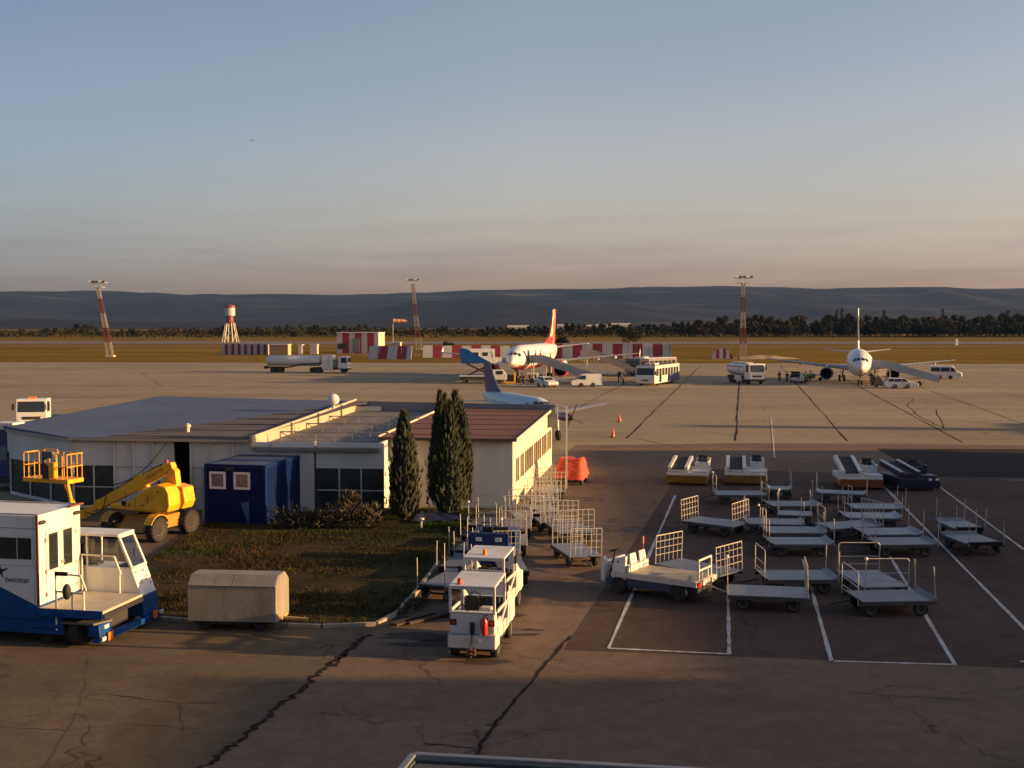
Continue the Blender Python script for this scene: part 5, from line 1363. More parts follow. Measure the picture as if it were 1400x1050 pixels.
MB().tube((1.1, 2.05, .9), (1.1, 2.05, 2.7), .08).build('exhaust', M_DARK, wt)
for x in (-1, 1):
    for y in (.9, 5.8): wheel(wt, x, y, .48, .3, M_TYRE, M_RIM).rotation_euler = (0, 0, R(90))
q = GD(-8, 640, 60.5)
bt_ = thing('truck', 'tall dark blue truck with white roof edge parked beside the shed at the left edge', 'truck', (q.x, q.y, .0145), -R(11))
MB().box(-1.25, 1.25, 0, 7, .75, 3.35).build('box_body', M_BLUE, bt_, bevel=.03)
MB().box(.05, 1.28, -.15, .9, 3.35, 3.72).build('roof_fairing', M_LOADW, bt_, bevel=.04); MB().box(.9, 1.27, -.1, .0, 2.2, 3.35).build('front_corner', M_LOADW, bt_)
MB().box(-1.15, .8, -.04, 0, 1.7, 2.5).build('windscreen', mat('pale_teal_glass', (.10, .16, .18), .15, var=.3), bt_)
MB().box(-1.2, 1.2, -.1, 7, .45, .75).build('chassis', M_DARK, bt_)
for x in (-1.05, 1.05):
    for y in (1.0, 5.4): wheel(bt_, x, y, .46, .3, M_TYRE, M_RIM).rotation_euler = (0, 0, R(90))

# ---------------------------------------------------------------- cypresses and shrubs
M_CYP = mat('cypress_needles', (.026, .034, .013), .85, var=.45, scale=2.5, dirt=(.055, .055, .018), dirt_amt=.7)
M_BARK = mat('brown_bark', (.07, .05, .035), .9, var=.3)
def cypress(label, base, spires, n, lean=0.):
    t = thing('cypress_tree', label, 'tree', base)
    MB().tube((0, 0, 0), (0, 0, 1.2), .11, 8, .08).build('trunk', M_BARK, t)
    c = MB()
    for (sx, sy, h, r, z0) in spires:
        c.lathe([(.02, z0), (r * .55, z0 + h * .12), (r * .66, z0 + h * .38), (r * .45, z0 + h * .72), (.03, z0 + h * .93)], (sx, sy, 0), 2, 9)
        for k in range(n):
            f = random.random() ** .9
            prof = (min(1, (f / .10)) ** .6) * (1 - max(0, (f - .35) / .65)) ** .62 if f < 1 else 0
            lump = (1.28 if random.random() < .05 else 1) + .30 * mnoise.noise(Vector((f * 5 + sx, sy * 3, random.random() * 1.5))) 
            a = random.uniform(0, 6.283); rr_ = r * prof * lump * random.uniform(.72, 1.06)
            p = Vector((sx + rr_ * math.cos(a), sy + rr_ * math.sin(a), z0 + f * h))
            L = random.uniform(.14, .34); wd = random.uniform(.025, .06)
            d = Vector((math.cos(a) * random.uniform(.1, .55) + random.gauss(0, .12), math.sin(a) * random.uniform(.1, .55) + random.gauss(0, .12), 1)).normalized()
            sd = d.cross(Vector((math.cos(a + random.gauss(0, .7)), math.sin(a + random.gauss(0, .7)), .1))).normalized() * wd
            c.add([p - sd - d * L * .3, p + sd - d * L * .3, p + sd * .5 + d * L * .5, p + d * L, p - sd * .5 + d * L * .5], [(0, 1, 2, 3, 4)])
    c.build('crown', M_CYP, t)
    return t
cypress('slim dark cypress before the left end of the annex', G(553, 711, .09), [(0, 0, 4.75, .66, .1)], 3800)
cypress('broad ragged cypress with several tips before the annex middle', G(613, 702, .09), [(-.16, 0, 5.45, .66, .1), (.34, .12, 5.4, .58, .3), (.1, 0, 4.95, .95, .2), (.05, -.2, 4.6, 1.0, .1), (.72, 0, 3.3, .42, 1.3), (-.55, .1, 4.1, .40, .5), (.58, .1, 4.5, .44, .7), (-.38, -.1, 4.9, .36, .8)], 1300)

def shrub(name, label, base, blobs, n, m, leaf=(.08, .2), up=.4, sticks=8):
    t = thing(name, label, 'shrub', base)
    c = MB()
    for (x, y, z, r) in blobs:
        for k in range(n):
            a = Vector((random.gauss(0, 1), random.gauss(0, 1), random.gauss(0, 1))).normalized() * r * random.random() ** .35
            p = Vector((x, y, z)) + Vector((a.x, a.y, a.z * .9))
            if p.z < .02: continue
            L = random.uniform(*leaf); d = (a.normalized() + Vector((random.gauss(0, .5), random.gauss(0, .5), up + random.gauss(0, .4)))).normalized(); sd = d.cross(Vector((random.gauss(0, 1), random.gauss(0, 1), random.gauss(0, 1)))).normalized() * L * .3
            c.add([p - sd * .6, p + sd * .6, p + d * L], [(0, 1, 2)])
    c.build('foliage', m, t)
    s = MB()
    for k in range(sticks):
        b = random.choice(blobs); s.tube((b[0] * .4, b[1] * .4, 0), (b[0] + random.gauss(0, .15), b[1] + random.gauss(0, .15), b[2] + b[3] * random.uniform(.4, 1.3)), .014, 4, .006)
    s.build('stem', M_BARK, t)
    return t
M_SHR = mat('dark_shrub_leaf', (.024, .026, .013), .8, var=.45, scale=3, dirt=(.045, .04, .015))
M_SHR2 = mat('dry_reddish_shrub', (.050, .036, .018), .85, var=.45, scale=3, dirt=(.07, .06, .025))
shrub('shrub', 'low dark shrub hugging the right side of the blue cabin', G(398, 722, .09), [(-.5, 0, .45, .55), (.1, .2, .5, .6), (.65, 0, .4, .5), (.3, -.2, .35, .4)], 330, M_SHR)
shrub('shrub', 'rangy dry shrub before the glazed shed front right of the low shrub', G(470, 722, .09), [(-.9, 0, .4, .5), (-.3, .1, .65, .6), (.25, 0, .8, .6), (.8, .1, .45, .5), (.3, .2, 1.25, .35), (1.2, 0, .3, .4)], 300, M_SHR2, (.1, .28), .8, 16)
shrub('shrub', 'thin reedy clump at the right end of the shrubs by the shed', G(502, 716, .09), [(0, 0, .4, .35), (.3, 0, .5, .3)], 160, mat('olive_reed', (.06, .055, .02), .8, var=.4), (.15, .4), 1.6, 10)
shrub('shrub', 'small weed clump growing against the kerb left of the tractors', G(548, 838, .05), [(0, 0, .15, .25), (.35, .3, .15, .25), (.6, .7, .14, .22)], 160, M_SHR2, (.06, .16), .6, 3)
# ---------------------------------------------------------------- aircraft
M_AIRW = mat('aircraft_white', (.66, .65, .63), .32, var=.04, scale=.6, dirt=(.5, .47, .43), dirt_amt=.3)
M_AIRG = mat('aircraft_grey_metal', (.38, .38, .38), .4, .3, var=.1)
M_AIRNAVY = mat('aircraft_navy', (.018, .022, .12), .35, var=.12)
M_INTAKE = mat('engine_intake_dark', (.006, .006, .006), .8, spec=0.)
def ring(x, ry, rz, zc, n=28):
    return [(x, ry * math.sin(2 * math.pi * i / n), zc + rz * math.cos(2 * math.pi * i / n)) for i in range(n)]
def foil(le, chord, th, y, z, vertical=False):
    """Closed 10-point wing section: leading edge at x = le, running aft."""
    pr = [(0, 0), (.08, .5), (.3, .6), (.6, .38), (1, .02), (1, -.02), (.6, -.28), (.3, -.42), (.08, -.36)]
    return [((le - chord * p, y + q * th, z) if vertical else (le - chord * p, y, z + q * th)) for p, q in pr]
class Fuse:
    def __init__(s, st): s.st = st                                    # stations (x, ry, rz, zc), nose first
    def at(s, x):
        for i in range(len(s.st) - 1):
            a, b = s.st[i], s.st[i + 1]
            if a[0] >= x >= b[0]:
                t = (a[0] - x) / (a[0] - b[0]); return [a[k] * (1 - t) + b[k] * t for k in range(4)]
        return list(s.st[-1])
    def pt(s, x, ang, off=.015):
        """Point on the skin; ang in degrees from the top, positive to the left (+y)."""
        _, ry, rz, zc = s.at(x); a = R(ang); return (x, (ry + off) * math.sin(a), zc + (rz + off) * math.cos(a))
    def patch(s, mb, x0, x1, a0, a1, off=.015, n=4):
        rows = [[s.pt(x, a0 + (a1 - a0) * i / n, off) for i in range(n + 1)] for x in [x0 + (x1 - x0) * k / n for k in range(n + 1)]]
        mb.loft(rows, caps=False, closed=False)
def nose_stations(L, r, zc, tail_up, nose_drop):
    st = []
    for f in (0, .004, .012, .025, .045, .075, .11, .15):
        k = min(1, (f / .15)) ** .52; st.append((-f * L, max(.02, r * k), max(.02, r * k), zc - nose_drop * (1 - k) ** 1.3))
    st.append((-.66 * L, r, r, zc))
    for f in (.72, .80, .88, .95, 1.0):
        k = (f - .66) / .34; rr_ = r * (1 - k ** 1.5 * .88); st.append((-f * L, rr_, rr_, zc + tail_up * k ** 1.4))
    return st
def airliner(name, label, L, r, zc, span, eng, m_fin, nose_px, head, n_win, belly=None, fin_h=6.0, cowl=None, fence=True):
    t = thing(name, label, 'airliner', (nose_px.x, nose_px.y, .012), heading(head))
    fu = Fuse(nose_stations(L, r, zc, r * .62, r * .32))
    MB().loft([ring(*s_[:1], s_[1], s_[2], s_[3]) for s_ in fu.st]).build('fuselage', M_AIRW, t, smooth=True)
    x0 = -.036 * L
    for a0, a1 in ((4, 30), (32, 56), (-30, -4), (-56, -32)):         # flight deck panes
        w = MB(); fu.patch(w, x0 - (.0 if abs(a0 + a1) < 40 else .35), x0 - (.75 if abs(a0 + a1) < 40 else 1.15), a0 * 1.12, a1 * 1.12, .012); w.build('cockpit_window', M_GLASS, t)
    for s in (1, -1):
        for k in range(n_win):
            x = -.17 * L - k * .60 * L / n_win
            w = MB(); fu.patch(w, x, x - .26, s * 74, s * 84, .012, 1); w.build('cabin_window', M_GLASS, t)
    for s in (1, -1):                                                 # wings
        y0 = r * .55; rootx, tipx = -.31 * L, -.565 * L; zr = zc - r * .55
        half = span / 2
        secs = [foil(rootx, .19 * L, .75, s * y0, zr), foil(rootx - .085 * L, .115 * L, .42, s * half * .38, zr + half * .03), foil(tipx, .042 * L, .14, s * half, zr + half * .088)]
        w = MB().loft(secs).build('wing', M_AIRG, t, smooth=True)
        f = MB(); fence and f.beam((tipx - .2, s * half, zr + half * .088 - .5), (tipx - 1.4, s * half, zr + half * .088 + .55), .06, .7, up=(1, 0, 0)); fence and f.build('wing_tip_fence', M_AIRW, w)
        for yy in (.45, .62, .78):
            g = MB(); xx = rootx - .19 * L * .72 - (yy - .3) * .11 * L; g.lathe([(.02, 0), (.16, -.6), (.18, -1.4), (.02, -2.6)], (xx, s * half * yy, zr + half * yy * .08 - .22), 0, 8); g.build('flap_fairing', M_AIRW, w, smooth=True)
        h = MB().loft([foil(-.865 * L, .11 * L, .32, s * r * .3, zc + r * .55), foil(-.93 * L, .045 * L, .12, s * span * .185, zc + r * .55 + span * .185 * .11)]).build('tailplane', M_AIRW, t, smooth=True)
        ex, ey, er, ez, el = eng
        e = MB(); e.lathe([(er * .80, ex - .05), (er * .97, ex), (er * 1.06, ex - el * .2), (er * 1.02, ex - el * .55), (er * .72, ex - el * .9), (er * .60, ex - el * .9)], (0, s * ey, ez), 0, 24, False); eo = e.build('engine', cowl or M_AIRW, t, smooth=True)
        MB().lathe([(.02, ex - .25), (er * .3, ex - .55), (er * .82, ex - .45), (er * .82, ex - .10)], (0, s * ey, ez), 0, 20, False).build('intake', M_INTAKE, eo, smooth=True)
        MB().prism([(ex - el * .3, ez + er * .9), (ex - el * .95, ez + er * .6), (ex - el * 1.4, zr + .15), (ex - el * .8, zr + .55)], 1, s * ey - .12, s * ey + .12).build('pylon', M_AIRW, eo)
        gx = -.475 * L; gy = s * r * 1.35
        g = MB(); g.tube((gx, gy, .5), (gx, gy * .9, zr), .12, 8); g.box(gx - .35, gx + .35, gy + .2 * s - .02, gy + .2 * s + .02, .9, zr); go = g.build('main_gear', M_AIRG, t)
        for dy in (-.36, .36): wheel(go, gx, gy + dy, .5, .32, M_TYRE, M_RIM)
    f = MB().loft([foil(-.775 * L, .2 * L, .42, 0, zc + r * .75, True), foil(-.86 * L, .125 * L, .30, 0, zc + r + fin_h * .45, True), foil(-.925 * L, .075 * L, .20, 0, zc + r + fin_h, True)])
    f.build('fin', m_fin, t, smooth=True)
    dm = MB().loft([foil(-.70 * L, .06 * L, .12, 0, zc + r * .9, True), foil(-.79 * L, .05 * L, .16, 0, zc + r + fin_h * .14, True)]); dm.build('dorsal_fin', m_fin, t, smooth=True)
    nx = -.135 * L; g = MB(); g.tube((nx, 0, .38), (nx + .15, 0, zc - r * .7), .09, 8); g.box(nx - .5, nx + .6, .28, .31, .95, zc - r * .8); g.box(nx - .5, nx + .6, -.31, -.28, .95, zc - r * .8); go = g.build('nose_gear', M_AIRG, t)
    for dy in (-.24, .24): wheel(go, nx, dy, .38, .22, M_TYRE, M_RIM)
    if belly: w = MB(); fu.patch(w, -.06 * L, -.9 * L, 130, 230, .02, 10); w.build('belly_paint', belly, t, smooth=True)
    return t, fu
HA = Vector((-math.sin(R(12.6)), -math.cos(R(12.6)), 0))
M_FINRED = mat('red_and_cream_fin', (.55, .025, .018), .35, var=.1, scale=.35, stretch=(1, 1, .5), dirt=(.75, .66, .52), dirt_amt=1.)
na = GD(698, 500, 170); na.z = 0
a1, fz = airliner('airliner', 'white jet airliner with tall red fin, its front door open onto stairs', 37.6, 1.975, 3.75, 34.0, (-10.2, 5.75, 1.12, 1.75, 4.4), M_FINRED, na, HA, 26, mat('red_belly_paint', (.42, .03, .02), .4), 5.9, mat('red_cowl', (.5, .05, .035), .35))
sw_ = MB(); cz = []
for k in range(13):
    f_ = k / 12; z_ = 6.75 + 4.3 * f_; xm = -30.9 - 3.55 * f_ - .5 - .35 * math.sin(f_ * 6.0); wd_ = (1.75 * (1 - f_ * .55)) * (.55 + .45 * abs(math.sin(f_ * 4.6 + .6)))
    cz.append([(xm + wd_ * .5, .235 - .10 * f_, z_), (xm - wd_ * .9, .235 - .10 * f_, z_)])
sw_.loft(cz, caps=False, closed=False); sw_.build('fin_emblem', mat('cream_fin_swirl', (.70, .62, .46), .4, var=.2, scale=.9, dirt=(.12, .08, .05), dirt_amt=.8), a1)
d_ = MB(); fz.patch(d_, -4.55, -5.4, 62, 118, .02); d_.build('doorway', M_BLACK, a1)
d_ = MB(); d_.hexa([(-4.2, 1.95, 3.1), (-3.75, 2.3, 3.1), (-3.7, 2.25, 3.1), (-4.15, 1.9, 3.1)], [(-4.2, 1.75, 5.0), (-3.75, 2.1, 5.0), (-3.7, 2.05, 5.0), (-4.15, 1.7, 5.0)]); d_.build('door', mat('door_inner_grey', (.10, .10, .09), .6), a1)
HB = Vector((-math.sin(R(16)), -math.cos(R(16)), 0))
nb = GD(1177, 500, 163); nb.z = 0
M_FINW = mat('white_fin', (.66, .65, .63), .35, var=.05)
a2, fb = airliner('airliner', 'plain white twin jet facing the viewer on the right stand', 32.0, 1.88, 3.15, 28.9, (-8.8, 4.83, .95, 1.45, 3.9), M_FINW, nb, HB, 22, None, 6.6, mat('navy_cowl', (.05, .055, .12), .4), False)
q = MB().loft([[(p[0], p[1] - .03, p[2]) for p in foil(-.80 * 32, .155 * 32, .44, 0, 6.3, True)], [(p[0], p[1] - .03, p[2]) for p in foil(-.924 * 32, .07 * 32, .22, 0, 11.3, True)]])
q.build('fin_panel', mat('dark_green_fin_panel', (.012, .03, .028), .4), a2)
w = MB(); fb.patch(w, -4.0, -4.85, 64, 116, .02); w.build('doorway', M_BLACK, a2)

# turboprop behind the annex
np_ = GD(757, 553, 80.5); np_.z = 0
HP = Vector((.345, -.94, 0)).normalized()
tpn = thing('turboprop_aircraft', 'small white and navy turboprop seen over the annex roof', 'aircraft', (np_.x, np_.y, .012), heading(HP))
Lp, rp_, zp = 15.5, 1.05, 2.55
fp = Fuse([(0, .03, .03, zp - .25), (-.15, .22, .2, zp - .25), (-.6, .46, .42, zp - .2), (-1.4, .72, .70, zp - .12), (-2.3, .95, .95, zp - .02), (-3.2, rp_, rp_, zp), (-9.5, rp_, rp_, zp), (-12, .8, .82, zp + .15), (-14.2, .42, .45, zp + .42), (-15.5, .14, .18, zp + .58)])
MB().loft([ring(s_[0], s_[1], s_[2], s_[3], 22) for s_ in fp.st]).build('fuselage', mat('pale_blue_white_fuselage', (.50, .54, .58), .35, var=.05), tpn, smooth=True)
nb_ = MB(); fp.patch(nb_, -1.9, -3.4, -128, -52, .012, 6); nb_.build('nose_band', M_AIRNAVY, tpn, smooth=True)
for a0, a1_ in ((-50, -28), (-26, -2), (2, 26), (28, 50)):
    w = MB(); fp.patch(w, -1.25 - (abs(a0 + a1_) > 40) * .25, -2.0 - (abs(a0 + a1_) > 40) * .3, a0, a1_, .012); w.build('cockpit_window', M_GLASS, tpn)
for k in range(11):
    if k == 1: continue
    w = MB(); fp.patch(w, -4.3 - k * .66, -4.58 - k * .66, -80, -66, .014, 2); w.build('cabin_window', M_GLASS, tpn)
f = MB().loft([foil(-11.4, 3.6, .3, 0, zp + .75, True), foil(-13.2, 2.2, .22, 0, zp + 2.4, True), foil(-13.9, 1.6, .16, 0, zp + 3.25, True)]); f.build('fin', M_AIRNAVY, tpn, smooth=True)
MB().loft([foil(-8.6, .3, .06, 0, zp + .98, True), foil(-11.2, 2.0, .16, 0, zp + 1.0, True), foil(-12.2, 2.0, .16, 0, zp + 1.45, True)]).build('dorsal_fin', M_AIRNAVY, tpn, smooth=True)
em = MB()
for k in range(5):
    a = R(72 * k); em.add([(-13.6 + .05 * math.cos(a + 1), -.17, zp + 2.0 + .05 * math.sin(a + 1)), (-13.6 + .42 * math.cos(a), -.17, zp + 2.0 + .42 * math.sin(a)), (-13.6 + .05 * math.cos(a - 1), -.17, zp + 2.0 + .05 * math.sin(a - 1))], [(0, 1, 2)])
em.build('emblem', mat('dull_gold_emblem', (.16, .13, .10), .6), tpn)
for s in (1, -1):
    MB().loft([foil(-5.3, 2.4, .34, s * .5, zp - .75), foil(-5.9, 1.0, .12, s * 6.9, zp + .2)]).build('wing', M_AIRG, tpn, smooth=True)
    MB().loft([foil(-13.4, 1.5, .16, s * .2, zp + .1), foil(-13.8, .9, .1, s * 2.9, zp + .15)]).build('tailplane', M_AIRW, tpn, smooth=True)
    e = MB(); e.lathe([(.14, -3.0), (.26, -3.2), (.34, -4.2), (.32, -6.0), (.12, -7.2)], (0, s * 2.6, zp - .55), 0, 14); eo = e.build('engine', M_AIRNAVY, tpn, smooth=True)
    MB().lathe([(.02, -2.6), (.17, -2.85), (.16, -3.02)], (0, s * 2.6, zp - .55), 0, 12).build('spinner', M_DARK, eo, smooth=True)
    for k in range(4):
        a = R(45 + 90 * k + 20); p = MB(); p.beam((-2.9, s * 2.6 + .12 * math.cos(a), zp - .55 + .12 * math.sin(a)), (-2.92, s * 2.6 + 1.1 * math.cos(a), zp - .55 + 1.1 * math.sin(a)), .05, .13, up=(1, 0, 0)); p.build('propeller_blade', M_DARK, eo)
    wheel(tpn, -6.2, s * 2.9, .4, .25, M_TYRE, M_RIM); MB().tube((-6.2, s * 2.9, .4), (-6.2, s * 2.9, zp - .6), .08).build('gear_leg', M_AIRG, tpn)
wheel(tpn, -1.9, 0, .3, .2, M_TYRE, M_RIM); MB().tube((-1.9, 0, .3), (-1.9, 0, zp - .7), .06).build('gear_leg', M_AIRG, tpn)

# ---------------------------------------------------------------- people
M_SKIN = mat('skin', (.40, .24, .16), .6, var=.1)
CLOTH = {k: mat('cloth_' + k, c, .85, var=.2, scale=8) for k, c in dict(navy=(.02, .025, .06), white=(.55, .53, .5), red=(.32, .03, .03), black=(.02, .02, .02), hivis=(.42, .62, .04), grey=(.18, .18, .19), tan=(.30, .22, .14), pink=(.55, .22, .22)).items()}
def skinned(name, chains, m, parent):
    vs, es, rs = [], [], []
    idx = {}
    for ch in chains:
        prev = None
        for (k, p, r) in ch:
            if k not in idx:
                idx[k] = len(vs); vs.append(p); rs.append(r)
            if prev is not None: es.append((prev, idx[k]))
            prev = idx[k]
    me = bpy.data.meshes.new(name); me.from_pydata(vs, es, []); me.materials.append(m)
    o = bpy.data.objects.new(name, me); COL.objects.link(o)
    if parent: o.parent = parent
    md = o.modifiers.new('skin', 'SKIN'); md.use_smooth_shade = True
    for i, sv in enumerate(me.skin_vertices[0].data):
        rr_ = rs[i]; sv.radius = rr_ if isinstance(rr_, tuple) else (rr_, rr_); sv.use_root = (i == 0)
    sb = o.modifiers.new('sub', 'SUBSURF'); sb.levels = 1; sb.render_levels = 1
    return o
def person(label, loc, rz, top, legs, stride=.12, arm=.1, vest=False, group=None, lean=0.):
    t = thing('person', label, 'person', loc, rz, group)
    hip, sh = .92, 1.42
    s, a = stride, arm
    skinned('body', [[('p', (0, 0, hip), .12), ('w', (.0, 0, 1.12), .115), ('c', (lean, 0, 1.32), .13), ('n', (lean, 0, 1.50), .055), ('h1', (lean + .015, 0, 1.60), .085), ('h2', (lean + .02, 0, 1.68), .09), ('h3', (lean + .01, 0, 1.75), .06)],
        [('c', 0, 0), ('sl', (lean, .19, sh), .055), ('el', (lean + a * .4, .24, 1.14), .042), ('wl', (lean + a + .08, .24, .90), .03), ('hl', (lean + a + .11, .24, .80), .033)],
        [('c', 0, 0), ('sr', (lean, -.19, sh), .055), ('er', (lean - a * .4, -.24, 1.14), .042), ('wr', (lean - a + .08, -.24, .90), .03), ('hr', (lean - a + .11, -.24, .80), .033)],
        [('p', 0, 0), ('tl', (.0, .10, .86), .095), ('kl', (s * .6 + .03, .10, .48), .062), ('al', (s * .8, .10, .09), .042), ('fl', (s * .8 + .15, .11, .04), .035)],
        [('p', 0, 0), ('tr', (.0, -.10, .86), .095), ('kr', (-s * .3 + .03, -.10, .48), .062), ('ar', (-s, -.10, .09), .042), ('fr', (-s + .15, -.11, .04), .035)]], M_SKIN, t)
    skinned('trousers', [[('p', (0, 0, hip + .06), .145), ('tl', (.0, .10, .84), .112), ('kl', (s * .6 + .03, .10, .48), .078), ('al', (s * .8, .10, .10), .062)], [('p', 0, 0), ('tr', (.0, -.10, .84), .112), ('kr', (-s * .3 + .03, -.10, .48), .078), ('ar', (-s, -.10, .10), .062)]], CLOTH[legs], t)
    skinned('jacket', [[('p', (0, 0, hip), .15), ('w', (.0, 0, 1.14), .14), ('c', (lean, 0, 1.34), .15), ('n', (lean, 0, 1.45), .09)], [('c', 0, 0), ('sl', (lean, .19, sh), .072), ('el', (lean + a * .4, .245, 1.14), .056), ('wl', (lean + a + .07, .24, .93), .044)], [('c', 0, 0), ('sr', (lean, -.19, sh), .072), ('er', (lean - a * .4, -.245, 1.14), .056), ('wr', (lean - a + .07, -.24, .93), .044)]], CLOTH[top], t)
    MB().ball((lean - .005, 0, 1.735), .10, 8, (1.02, .95, .85)).build('hair', mat('dark_hair', (.03, .02, .014), .8), t, smooth=True)
    return t

# ---------------------------------------------------------------- vehicles on the far apron
def sidecar(name, label, cat, L, W, prof, win, loc, rz, m, r=.32, wx=(.78, -.9), roof_m=None, group=None):
    """Road vehicle from its side profile; local x forward, origin on the ground under its middle."""
    t = thing(name, label, cat, loc, rz, group)
    n = len(prof); tp = max(p[1] for p in prof)
    b = MB(); belt = win[0][1]
    lo = [(x, z) for x, z in prof]
    rings = []
    for y, k in ((-W / 2, 1), (W / 2, 1)):
        rings.append([(x, y * (1 - .16 * max(0, z - belt) / (tp - belt)), z) for x, z in lo])
    b.loft(rings); b.build('body', m, t, bevel=.05)
    for y in (-1, 1):
        for q in win:
            x0, z0, x1, z1, x2, x3 = q[0], q[1], q[2], q[3], q[4], q[5]
            def P(x, z): yy = y * (W / 2 * (1 - .16 * max(0, z - belt) / (tp - belt)) + .006); return (x, yy, z)
            g = MB(); g.add([P(x0, z0), P(x1, z0), P(x3, z1), P(x2, z1)], [(0, 1, 2, 3)]); g.build('side_window', M_GLASS, t)
    # windscreen and back window follow the profile edges between the belt and the roof
    for i in range(n):
        (xa, za), (xb, zb) = prof[i], prof[(i + 1) % n]
        if min(za, zb) >= belt - .06 and abs(zb - za) > .28:
            g = MB()
            def Q(t_, s_):
                x = xa + (xb - xa) * t_; z = za + (zb - za) * t_; yy = W / 2 * (1 - .16 * max(0, z - belt) / (tp - belt)) * .86
                nx = .012 if (xa + xb) > 0 else -.012; return (x + nx, yy * s_, z + .006)
            g.add([Q(.1, -1), Q(.1, 1), Q(.9, 1), Q(.9, -1)], [(0, 1, 2, 3)]); g.build('windscreen' if xa + xb > 0 else 'back_window', M_GLASS, t)
    xf, xr = max(p[0] for p in prof), min(p[0] for p in prof)
    for y in (-W * .36, W * .36):
        MB().box(xf - .03, xf + .02, y - .14, y + .14, .60, .74).build('headlight', M_LAMP_W, t); MB().box(xr - .015, xr + .03, y - .1, y + .1, .62, .92).build('tail_light', M_LAMP_R, t)
    MB().box(xf - .05, xf + .03, -W * .45, W * .45, .30, .42).build('bumper', M_DARK, t); MB().box(xr - .03, xr + .05, -W * .45, W * .45, .30, .42).build('bumper', M_DARK, t)
    for x in wx:
        for y in (-W / 2 + .08, W / 2 - .08): wheel(t, x, y, r, .2, M_TYRE, M_RIM)
    return t
VAN = dict(L=4.4, W=1.8, prof=[(2.15, .28), (2.2, .75), (2.05, .95), (1.45, 1.10), (.75, 1.75), (.4, 1.86), (-2.1, 1.86), (-2.2, 1.2), (-2.2, .28)], win=[(1.35, 1.12, .1, 1.66, .76, .1)])
HATCH = dict(L=4.0, W=1.7, prof=[(2.0, .25), (2.02, .62), (1.85, .82), (1.0, .95), (.35, 1.42), (-1.3, 1.46), (-1.85, .98), (-2.0, .85), (-2.0, .25)], win=[(.85, .98, .02, 1.38, .36, .02), (-.05, .98, -1.25, 1.38, -.05, -1.1)])
ESTATE = dict(L=4.6, W=1.75, prof=[(2.3, .25), (2.32, .62), (2.1, .82), (1.1, .95), (.4, 1.42), (-1.7, 1.47), (-2.2, .98), (-2.3, .8), (-2.3, .25)], win=[(.95, .98, .05, 1.38, .40, .05), (-.02, .98, -.95, 1.38, -.02, -.95), (-1.02, .98, -1.85, 1.38, -1.02, -1.65)])
MINIB = dict(L=5.0, W=1.95, prof=[(2.45, .32), (2.5, .85), (2.3, 1.08), (1.75, 1.2), (1.2, 1.95), (.9, 2.12), (-2.4, 2.15), (-2.5, 1.3), (-2.5, .32)], win=[(1.6, 1.22, .75, 1.9, 1.2, .75), (.65, 1.22, -.75, 1.9, .65, -.75), (-.85, 1.22, -2.25, 1.9, -.85, -2.2)])
def g2(u, v): p = G(u, v); return (p.x, p.y, .012)
sidecar('van', 'white panel van side-on before the red finned airliner', 'van', loc=g2(801, 529), rz=R(183), m=M_WHITE, **VAN)
sidecar('hatchback_car', 'white hatchback nose-on beside the stairs of the red finned airliner', 'car', loc=g2(747, 529), rz=R(-62), m=M_WHITE, **HATCH)
sidecar('estate_car', 'white estate car parked at the foot of the right airliner stairs', 'car', loc=g2(1231, 531), rz=R(-8), m=M_WHITE, **ESTATE)
sidecar('minibus', 'white minibus alone at the far right beyond the wing tip', 'minibus', loc=g2(1293, 518), rz=R(-24), m=M_WHITE, **MINIB)
hc = sidecar('hatchback_car', 'white car with raised tailgate under the right airliner wing', 'car', loc=g2(1091, 523), rz=R(62), m=M_WHITE, **HATCH)
g_ = MB(); g_.hexa([(-1.3, -.7, 1.46), (-1.3, .7, 1.46), (-2.25, .7, 1.72), (-2.25, -.7, 1.72)], [(-1.3, -.7, 1.52), (-1.3, .7, 1.52), (-2.25, .7, 1.78), (-2.25, -.7, 1.78)]); g_.build('tailgate', M_DARK, hc)
MB().box(-1.98, -1.4, -.68, .68, .6, 1.35).build('boot', M_BLACK, hc)

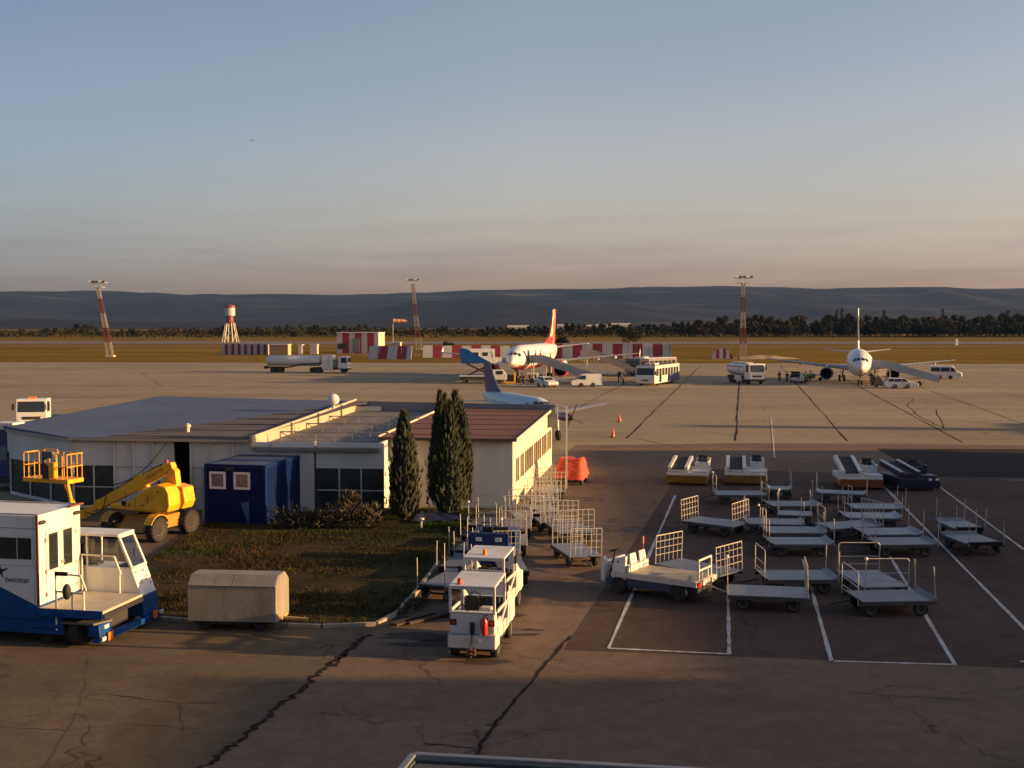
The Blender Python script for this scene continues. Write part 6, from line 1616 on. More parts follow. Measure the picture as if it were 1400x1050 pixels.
def apron_bus(label, loc, rz, side, rear, roofm):
    t = thing('apron_bus', label, 'bus', loc, rz)
    L, W, H = 13.0, 2.9, 2.95
    MB().prism([(0, .35), (.08, 1.2), (-.25, H), (-L, H), (-L, .35)], 1, -W / 2, W / 2).build('body', side, t, bevel=.08)
    MB().box(-L - .004, -L * .62, -W / 2 - .008, W / 2 + .008, .36, 1.5).build('rear_panel', rear, t)
    g = MB(); g.hexa([(.05, -W / 2 + .15, 1.15), (.07, -W / 2 + .15, 1.15), (.07, W / 2 - .15, 1.15), (.05, W / 2 - .15, 1.15)], [(-.16, -W / 2 + .18, 2.6), (-.14, -W / 2 + .18, 2.6), (-.14, W / 2 - .18, 2.6), (-.16, W / 2 - .18, 2.6)]); g.build('windscreen', M_GLASS, t)
    for s in (-1, 1):
        for k in range(8):
            x = -.7 - k * 1.5; dr = k in (1, 4)
            MB().box(x - 1.2, x, s * (W / 2 + .009) - .008, s * (W / 2 + .009) + .008, .5 if dr else 1.45, 2.5).build('door' if dr else 'side_window', M_GLASS, t)
        MB().box(-.02, .10, s * .95 - .25, s * .95 + .25, .6, .8).build('headlight', M_LAMP_W, t)
        m_ = MB(); m_.box(.12, .3, s * (W / 2 + .15) - .08, s * (W / 2 + .15) + .08, 1.6, 2.2); m_.beam((0, s * W / 2, 2.5), (.2, s * (W / 2 + .15), 2.2), .04, .04); m_.build('mirror', M_BLACK, t)
    MB().box(-L + .1, -.5, -W / 2 + .1, W / 2 - .1, H, H + .06).build('roof', roofm, t); MB().box(-4.2, -2.2, -.8, .8, H + .06, H + .3).build('air_unit', M_LOADW, t, bevel=.05)
    MB().lathe([(.02, .32), (.11, .28), (.12, .05)], (-.7, .5, H), 2, 10).build('beacon', mat('orange_red_beacon', (.6, .09, .02), .3), t)
    MB().box(-.1, .06, -.5, .5, .75, .95).build('front_grille', M_DARK, t)
    for x in (-2.2, -9.6):
        for y in (-W / 2 + .17, W / 2 - .17): wheel(t, x, y, .46, .3, M_TYRE, M_RIM)
    return t
p = G(882, 528); apron_bus('white apron bus with blue tail end, front towards the viewer', (p.x, p.y, .012), -R(90) - R(24), mat('bus_cream_white', (.62, .60, .54), .4, var=.05), M_BLUE, mat('dark_red_roof_rail', (.16, .08, .07), .6))
p = G(864, 514); apron_bus('dark grey apron bus with pale roof standing behind the white bus', (p.x, p.y, .012), -R(90) - R(38), mat('bus_side_grey', (.13, .11, .12), .5, var=.2), mat('bus_grey_dark', (.07, .06, .07), .5), mat('pale_bus_roof', (.5, .5, .5), .5))  # sides in one dark grey, roof paler

def fuel_truck(label, loc, rz):
    t = thing('fuel_truck', label, 'fuel truck', loc, rz)
    cabover(t, 2.5, .75, 3.1, 1.9, M_WHITE)
    k = MB(); ys = [2.2, 2.35, 8.6, 8.8]; sc_ = [.8, 1, 1, .8]
    k.loft([[(1.25 * s * math.sin(2 * math.pi * i / 20), y, 2.15 + .95 * s * math.cos(2 * math.pi * i / 20)) for i in range(20)] for y, s in zip(ys, sc_)]); k.build('tank', M_WHITE, t, smooth=True)
    st = MB()
    for s in (-1, 1): st.box(s * 1.24 - .02, s * 1.24 + .02, 2.5, 8.5, 2.45, 2.6)
    st.build('red_stripe', M_RED, t)
    MB().box(-.5, .5, 2.6, 8.3, 3.05, 3.22).build('catwalk', M_GALV, t)
    MB().box(-1.1, 1.1, 1.9, 8.6, .7, 1.15).build('chassis', M_DARK, t)
    for s in (-1, 1): MB().box(s * 1.0 - .22, s * 1.0 + .22, 3.2, 5.6, .5, 1.25).build('hose_locker', M_LOADW, t)
    for x in (-1.0, 1.0):
        for y in (.95, 6.2, 7.4): wheel(t, x, y, .5, .34, M_TYRE, M_RIM).rotation_euler = (0, 0, R(90))
    return t
p = G(1035, 526); fuel_truck('white fuel tanker truck facing the viewer right of the apron buses', (p.x, p.y, .012), R(12))

# long tanker side-on
p = G(478, 509.5)
lt = thing('tanker_trailer_truck', 'long white tanker semitrailer side-on before the striped hut', 'tanker', (p.x, p.y, .012), R(90) - R(4))
cabover(lt, 2.5, .8, 3.0, 1.9, M_WHITE)
k = MB(); ys = [5.4, 5.6, 9.6, 15.2, 15.5]; sc_ = [.75, .95, 1, .9, .7]
k.loft([[(1.2 * s * math.sin(2 * math.pi * i / 20), y, 2.2 + 1.0 * s * math.cos(2 * math.pi * i / 20)) for i in range(20)] for y, s in zip(ys, sc_)]); k.build('tank', mat('tank_off_white', (.56, .55, .53), .4, var=.06), lt, smooth=True)
MB().box(-1.2, 1.2, 2.9, 4.9, .5, 3.25).build('pump_cabinet', M_WHITE, lt, bevel=.04)
MB().box(-1.1, 1.1, 1.9, 2.9, 1.1, 2.4).build('equipment_rack', mat('dull_green_rack', (.14, .16, .13), .6), lt)
q = MB()
for s in (-1, 1): q.beam((s * 1.1, 5.0, 1.7), (s * 1.1, 8.5, 1.6), .1, .2); q.beam((s * 1.1, 8.5, 1.6), (s * 1.1, 11.5, .95), .1, .2); q.beam((s * 1.1, 11.5, .95), (s * 1.1, 15.3, 1.0), .1, .2)
q.build('frame_rail', M_DARK, lt); MB().box(-1.0, 1.0, .5, 6.4, .6, 1.0).build('chassis', M_DARK, lt)
for x in (-1.0, 1.0):
    for y in (1.0, 5.6, 6.8, 13.0, 14.2): wheel(lt, x, y, .5, .34, M_TYRE, M_RIM).rotation_euler = (0, 0, R(90))
MB().box(-.9, .9, 15.4, 15.9, .7, 1.2).build('rear_bumper', M_DARK, lt)

def stairs(label, top, rz, H, m, run=8.2, car=True):
    """Mobile passenger stairs: local x from the platform (0) down to the foot (+run)."""
    t = thing('passenger_stairs', label, 'stairs', top, rz)
    W = 1.7; pl_ = 2.2
    for s in (-1, 1):
        y = s * W / 2
        MB().prism([(-pl_, H - .12), (0, H - .12), (run, .55), (run, 1.45), (0, H + 1.05), (-pl_, H + 1.05)], 1, y - .03, y + .03).build('side_panel', m, t)
    st = MB(); n = 17
    for k in range(n): st.box(run * k / n, run * (k + 1) / n + .05, -W / 2 + .03, W / 2 - .03, H - (H - .55) * (k + 1) / n - .06, H - (H - .55) * (k + 1) / n)
    st.build('steps', M_GALV, t); MB().box(-pl_ - .5, 0, -W / 2 + .03, W / 2 - .03, H - .14, H).build('platform', M_LOADW, t)
    un = MB(); un.box(-pl_ + .3, run * .75, -.7, .7, .35, .6)
    for x in (-1.6, .4): un.beam((x, -.6, .6), (x, -.6, H - .1), .12, .12); un.beam((x, .6, .6), (x, .6, H - .1), .12, .12)
    un.beam((.4, -.6, .6), (run * .6, -.6, 1.3), .1, .1); un.beam((-1.6, -.6, .7), (.4, -.6, H - .3), .08, .08)
    un.build('frame', M_LOADW, t)
    for x in (-1.5, run * .62):
        for y in (-.75, .75): wheel(t, x, y, .34, .22, M_TYRE, M_RIM)
    return t
M_STAIR = mat('grey_stair_panel', (.34, .34, .33), .6, var=.1)
dl = Vector((-HA.y, HA.x, 0)); dl = dl if dl.x > 0 else -dl            # the airliner's left, to the image right
p = na - HA * 4.9 + dl * 3.9
stairs('grey passenger stairs at the open front door of the red finned airliner', (p.x, p.y, .012), heading(dl) - R(6), 3.15, M_STAIR)
p2 = GD(812, 500, 199); stairs('passenger stairs behind the wing of the red finned airliner', (p2.x, p2.y, .012), heading(dl) - R(14), 3.3, mat('tan_stair_panel', (.40, .34, .27), .6, var=.15))
dr_ = Vector((-HB.y, HB.x, 0)); dr_ = dr_ if dr_.x > 0 else -dr_
p3 = nb - HB * 4.4 + dr_ * 3.8
stairs('grey passenger stairs at the left door of the plain white jet', (p3.x, p3.y, .012), heading(dr_) - R(5), 2.6, mat('blue_grey_stair_panel', (.32, .34, .37), .5, var=.1), 7.2)

# raised high loader left of the red finned airliner
p = G(631, 525)
hl = thing('high_loader_truck', 'blue and white high loader raised on scissor legs at the airliner nose', 'truck', (p.x, p.y, .012), R(2))
MB().prism([(1.2, 3.1), (1.2, 5.25), (5.0, 5.25), (5.0, 3.1)], 1, 0, 2.3).build('body', M_AMB, hl, bevel=.03)
MB().prism([(0, 3.05), (-.3, 5.3), (.6, 5.3), (4.6, 3.1)], 1, -.05, 2.35).build('side_wedge', M_AMBB, hl, bevel=.02)
for x in (1.75, 3.15): MB().box(x, x + .8, -.02, .0, 4.2, 4.75).build('window', M_GLASS, hl)
MB().box(5.0, 7.0, .1, 2.2, 3.0, 3.15).build('platform', M_GALV, hl); MB().box(5.1, 6.1, .2, .26, 3.15, 4.0).build('guard_panel', M_LOADW, hl)
sx = MB()
for y in (.2, 2.1): sx.beam((.8, y, 1.15), (4.6, y, 3.0), .12, .2); sx.beam((.8, y, 3.0), (4.6, y, 1.15), .12, .2)
sx.build('scissor_leg', M_DARK, hl); MB().box(-.2, 6.6, .2, 2.1, .6, 1.15).build('chassis', M_DARK, hl); MB().box(-.3, 4.2, .1, 2.2, 1.12, 1.25).build('deck', M_LOADW, hl)
MB().prism([(4.7, .6), (6.8, .6), (6.8, 1.35), (6.3, 2.1), (4.7, 2.1)], 1, .1, 2.2).build('cab', M_LOADW, hl, bevel=.05); MB().box(5.2, 6.2, .08, .1, 1.4, 1.95).build('cab_window', M_GLASS, hl)
for x in (.6, 5.6):
    for y in (.25, 2.05): wheel(hl, x, y, .45, .3, M_TYRE, M_RIM)

def small(name, label, cat, u, v, rz=0.):
    p = G(u, v); return thing(name, label, cat, (p.x, p.y, .012), rz)
o = small('wheel_stand', 'yellow steel stand under the nose of the red finned airliner', 'stand', 697, 524)
b = MB()
for x in (-.75, .75): b.box(x - .12, x + .12, -.2, .2, 0, 1.7)
b.box(-.75, .75, -.2, .2, .0, .2); b.build('frame', M_YEL, o, bevel=.02)
MB().box(-.6, .6, .1, .2, .3, 1.3).build('back_panel', M_DARK, o)
o = small('ground_power_cart', 'low white power cart beside the stairs of the red finned airliner', 'power cart', 728, 522)
MB().box(-.9, .9, 0, 1.2, .35, 1.35).build('body', M_LOADW, o, bevel=.04); MB().box(-.6, .6, -.03, 0, .5, 1.15).build('grille', M_DARK, o)
for x in (-.6, .6): wheel(o, x, .15, .25, .15, M_TYRE, M_RIM)
o = small('baggage_tug', 'dark little tug under the stairs of the plain white jet', 'tug', 1205, 530)
MB().prism([(-1.1, .3), (1.1, .3), (1.1, .8), (.2, 1.0), (-.2, 1.5), (-.9, 1.5), (-1.1, .9)], 1, 0, 1.3).build('body', M_DARK, o, bevel=.05)
for x in (-.7, .7): wheel(o, x, .1, .32, .2, M_TYRE, M_RIM)
o = small('service_truck', 'small cream truck with red front between the stairs and the plain white jet', 'truck', 1204, 521)
MB().box(-1.6, 1.0, 0, 2, .8, 2.5).build('box_body', mat('cream_box', (.6, .55, .42), .5), o, bevel=.04); MB().box(1.05, 2.2, .1, 1.9, .5, 1.9).build('cab', M_RED, o, bevel=.08)
for x in (-.9, 1.5): wheel(o, x, .15, .4, .25, M_TYRE, M_RIM)
o = small('baggage_loader', 'low baggage conveyor with pale green hood under the left wing of the plain white jet', 'conveyor', 1113, 521)
MB().hexa([(-1.8, 0, .6), (2.2, 0, 1.0), (2.2, 1.0, 1.0), (-1.8, 1.0, .6)], [(-1.8, 0, .8), (2.2, 0, 1.2), (2.2, 1.0, 1.2), (-1.8, 1.0, .8)]).build('conveyor', M_LOADW, o); MB().box(-1.6, .2, 0, 1.2, .35, 1.15).build('body', mat('pale_green_hood', (.25, .35, .18), .6), o, bevel=.04)
for x in (-1.1, 1.0): wheel(o, x, .1, .3, .2, M_TYRE, M_RIM)
for u, v, lab in [(847, 577, 'orange traffic cone on the apron, farther of the two'), (838, 598, 'orange traffic cone on the apron, closer to the annex')]:
    o = small('traffic_cone', lab, 'cone', u, v)
    MB().lathe([(.17, .03), (.04, .72), (.03, .73)], (0, 0, 0), 2, 12).build('body', mat('cone_orange', (.65, .10, .02), .5), o, smooth=True); MB().box(-.22, .22, -.22, .22, 0, .035).build('base', M_DARK, o)
    MB().lathe([(.118, .3), (.085, .46)], (0, 0, 0), 2, 12).build('band', M_LOADW, o)

def pp(label, u, v, rz, top, legs, z=0., Y=None, **k):
    p = G(u, v) if Y is None else GD(u, v, Y)
    person(label, (p.x, p.y, .012 if Y is None else p.z), rz, top, legs, **k)
pp('person in dark clothes walking left of the buses, farther left one', 845.5, 523, R(200), 'navy', 'navy')
pp('person in black jacket close behind another beside the buses', 849.5, 521, R(190), 'black', 'navy', stride=.2)
pp('person in white shirt walking before the dark grey bus', 852, 527, R(10), 'white', 'black', stride=.2)
pp('person in dark clothes standing at the far left of the white jet wing', 1065.5, 523, R(-80), 'navy', 'black')
pp('person in dark clothes by the white jet wing, next to the open car', 1076, 524, R(-100), 'black', 'navy')
pp('person in yellow green vest beside the open car', 1101.5, 524, R(150), 'hivis', 'black', stride=.05)
pp('person in yellow green vest under the wing of the plain white jet', 1108, 522, R(30), 'hivis', 'navy')
pp('person in dark clothes standing beside the nose gear of the plain white jet', 1191, 524, R(-70), 'black', 'black')
pp('person in dark red standing by the nose gear of the red finned airliner', 716, 527, R(-120), 'red', 'black')
pp('person in hi-vis vest on the platform of the raised high loader', 673.5, 493.8, R(-60), 'hivis', 'navy', Y=170.4)
for fr_, lab, top, legs in [(-1.1, 'person in pink top stepping out on the stair platform', 'pink', 'navy'), (-.3, 'person in red top at the head of the front stairs', 'red', 'black'), (1.3, 'person in dark coat on the upper front stairs', 'black', 'navy'), (3.0, 'person in red top halfway down the front stairs', 'red', 'black')]:
    hz_ = 3.15 if fr_ < 0 else 3.15 - (3.15 - .55) * fr_ / 8.2 - .1
    d_s = Vector((math.cos(heading(dl) - R(6)), math.sin(heading(dl) - R(6)), 0)); q = p + Vector((0, 0, 0)) if False else (na - HA * 4.9 + dl * 3.9) + d_s * fr_
    person(lab, (q.x, q.y, hz_ + .012), heading(dl), top, legs, stride=.1)
q = p2 + Vector((3.2, -.6, 0)); person('person in white top on the stairs behind the airliner wing', (q.x, q.y, 2.25), 0, 'white', 'tan')

# ---------------------------------------------------------------- masts, striped fences and huts beyond the apron
M_MAST = stripes('mast_red_white', (.30, .26, .22), (.13, .03, .026), 8.0, axis=2, frac=.5)
def mast(label, base, H, lean, w0=1.6, w1=.75, kink=0., rz=0.):
    t = thing('floodlight_mast', label, 'floodlight mast', base, rz, 'floodlight masts')
    a = MB(); n = 14
    def c(k, sx, sy):
        f = k / n; w = w0 + (w1 - w0) * min(1, f * 1.25)
        off = lean * (f + kink * math.sin(math.pi * f)); return Vector((off + sx * w / 2, sy * w / 2, H * f))
    for k in range(n):
        for sx, sy in ((-1, -1), (1, -1), (1, 1), (-1, 1)): a.beam(c(k, sx, sy), c(k + 1, sx, sy), .10, .10)
        for (p, q) in (((-1, -1), (1, -1)), ((1, -1), (1, 1)), ((1, 1), (-1, 1)), ((-1, 1), (-1, -1))):
            a.beam(c(k, *p), c(k + 1, *q), .07, .07); a.beam(c(k, *q), c(k + 1, *p), .07, .07); a.beam(c(k + 1, *p), c(k + 1, *q), .09, .09)
    a.build('tower', M_MAST, t)
    h = MB(); o = lean
    for z, w in ((H + .2, 1.4), (H + 1.5, 2.1)):
        h.box(o - w, o + w, -1.2, 1.2, z, z + .14)
        for s in (-1, 1): h.beam((o + s * w, -1.2, z + .14), (o + s * w, 1.2, z + .14), .12, .12)
    for s in (-1, 1): h.beam((o + s * .5, 0, H), (o + s * 1.1, 0, H + 1.6), .14, .14)
    h.build('head_frame', M_GALV, t)
    for k in range(5):
        x = o - 1.9 + .95 * k; MB().box(x - .3, x + .3, -1.45, -1.15, H + 1.62, H + 2.05).build('lamp', M_LAMP_W if k in (0, 3) else M_DARK, t)
    MB().box(-1.1, 1.1, -1.1, 1.1, 0, .5).build('footing', M_KERB, t)
    return t
mast('left floodlight mast, red and white lattice leaning left at its foot', G(151, 488), 18.7, -3.0, kink=-.02)
mp_ = GD(573, 470, 400); mp_.z = 0
mast('middle floodlight mast standing behind the striped fences', mp_, 22.7, -2.1, 1.9, .9)
mast('right floodlight mast above the fuel truck', G(1016, 491), 19.2, -.2)

# water tower
wp = GD(315, 468, 560); wp.z = 0
wt_ = thing('water_tower', 'small red and white water tower on splayed legs at the field edge', 'water tower', wp)
l_ = MB()
for a in range(6):
    c, s = math.cos(a * math.pi / 3), math.sin(a * math.pi / 3); l_.beam((4.2 * c, 4.2 * s, 0), (2.2 * c, 2.2 * s, 9.5), .45, .45); l_.beam((4.2 * c, 4.2 * s, .4), (3 * math.cos(a * math.pi / 3 + 1.05), 3 * math.sin(a * math.pi / 3 + 1.05), 6), .2, .2)
l_.build('legs', mat('cream_tower_legs', (.5, .46, .36), .6), wt_)
MB().lathe([(2.3, 9.4), (1.7, 10.5), (1.6, 13)], (0, 0, 0), 2, 12).build('shaft', mat('faded_tower_red', (.22, .04, .03), .6, var=.2), wt_); MB().lathe([(2.4, 13), (2.5, 13.1), (2.5, 18.0), (.2, 18.6)], (0, 0, 0), 2, 14).build('tank', mat('white_tank', (.46, .44, .40), .5, dirt=(.3, .1, .08), dirt_amt=.5), wt_, smooth=True)
MB().lathe([(2.53, 16.9), (2.53, 18.02), (.2, 18.7)], (0, 0, 0), 2, 14).build('red_cap', mat('faded_tower_red', (.22, .04, .03), .6), wt_)
# windsock
sp = GD(541, 466, 520); sp.z = 0
wk = thing('windsock', 'orange and white windsock flying right on its pole', 'windsock', sp)
MB().tube((-1.2, 0, 0), (-1.2, 0, 11.5), .12).build('pole', M_GALV, wk)
MB().lathe([(.95, -1.0), (.85, 1.2), (.72, 3.0), (.45, 5.2)], (0, 0, 10.4), 0, 12).build('sock', stripes('windsock_bands', (.62, .16, .08), (.62, .45, .38), 2.2, axis=0), wk, smooth=True)

M_STR = stripes('fence_red_white', (.42, .41, .40), (.24, .018, .03), 5.2, axis=0, frac=.5)
M_STR2 = stripes('fence_red_white_narrow', (.42, .41, .40), (.24, .018, .03), 2.1, axis=0, frac=.52)
def blast_fence(label, ua, va, ub, vb, H, m, lean=.8, depth=1.2, end=None):
    a, b = G(ua, va), G(ub, vb); L = (b - a).length
    t = thing('blast_fence', label, 'blast fence', a, heading(b - a), 'striped fences at the apron edge')
    p_ = MB(); n = max(2, int(L / 2.6))
    for k in range(n):
        x0_, x1_ = L * k / n + .04, L * (k + 1) / n - .04; j = random.uniform(-.08, .08)
        p_.hexa([(x0_, 0, 0), (x1_, 0, 0), (x1_, .18, 0), (x0_, .18, 0)], [(x0_, lean, H + j), (x1_, lean, H + j), (x1_, lean + .18, H + j), (x0_, lean + .18, H + j)])
    p_.build('panel', m, t)
    f_ = MB()
    for k in range(n + 1): f_.beam((L * k / n, depth + 1.2, 0), (L * k / n, lean + .2, H * .95), .14, .14)
    f_.build('brace', M_CHAS, t)
    if end:
        MB().box(L, L + .2, 0, end, 0, H).box(0, L, end - .2, end, 0, H).build('end_wall', mat('fence_sunlit_end', (.55, .42, .30), .6, var=.15), t)  # end walls carry the sunlit tone in their own colour
    return t
blast_fence('long striped fence right of the red finned airliner', 742, 490, 917, 490.5, 3.9, M_STR, .5, end=3.5)
blast_fence('slanted striped fence panels right of the striped hut', 503, 491, 562, 491.5, 3.4, M_STR, 1.1)
blast_fence('striped fence behind the raised high loader', 578, 489, 700, 489, 3.2, M_STR, .9)
blast_fence('narrow striped wall left of the tan container', 303, 484.5, 366, 485, 3.1, M_STR2, .05, end=3.)
def hut(name, label, cat, ua, ub, v, H, m, m_end, D, extra=None):
    a, b = G(ua, v), G(ub, v); L = (b - a).length
    t = thing(name, label, cat, a, heading(b - a) - R(6))
    MB().box(0, L, 0, D, 0, H).build('wall', m, t); MB().box(L, L + .12, .05, D - .05, .05, H - .05).build('end_wall', m_end, t); MB().box(-.15, L + .25, -.15, D + .15, H, H + .18).build('roof', M_LOADW, t)
    return t, L
M_ENDW = stripes('corrugated_sunlit_end', (.62, .52, .38), (.50, .36, .22), .8, axis=1, frac=.7)  # sunshine on the hut ends, put into a warm light colour
h_, L_ = hut('striped_hut', 'tall red and white striped hut with dark door opening', 'hut', 460.5, 518, 483, 6.3, stripes('hut_red_white', (.42, .41, .38), (.30, .02, .03), 3.9, axis=0, frac=.45), M_ENDW, 9.0)
MB().box(5.0, 7.2, -.1, .0, 0.3, 4.6).build('door', mat('grey_hut_door', (.16, .17, .17), .6), h_); MB().box(.4, 3.4, -.25, .0, 1.4, 3.0).build('window', M_DARK, h_)
hut('storage_container', 'tan brown container box right of the narrow striped wall', 'container', 368, 394, 485.5, 3.0, mat('tan_container', (.28, .20, .11), .7, var=.15), mat('tan_container_sunlit', (.50, .36, .2), .7), 3.0)  # lighter copy of the tan stands for sun on the end
hut('storage_box', 'small white box with dark doors beside the tan container', 'box', 408, 412.5, 484, 2.7, M_WHITE, M_ENDW, 2.0)
hut('storage_box', 'small pale box standing alone left of the striped hut', 'box', 424, 433.5, 484, 2.8, mat('pale_box', (.5, .48, .45), .6), M_ENDW, 1.5)
hut('pump_hut', 'small grey hut with sunlit end behind the slanted fence panels', 'hut', 537, 547, 484, 3.4, mat('grey_hut_wall', (.25, .26, .25), .7), M_ENDW, 2.0)
p = G(974, 491); ds_ = thing('arched_shelter', 'low half round red and white striped shelter', 'shelter', p, R(-6))
k = MB(); rr_ = 2.6
k.loft([[(rr_ + rr_ * math.cos(math.pi * i / 12), y, 2.75 * math.sin(math.pi * i / 12)) for i in range(13)] for y in (0, 4)], closed=True); k.build('shell', stripes('shelter_red_white', (.42, .41, .38), (.24, .018, .03), 1.75, axis=0, frac=.5), ds_)
MB().box(0, 2 * rr_, -.05, .0, 0, .12).build('sill', M_KERB, ds_)
mk_ = small('marker_board', 'small pale marker board beside the far runway', 'marker', 1308, 473.5)
MB().box(-.5, .5, -.1, .1, .5, 3.0).build('board', M_LOADW, mk_); MB().box(-.1, .1, -.05, .05, 0, .5).build('post', M_GALV, mk_)
p = G(1045, 490.5); mo = MB()
for j in range(7):
    for i in range(15): pass
mo.loft([[(p.x - 9 + 18 * i / 14, p.y - 2 + 6 * j / 6, max(0, .9 * math.sin(math.pi * i / 14) * math.sin(math.pi * j / 6) * (1 + .6 * mnoise.noise(Vector((i * .5, j * .6, 2)))))) for i in range(15)] for j in range(7)], caps=False, closed=False)
tag(mo.build('sand_bank', mat('pale_sand', (.36, .25, .15), .95, var=.2), smooth=True), kind='structure')

# speck of an aircraft high in the sky
sk_ = GD(345, 192, 3200); dp = thing('distant_airplane', 'tiny airplane high in the left sky', 'airplane', sk_, R(20))
MB().loft([ring(x, r_, r_, 0, 10) for x, r_ in ((9, .05), (7.5, .8), (4, 1.1), (-4, 1.0), (-9, .2))]).build('fuselage', M_AIRG, dp, smooth=True)
MB().loft([foil(2.5, 2.2, .3, -11, .4), foil(3, 3.4, .5, 0, 0), foil(2.5, 2.2, .3, 11, .4)]).build('wing', M_AIRG, dp)

# far pale buildings beyond the trees
for i, (u0, u1, v0, v1, lab) in enumerate([(762, 786, 443.2, 446.5, 'far pale shed roof left of the airliner fin top'), (800, 812, 444, 447, 'small far pale roof among trees'), (815, 832, 443, 446.5, 'far long pale roof seen between trees'), (834, 862, 441.6, 446, 'widest far pale roof beyond the tree line'), (694, 722, 444.5, 447, 'far low pale roof left of the red fin'), (1240, 1262, 440, 445, 'far pale house on the right beyond the trees')]):
    a = GD(u0, v0, 1500); b = GD(u1, v0, 1500); t = thing('far_building', lab, 'building', (a.x, 1500, 0), R(-3))
    w_ = b.x - a.x; H = max(7., a.z); MB().box(0, w_, 0, 25, 0, H - 2.2).build('wall', mat('far_pale_wall', (.42, .38, .33), .8), t); MB().prism([(0, H - 2.2), (25, H - 2.2), (12, H)], 0, -.5, w_ + .5).build('roof', mat('far_pale_roof', (.48, .42, .36), .7), t)

# ---------------------------------------------------------------- trees beyond the field
M_LEAF = [mat('dark_tree_leaf', (.022, .022, .013), .95, var=.5, scale=.5, dirt=(.036, .034, .016), spec=0.), mat('olive_tree_leaf', (.035, .031, .015), .95, var=.5, scale=.5, dirt=(.054, .045, .018), spec=0.), mat('brown_tree_leaf', (.040, .029, .016), .95, var=.5, scale=.5, dirt=(.06, .04, .02), spec=0.)]
def make_tree(kind, H, Wd, m, n=1500):
    t = thing('tree', 'tree', 'tree', (0, 0, 0), 0, 'trees beyond the airfield')
    tr_ = MB(); tr_.tube((0, 0, 0), (.2, 0, H * .45), .28, 7, .14)
    lobes = []
    for k in range(9 if kind != 'poplar' else 10):
        a = random.uniform(0, 6.28); f = random.uniform(.25, .95) if kind != 'poplar' else .15 + .085 * k
        rr_ = Wd * .5 * (.75 if kind != 'poplar' else .25) * random.random() ** .5
        lobes.append((rr_ * math.cos(a), rr_ * math.sin(a), H * f * (.86 if kind != 'poplar' else .95), Wd * (random.uniform(.16, .28) if kind != 'poplar' else .42) * (1.15 - .5 * f)))
        tr_.tube((.1, 0, H * .3), (lobes[-1][0] * .8, lobes[-1][1] * .8, lobes[-1][2]), .11, 5, .04)
    tr_.build('trunk', M_BARK, t)
    c = MB()
    for (x, y, z, r) in lobes:
        for k in range(n // len(lobes)):
            d = Vector((random.gauss(0, 1), random.gauss(0, 1), random.gauss(0, 1))).normalized(); q = Vector((x, y, z)) + d * r * random.random() ** .4
            q.z = max(.3, q.z); s = random.uniform(.16, .36) * (Wd / 7) ** .5
            u_ = d.cross(Vector((random.gauss(0, 1), random.gauss(0, 1), random.gauss(0, 1)))).normalized() * s; v_ = (d + Vector((random.gauss(0, .6), random.gauss(0, .6), random.gauss(0, .6)))).cross(u_).normalized() * s
            c.add([q - u_, q - v_ * .7, q + u_, q + v_], [(0, 1, 2, 3)])
    c.build('crown', m, t)
    return t
TP = [make_tree('round', 9, 8.5, M_LEAF[0]), make_tree('round', 10, 9, M_LEAF[1]), make_tree('round', 8, 9.5, M_LEAF[2]), make_tree('poplar', 15, 4.0, M_LEAF[0], 1000), make_tree('round', 6, 8, M_LEAF[0])]
TL = ['dark bushy tree in the line beyond the airfield', 'olive green tree in the line beyond the airfield', 'brownish tree in the line beyond the airfield', 'tall narrow poplar rising above the tree line', 'low dark bush tree in the line beyond the airfield']
TG = ['dark trees beyond the airfield', 'olive trees beyond the airfield', 'brown trees beyond the airfield', 'poplars beyond the airfield', 'low trees beyond the airfield']
used = set()
def plant(k, u, vtop, Y):
    o = TP[k] if k not in used else copy_tree(TP[k]); used.add(k)
    q = GD(u, vtop, Y); h0 = [9, 10, 8, 15, 6][k]; s = max(.35, q.z / h0 / .98)
    put(o, (q.x, Y, 0), random.uniform(0, 6.28), TL[k], TG[k]); sx = s * random.uniform(.95, 1.35) if k != 3 else s * random.uniform(.7, .95)
    o.scale = (sx, sx, s)
def top_at(u):
    pts_ = [(-60, 449), (0, 448), (60, 449), (110, 441), (125, 444), (150, 449), (250, 447), (290, 445), (330, 444), (400, 444), (470, 443), (500, 443), (560, 446), (640, 446), (680, 445), (760, 444), (790, 440), (850, 441), (890, 440), (930, 439), (960, 434), (985, 430), (1010, 434), (1040, 428), (1080, 432), (1130, 428), (1150, 424), (1180, 432), (1220, 428), (1260, 430), (1290, 427), (1330, 430), (1380, 426), (1420, 429), (1520, 428)]
    for i in range(len(pts_) - 1):
        if pts_[i][0] <= u <= pts_[i + 1][0]:
            t = (u - pts_[i][0]) / (pts_[i + 1][0] - pts_[i][0]); return pts_[i][1] * (1 - t) + pts_[i + 1][1] * t
    return 440
u = -60.
while u < 930:
    Y = random.uniform(780, 980); plant(random.choice((0, 0, 1, 4, 4, 2)), u, top_at(u) + random.uniform(-1, 3.5), Y); u += random.uniform(9, 15)
u = 925.
while u < 1520:
    Y = random.uniform(760, 900); plant(random.choice((0, 0, 1, 1, 2)), u, top_at(u) + random.uniform(-2, 7), Y); u += random.uniform(6, 11)
for u, vt_ in ((1144, 421), (1151, 419), (1209, 422), (1289, 420), (1378, 422)): plant(3, u, vt_, random.uniform(800, 880))
und = MB()                                                            # dark undergrowth filling the foot of the tree line
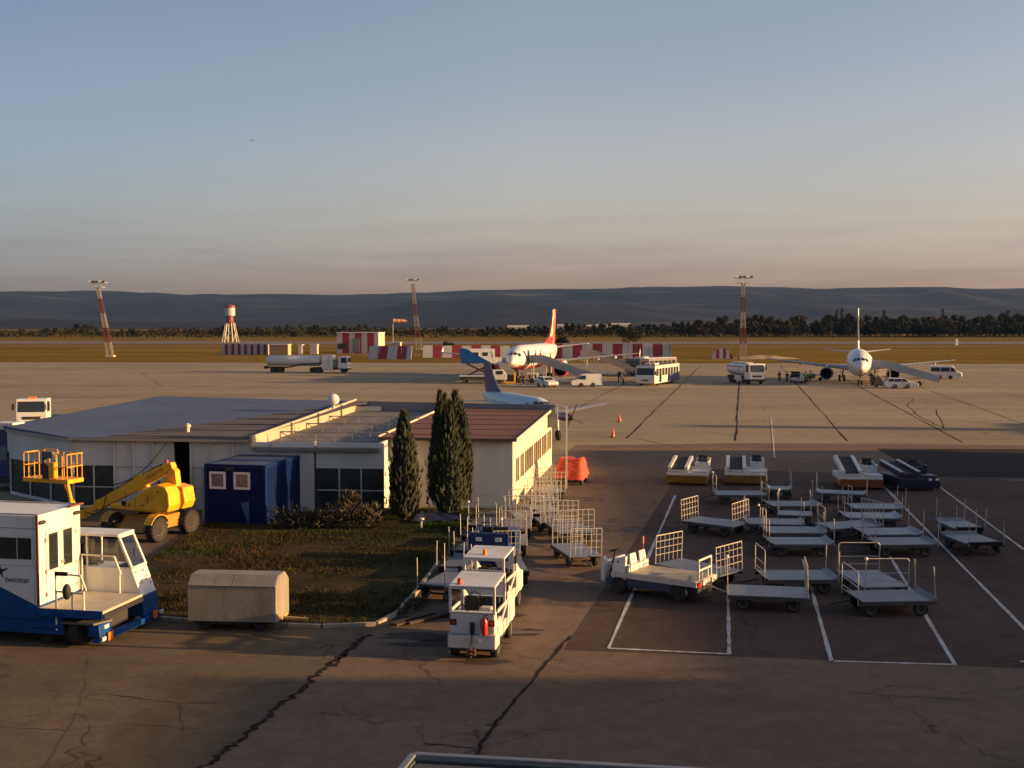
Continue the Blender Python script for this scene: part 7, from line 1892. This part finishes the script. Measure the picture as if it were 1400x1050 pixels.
for k in range(16000):
    u = random.uniform(-120, 1560); Y = random.uniform(740, 1010); x = (u - 700) / F_PX * Y
    hmax = max(1.5, (CAM_H + (HORIZON - top_at(min(1515, max(-55, u)))) * Y / F_PX) * .62)
    z = random.uniform(.1, hmax); s = random.uniform(.4, 1.0)
    a, b = Vector((random.gauss(0, 1), random.gauss(0, 1), random.gauss(0, .7))).normalized() * s * 1.4, Vector((random.gauss(0, .6), random.gauss(0, 1), random.gauss(0, 1))).normalized() * s
    q = Vector((x, Y, z)); und.add([q - a, q - b * .8, q + a, q + b], [(0, 1, 2, 3)])
tag(und.build('undergrowth', M_LEAF[0]), 'dark undergrowth at the foot of the far tree line', 'undergrowth', kind='stuff')
for (u, v, Y, w_, h_, lab) in [(863, 470, 520, 11, 6.5, 'big dark round bush on the field behind the long striped fence'), (768, 470, 420, 4.5, 5.2, 'dark bush beside the tail of the red finned airliner'), (612, 476, 380, 3.5, 3.0, 'small green bush behind the fences left of the airliner')]:
    q = GD(u, v, Y); shrub('bush', lab, (q.x, Y, 0), [(random.uniform(-w_, w_) * .35, random.uniform(-1, 1), h_ * random.uniform(.25, .7), h_ * .33) for k in range(9)], 120, M_LEAF[0] if Y > 400 else M_LEAF[1], (.4, 1.0), .3, 8)
# scattered low tufts on the dry field
tf = MB()
for k in range(7000):
    u = random.uniform(-200, 1600); v = random.choice((random.uniform(475, 496), random.uniform(461, 466), random.uniform(474, 497)))
    q = G(u, v)
    if q.y < 262: continue
    s = random.uniform(.08, .25); a = random.uniform(0, 6.28); tf.add([(q.x - s * math.cos(a), q.y - s * math.sin(a), 0), (q.x + s * math.cos(a), q.y + s * math.sin(a), 0), (q.x + random.gauss(0, .15), q.y, s * random.uniform(.3, .8))], [(0, 1, 2)])
tag(tf.build('field_grass', mat('dry_grass_tufts', (.13, .075, .02), .95, var=.3, scale=.05, dirt=(.10, .07, .02), spec=0.)), 'dry grass tufts over the airfield', 'grass', kind='stuff')
# ---------------------------------------------------------------- evening air
hz = MB().box(-9000, 9000, -300, 9500, -5, 620).build('haze', [])
hm = bpy.data.materials.new('evening_air'); hm.use_nodes = True
hm.node_tree.nodes.clear()
ho = hm.node_tree.nodes.new('ShaderNodeOutputMaterial'); hv = hm.node_tree.nodes.new('ShaderNodeVolumePrincipled')
hv.inputs['Color'].default_value = (.20, .46, 1.0, 1)
hv.inputs['Density'].default_value = .000024
hv.inputs['Anisotropy'].default_value = .0
hm.node_tree.links.new(hv.outputs[0], ho.inputs['Volume'])
hz.data.materials.append(hm)
tag(hz, kind='stuff')
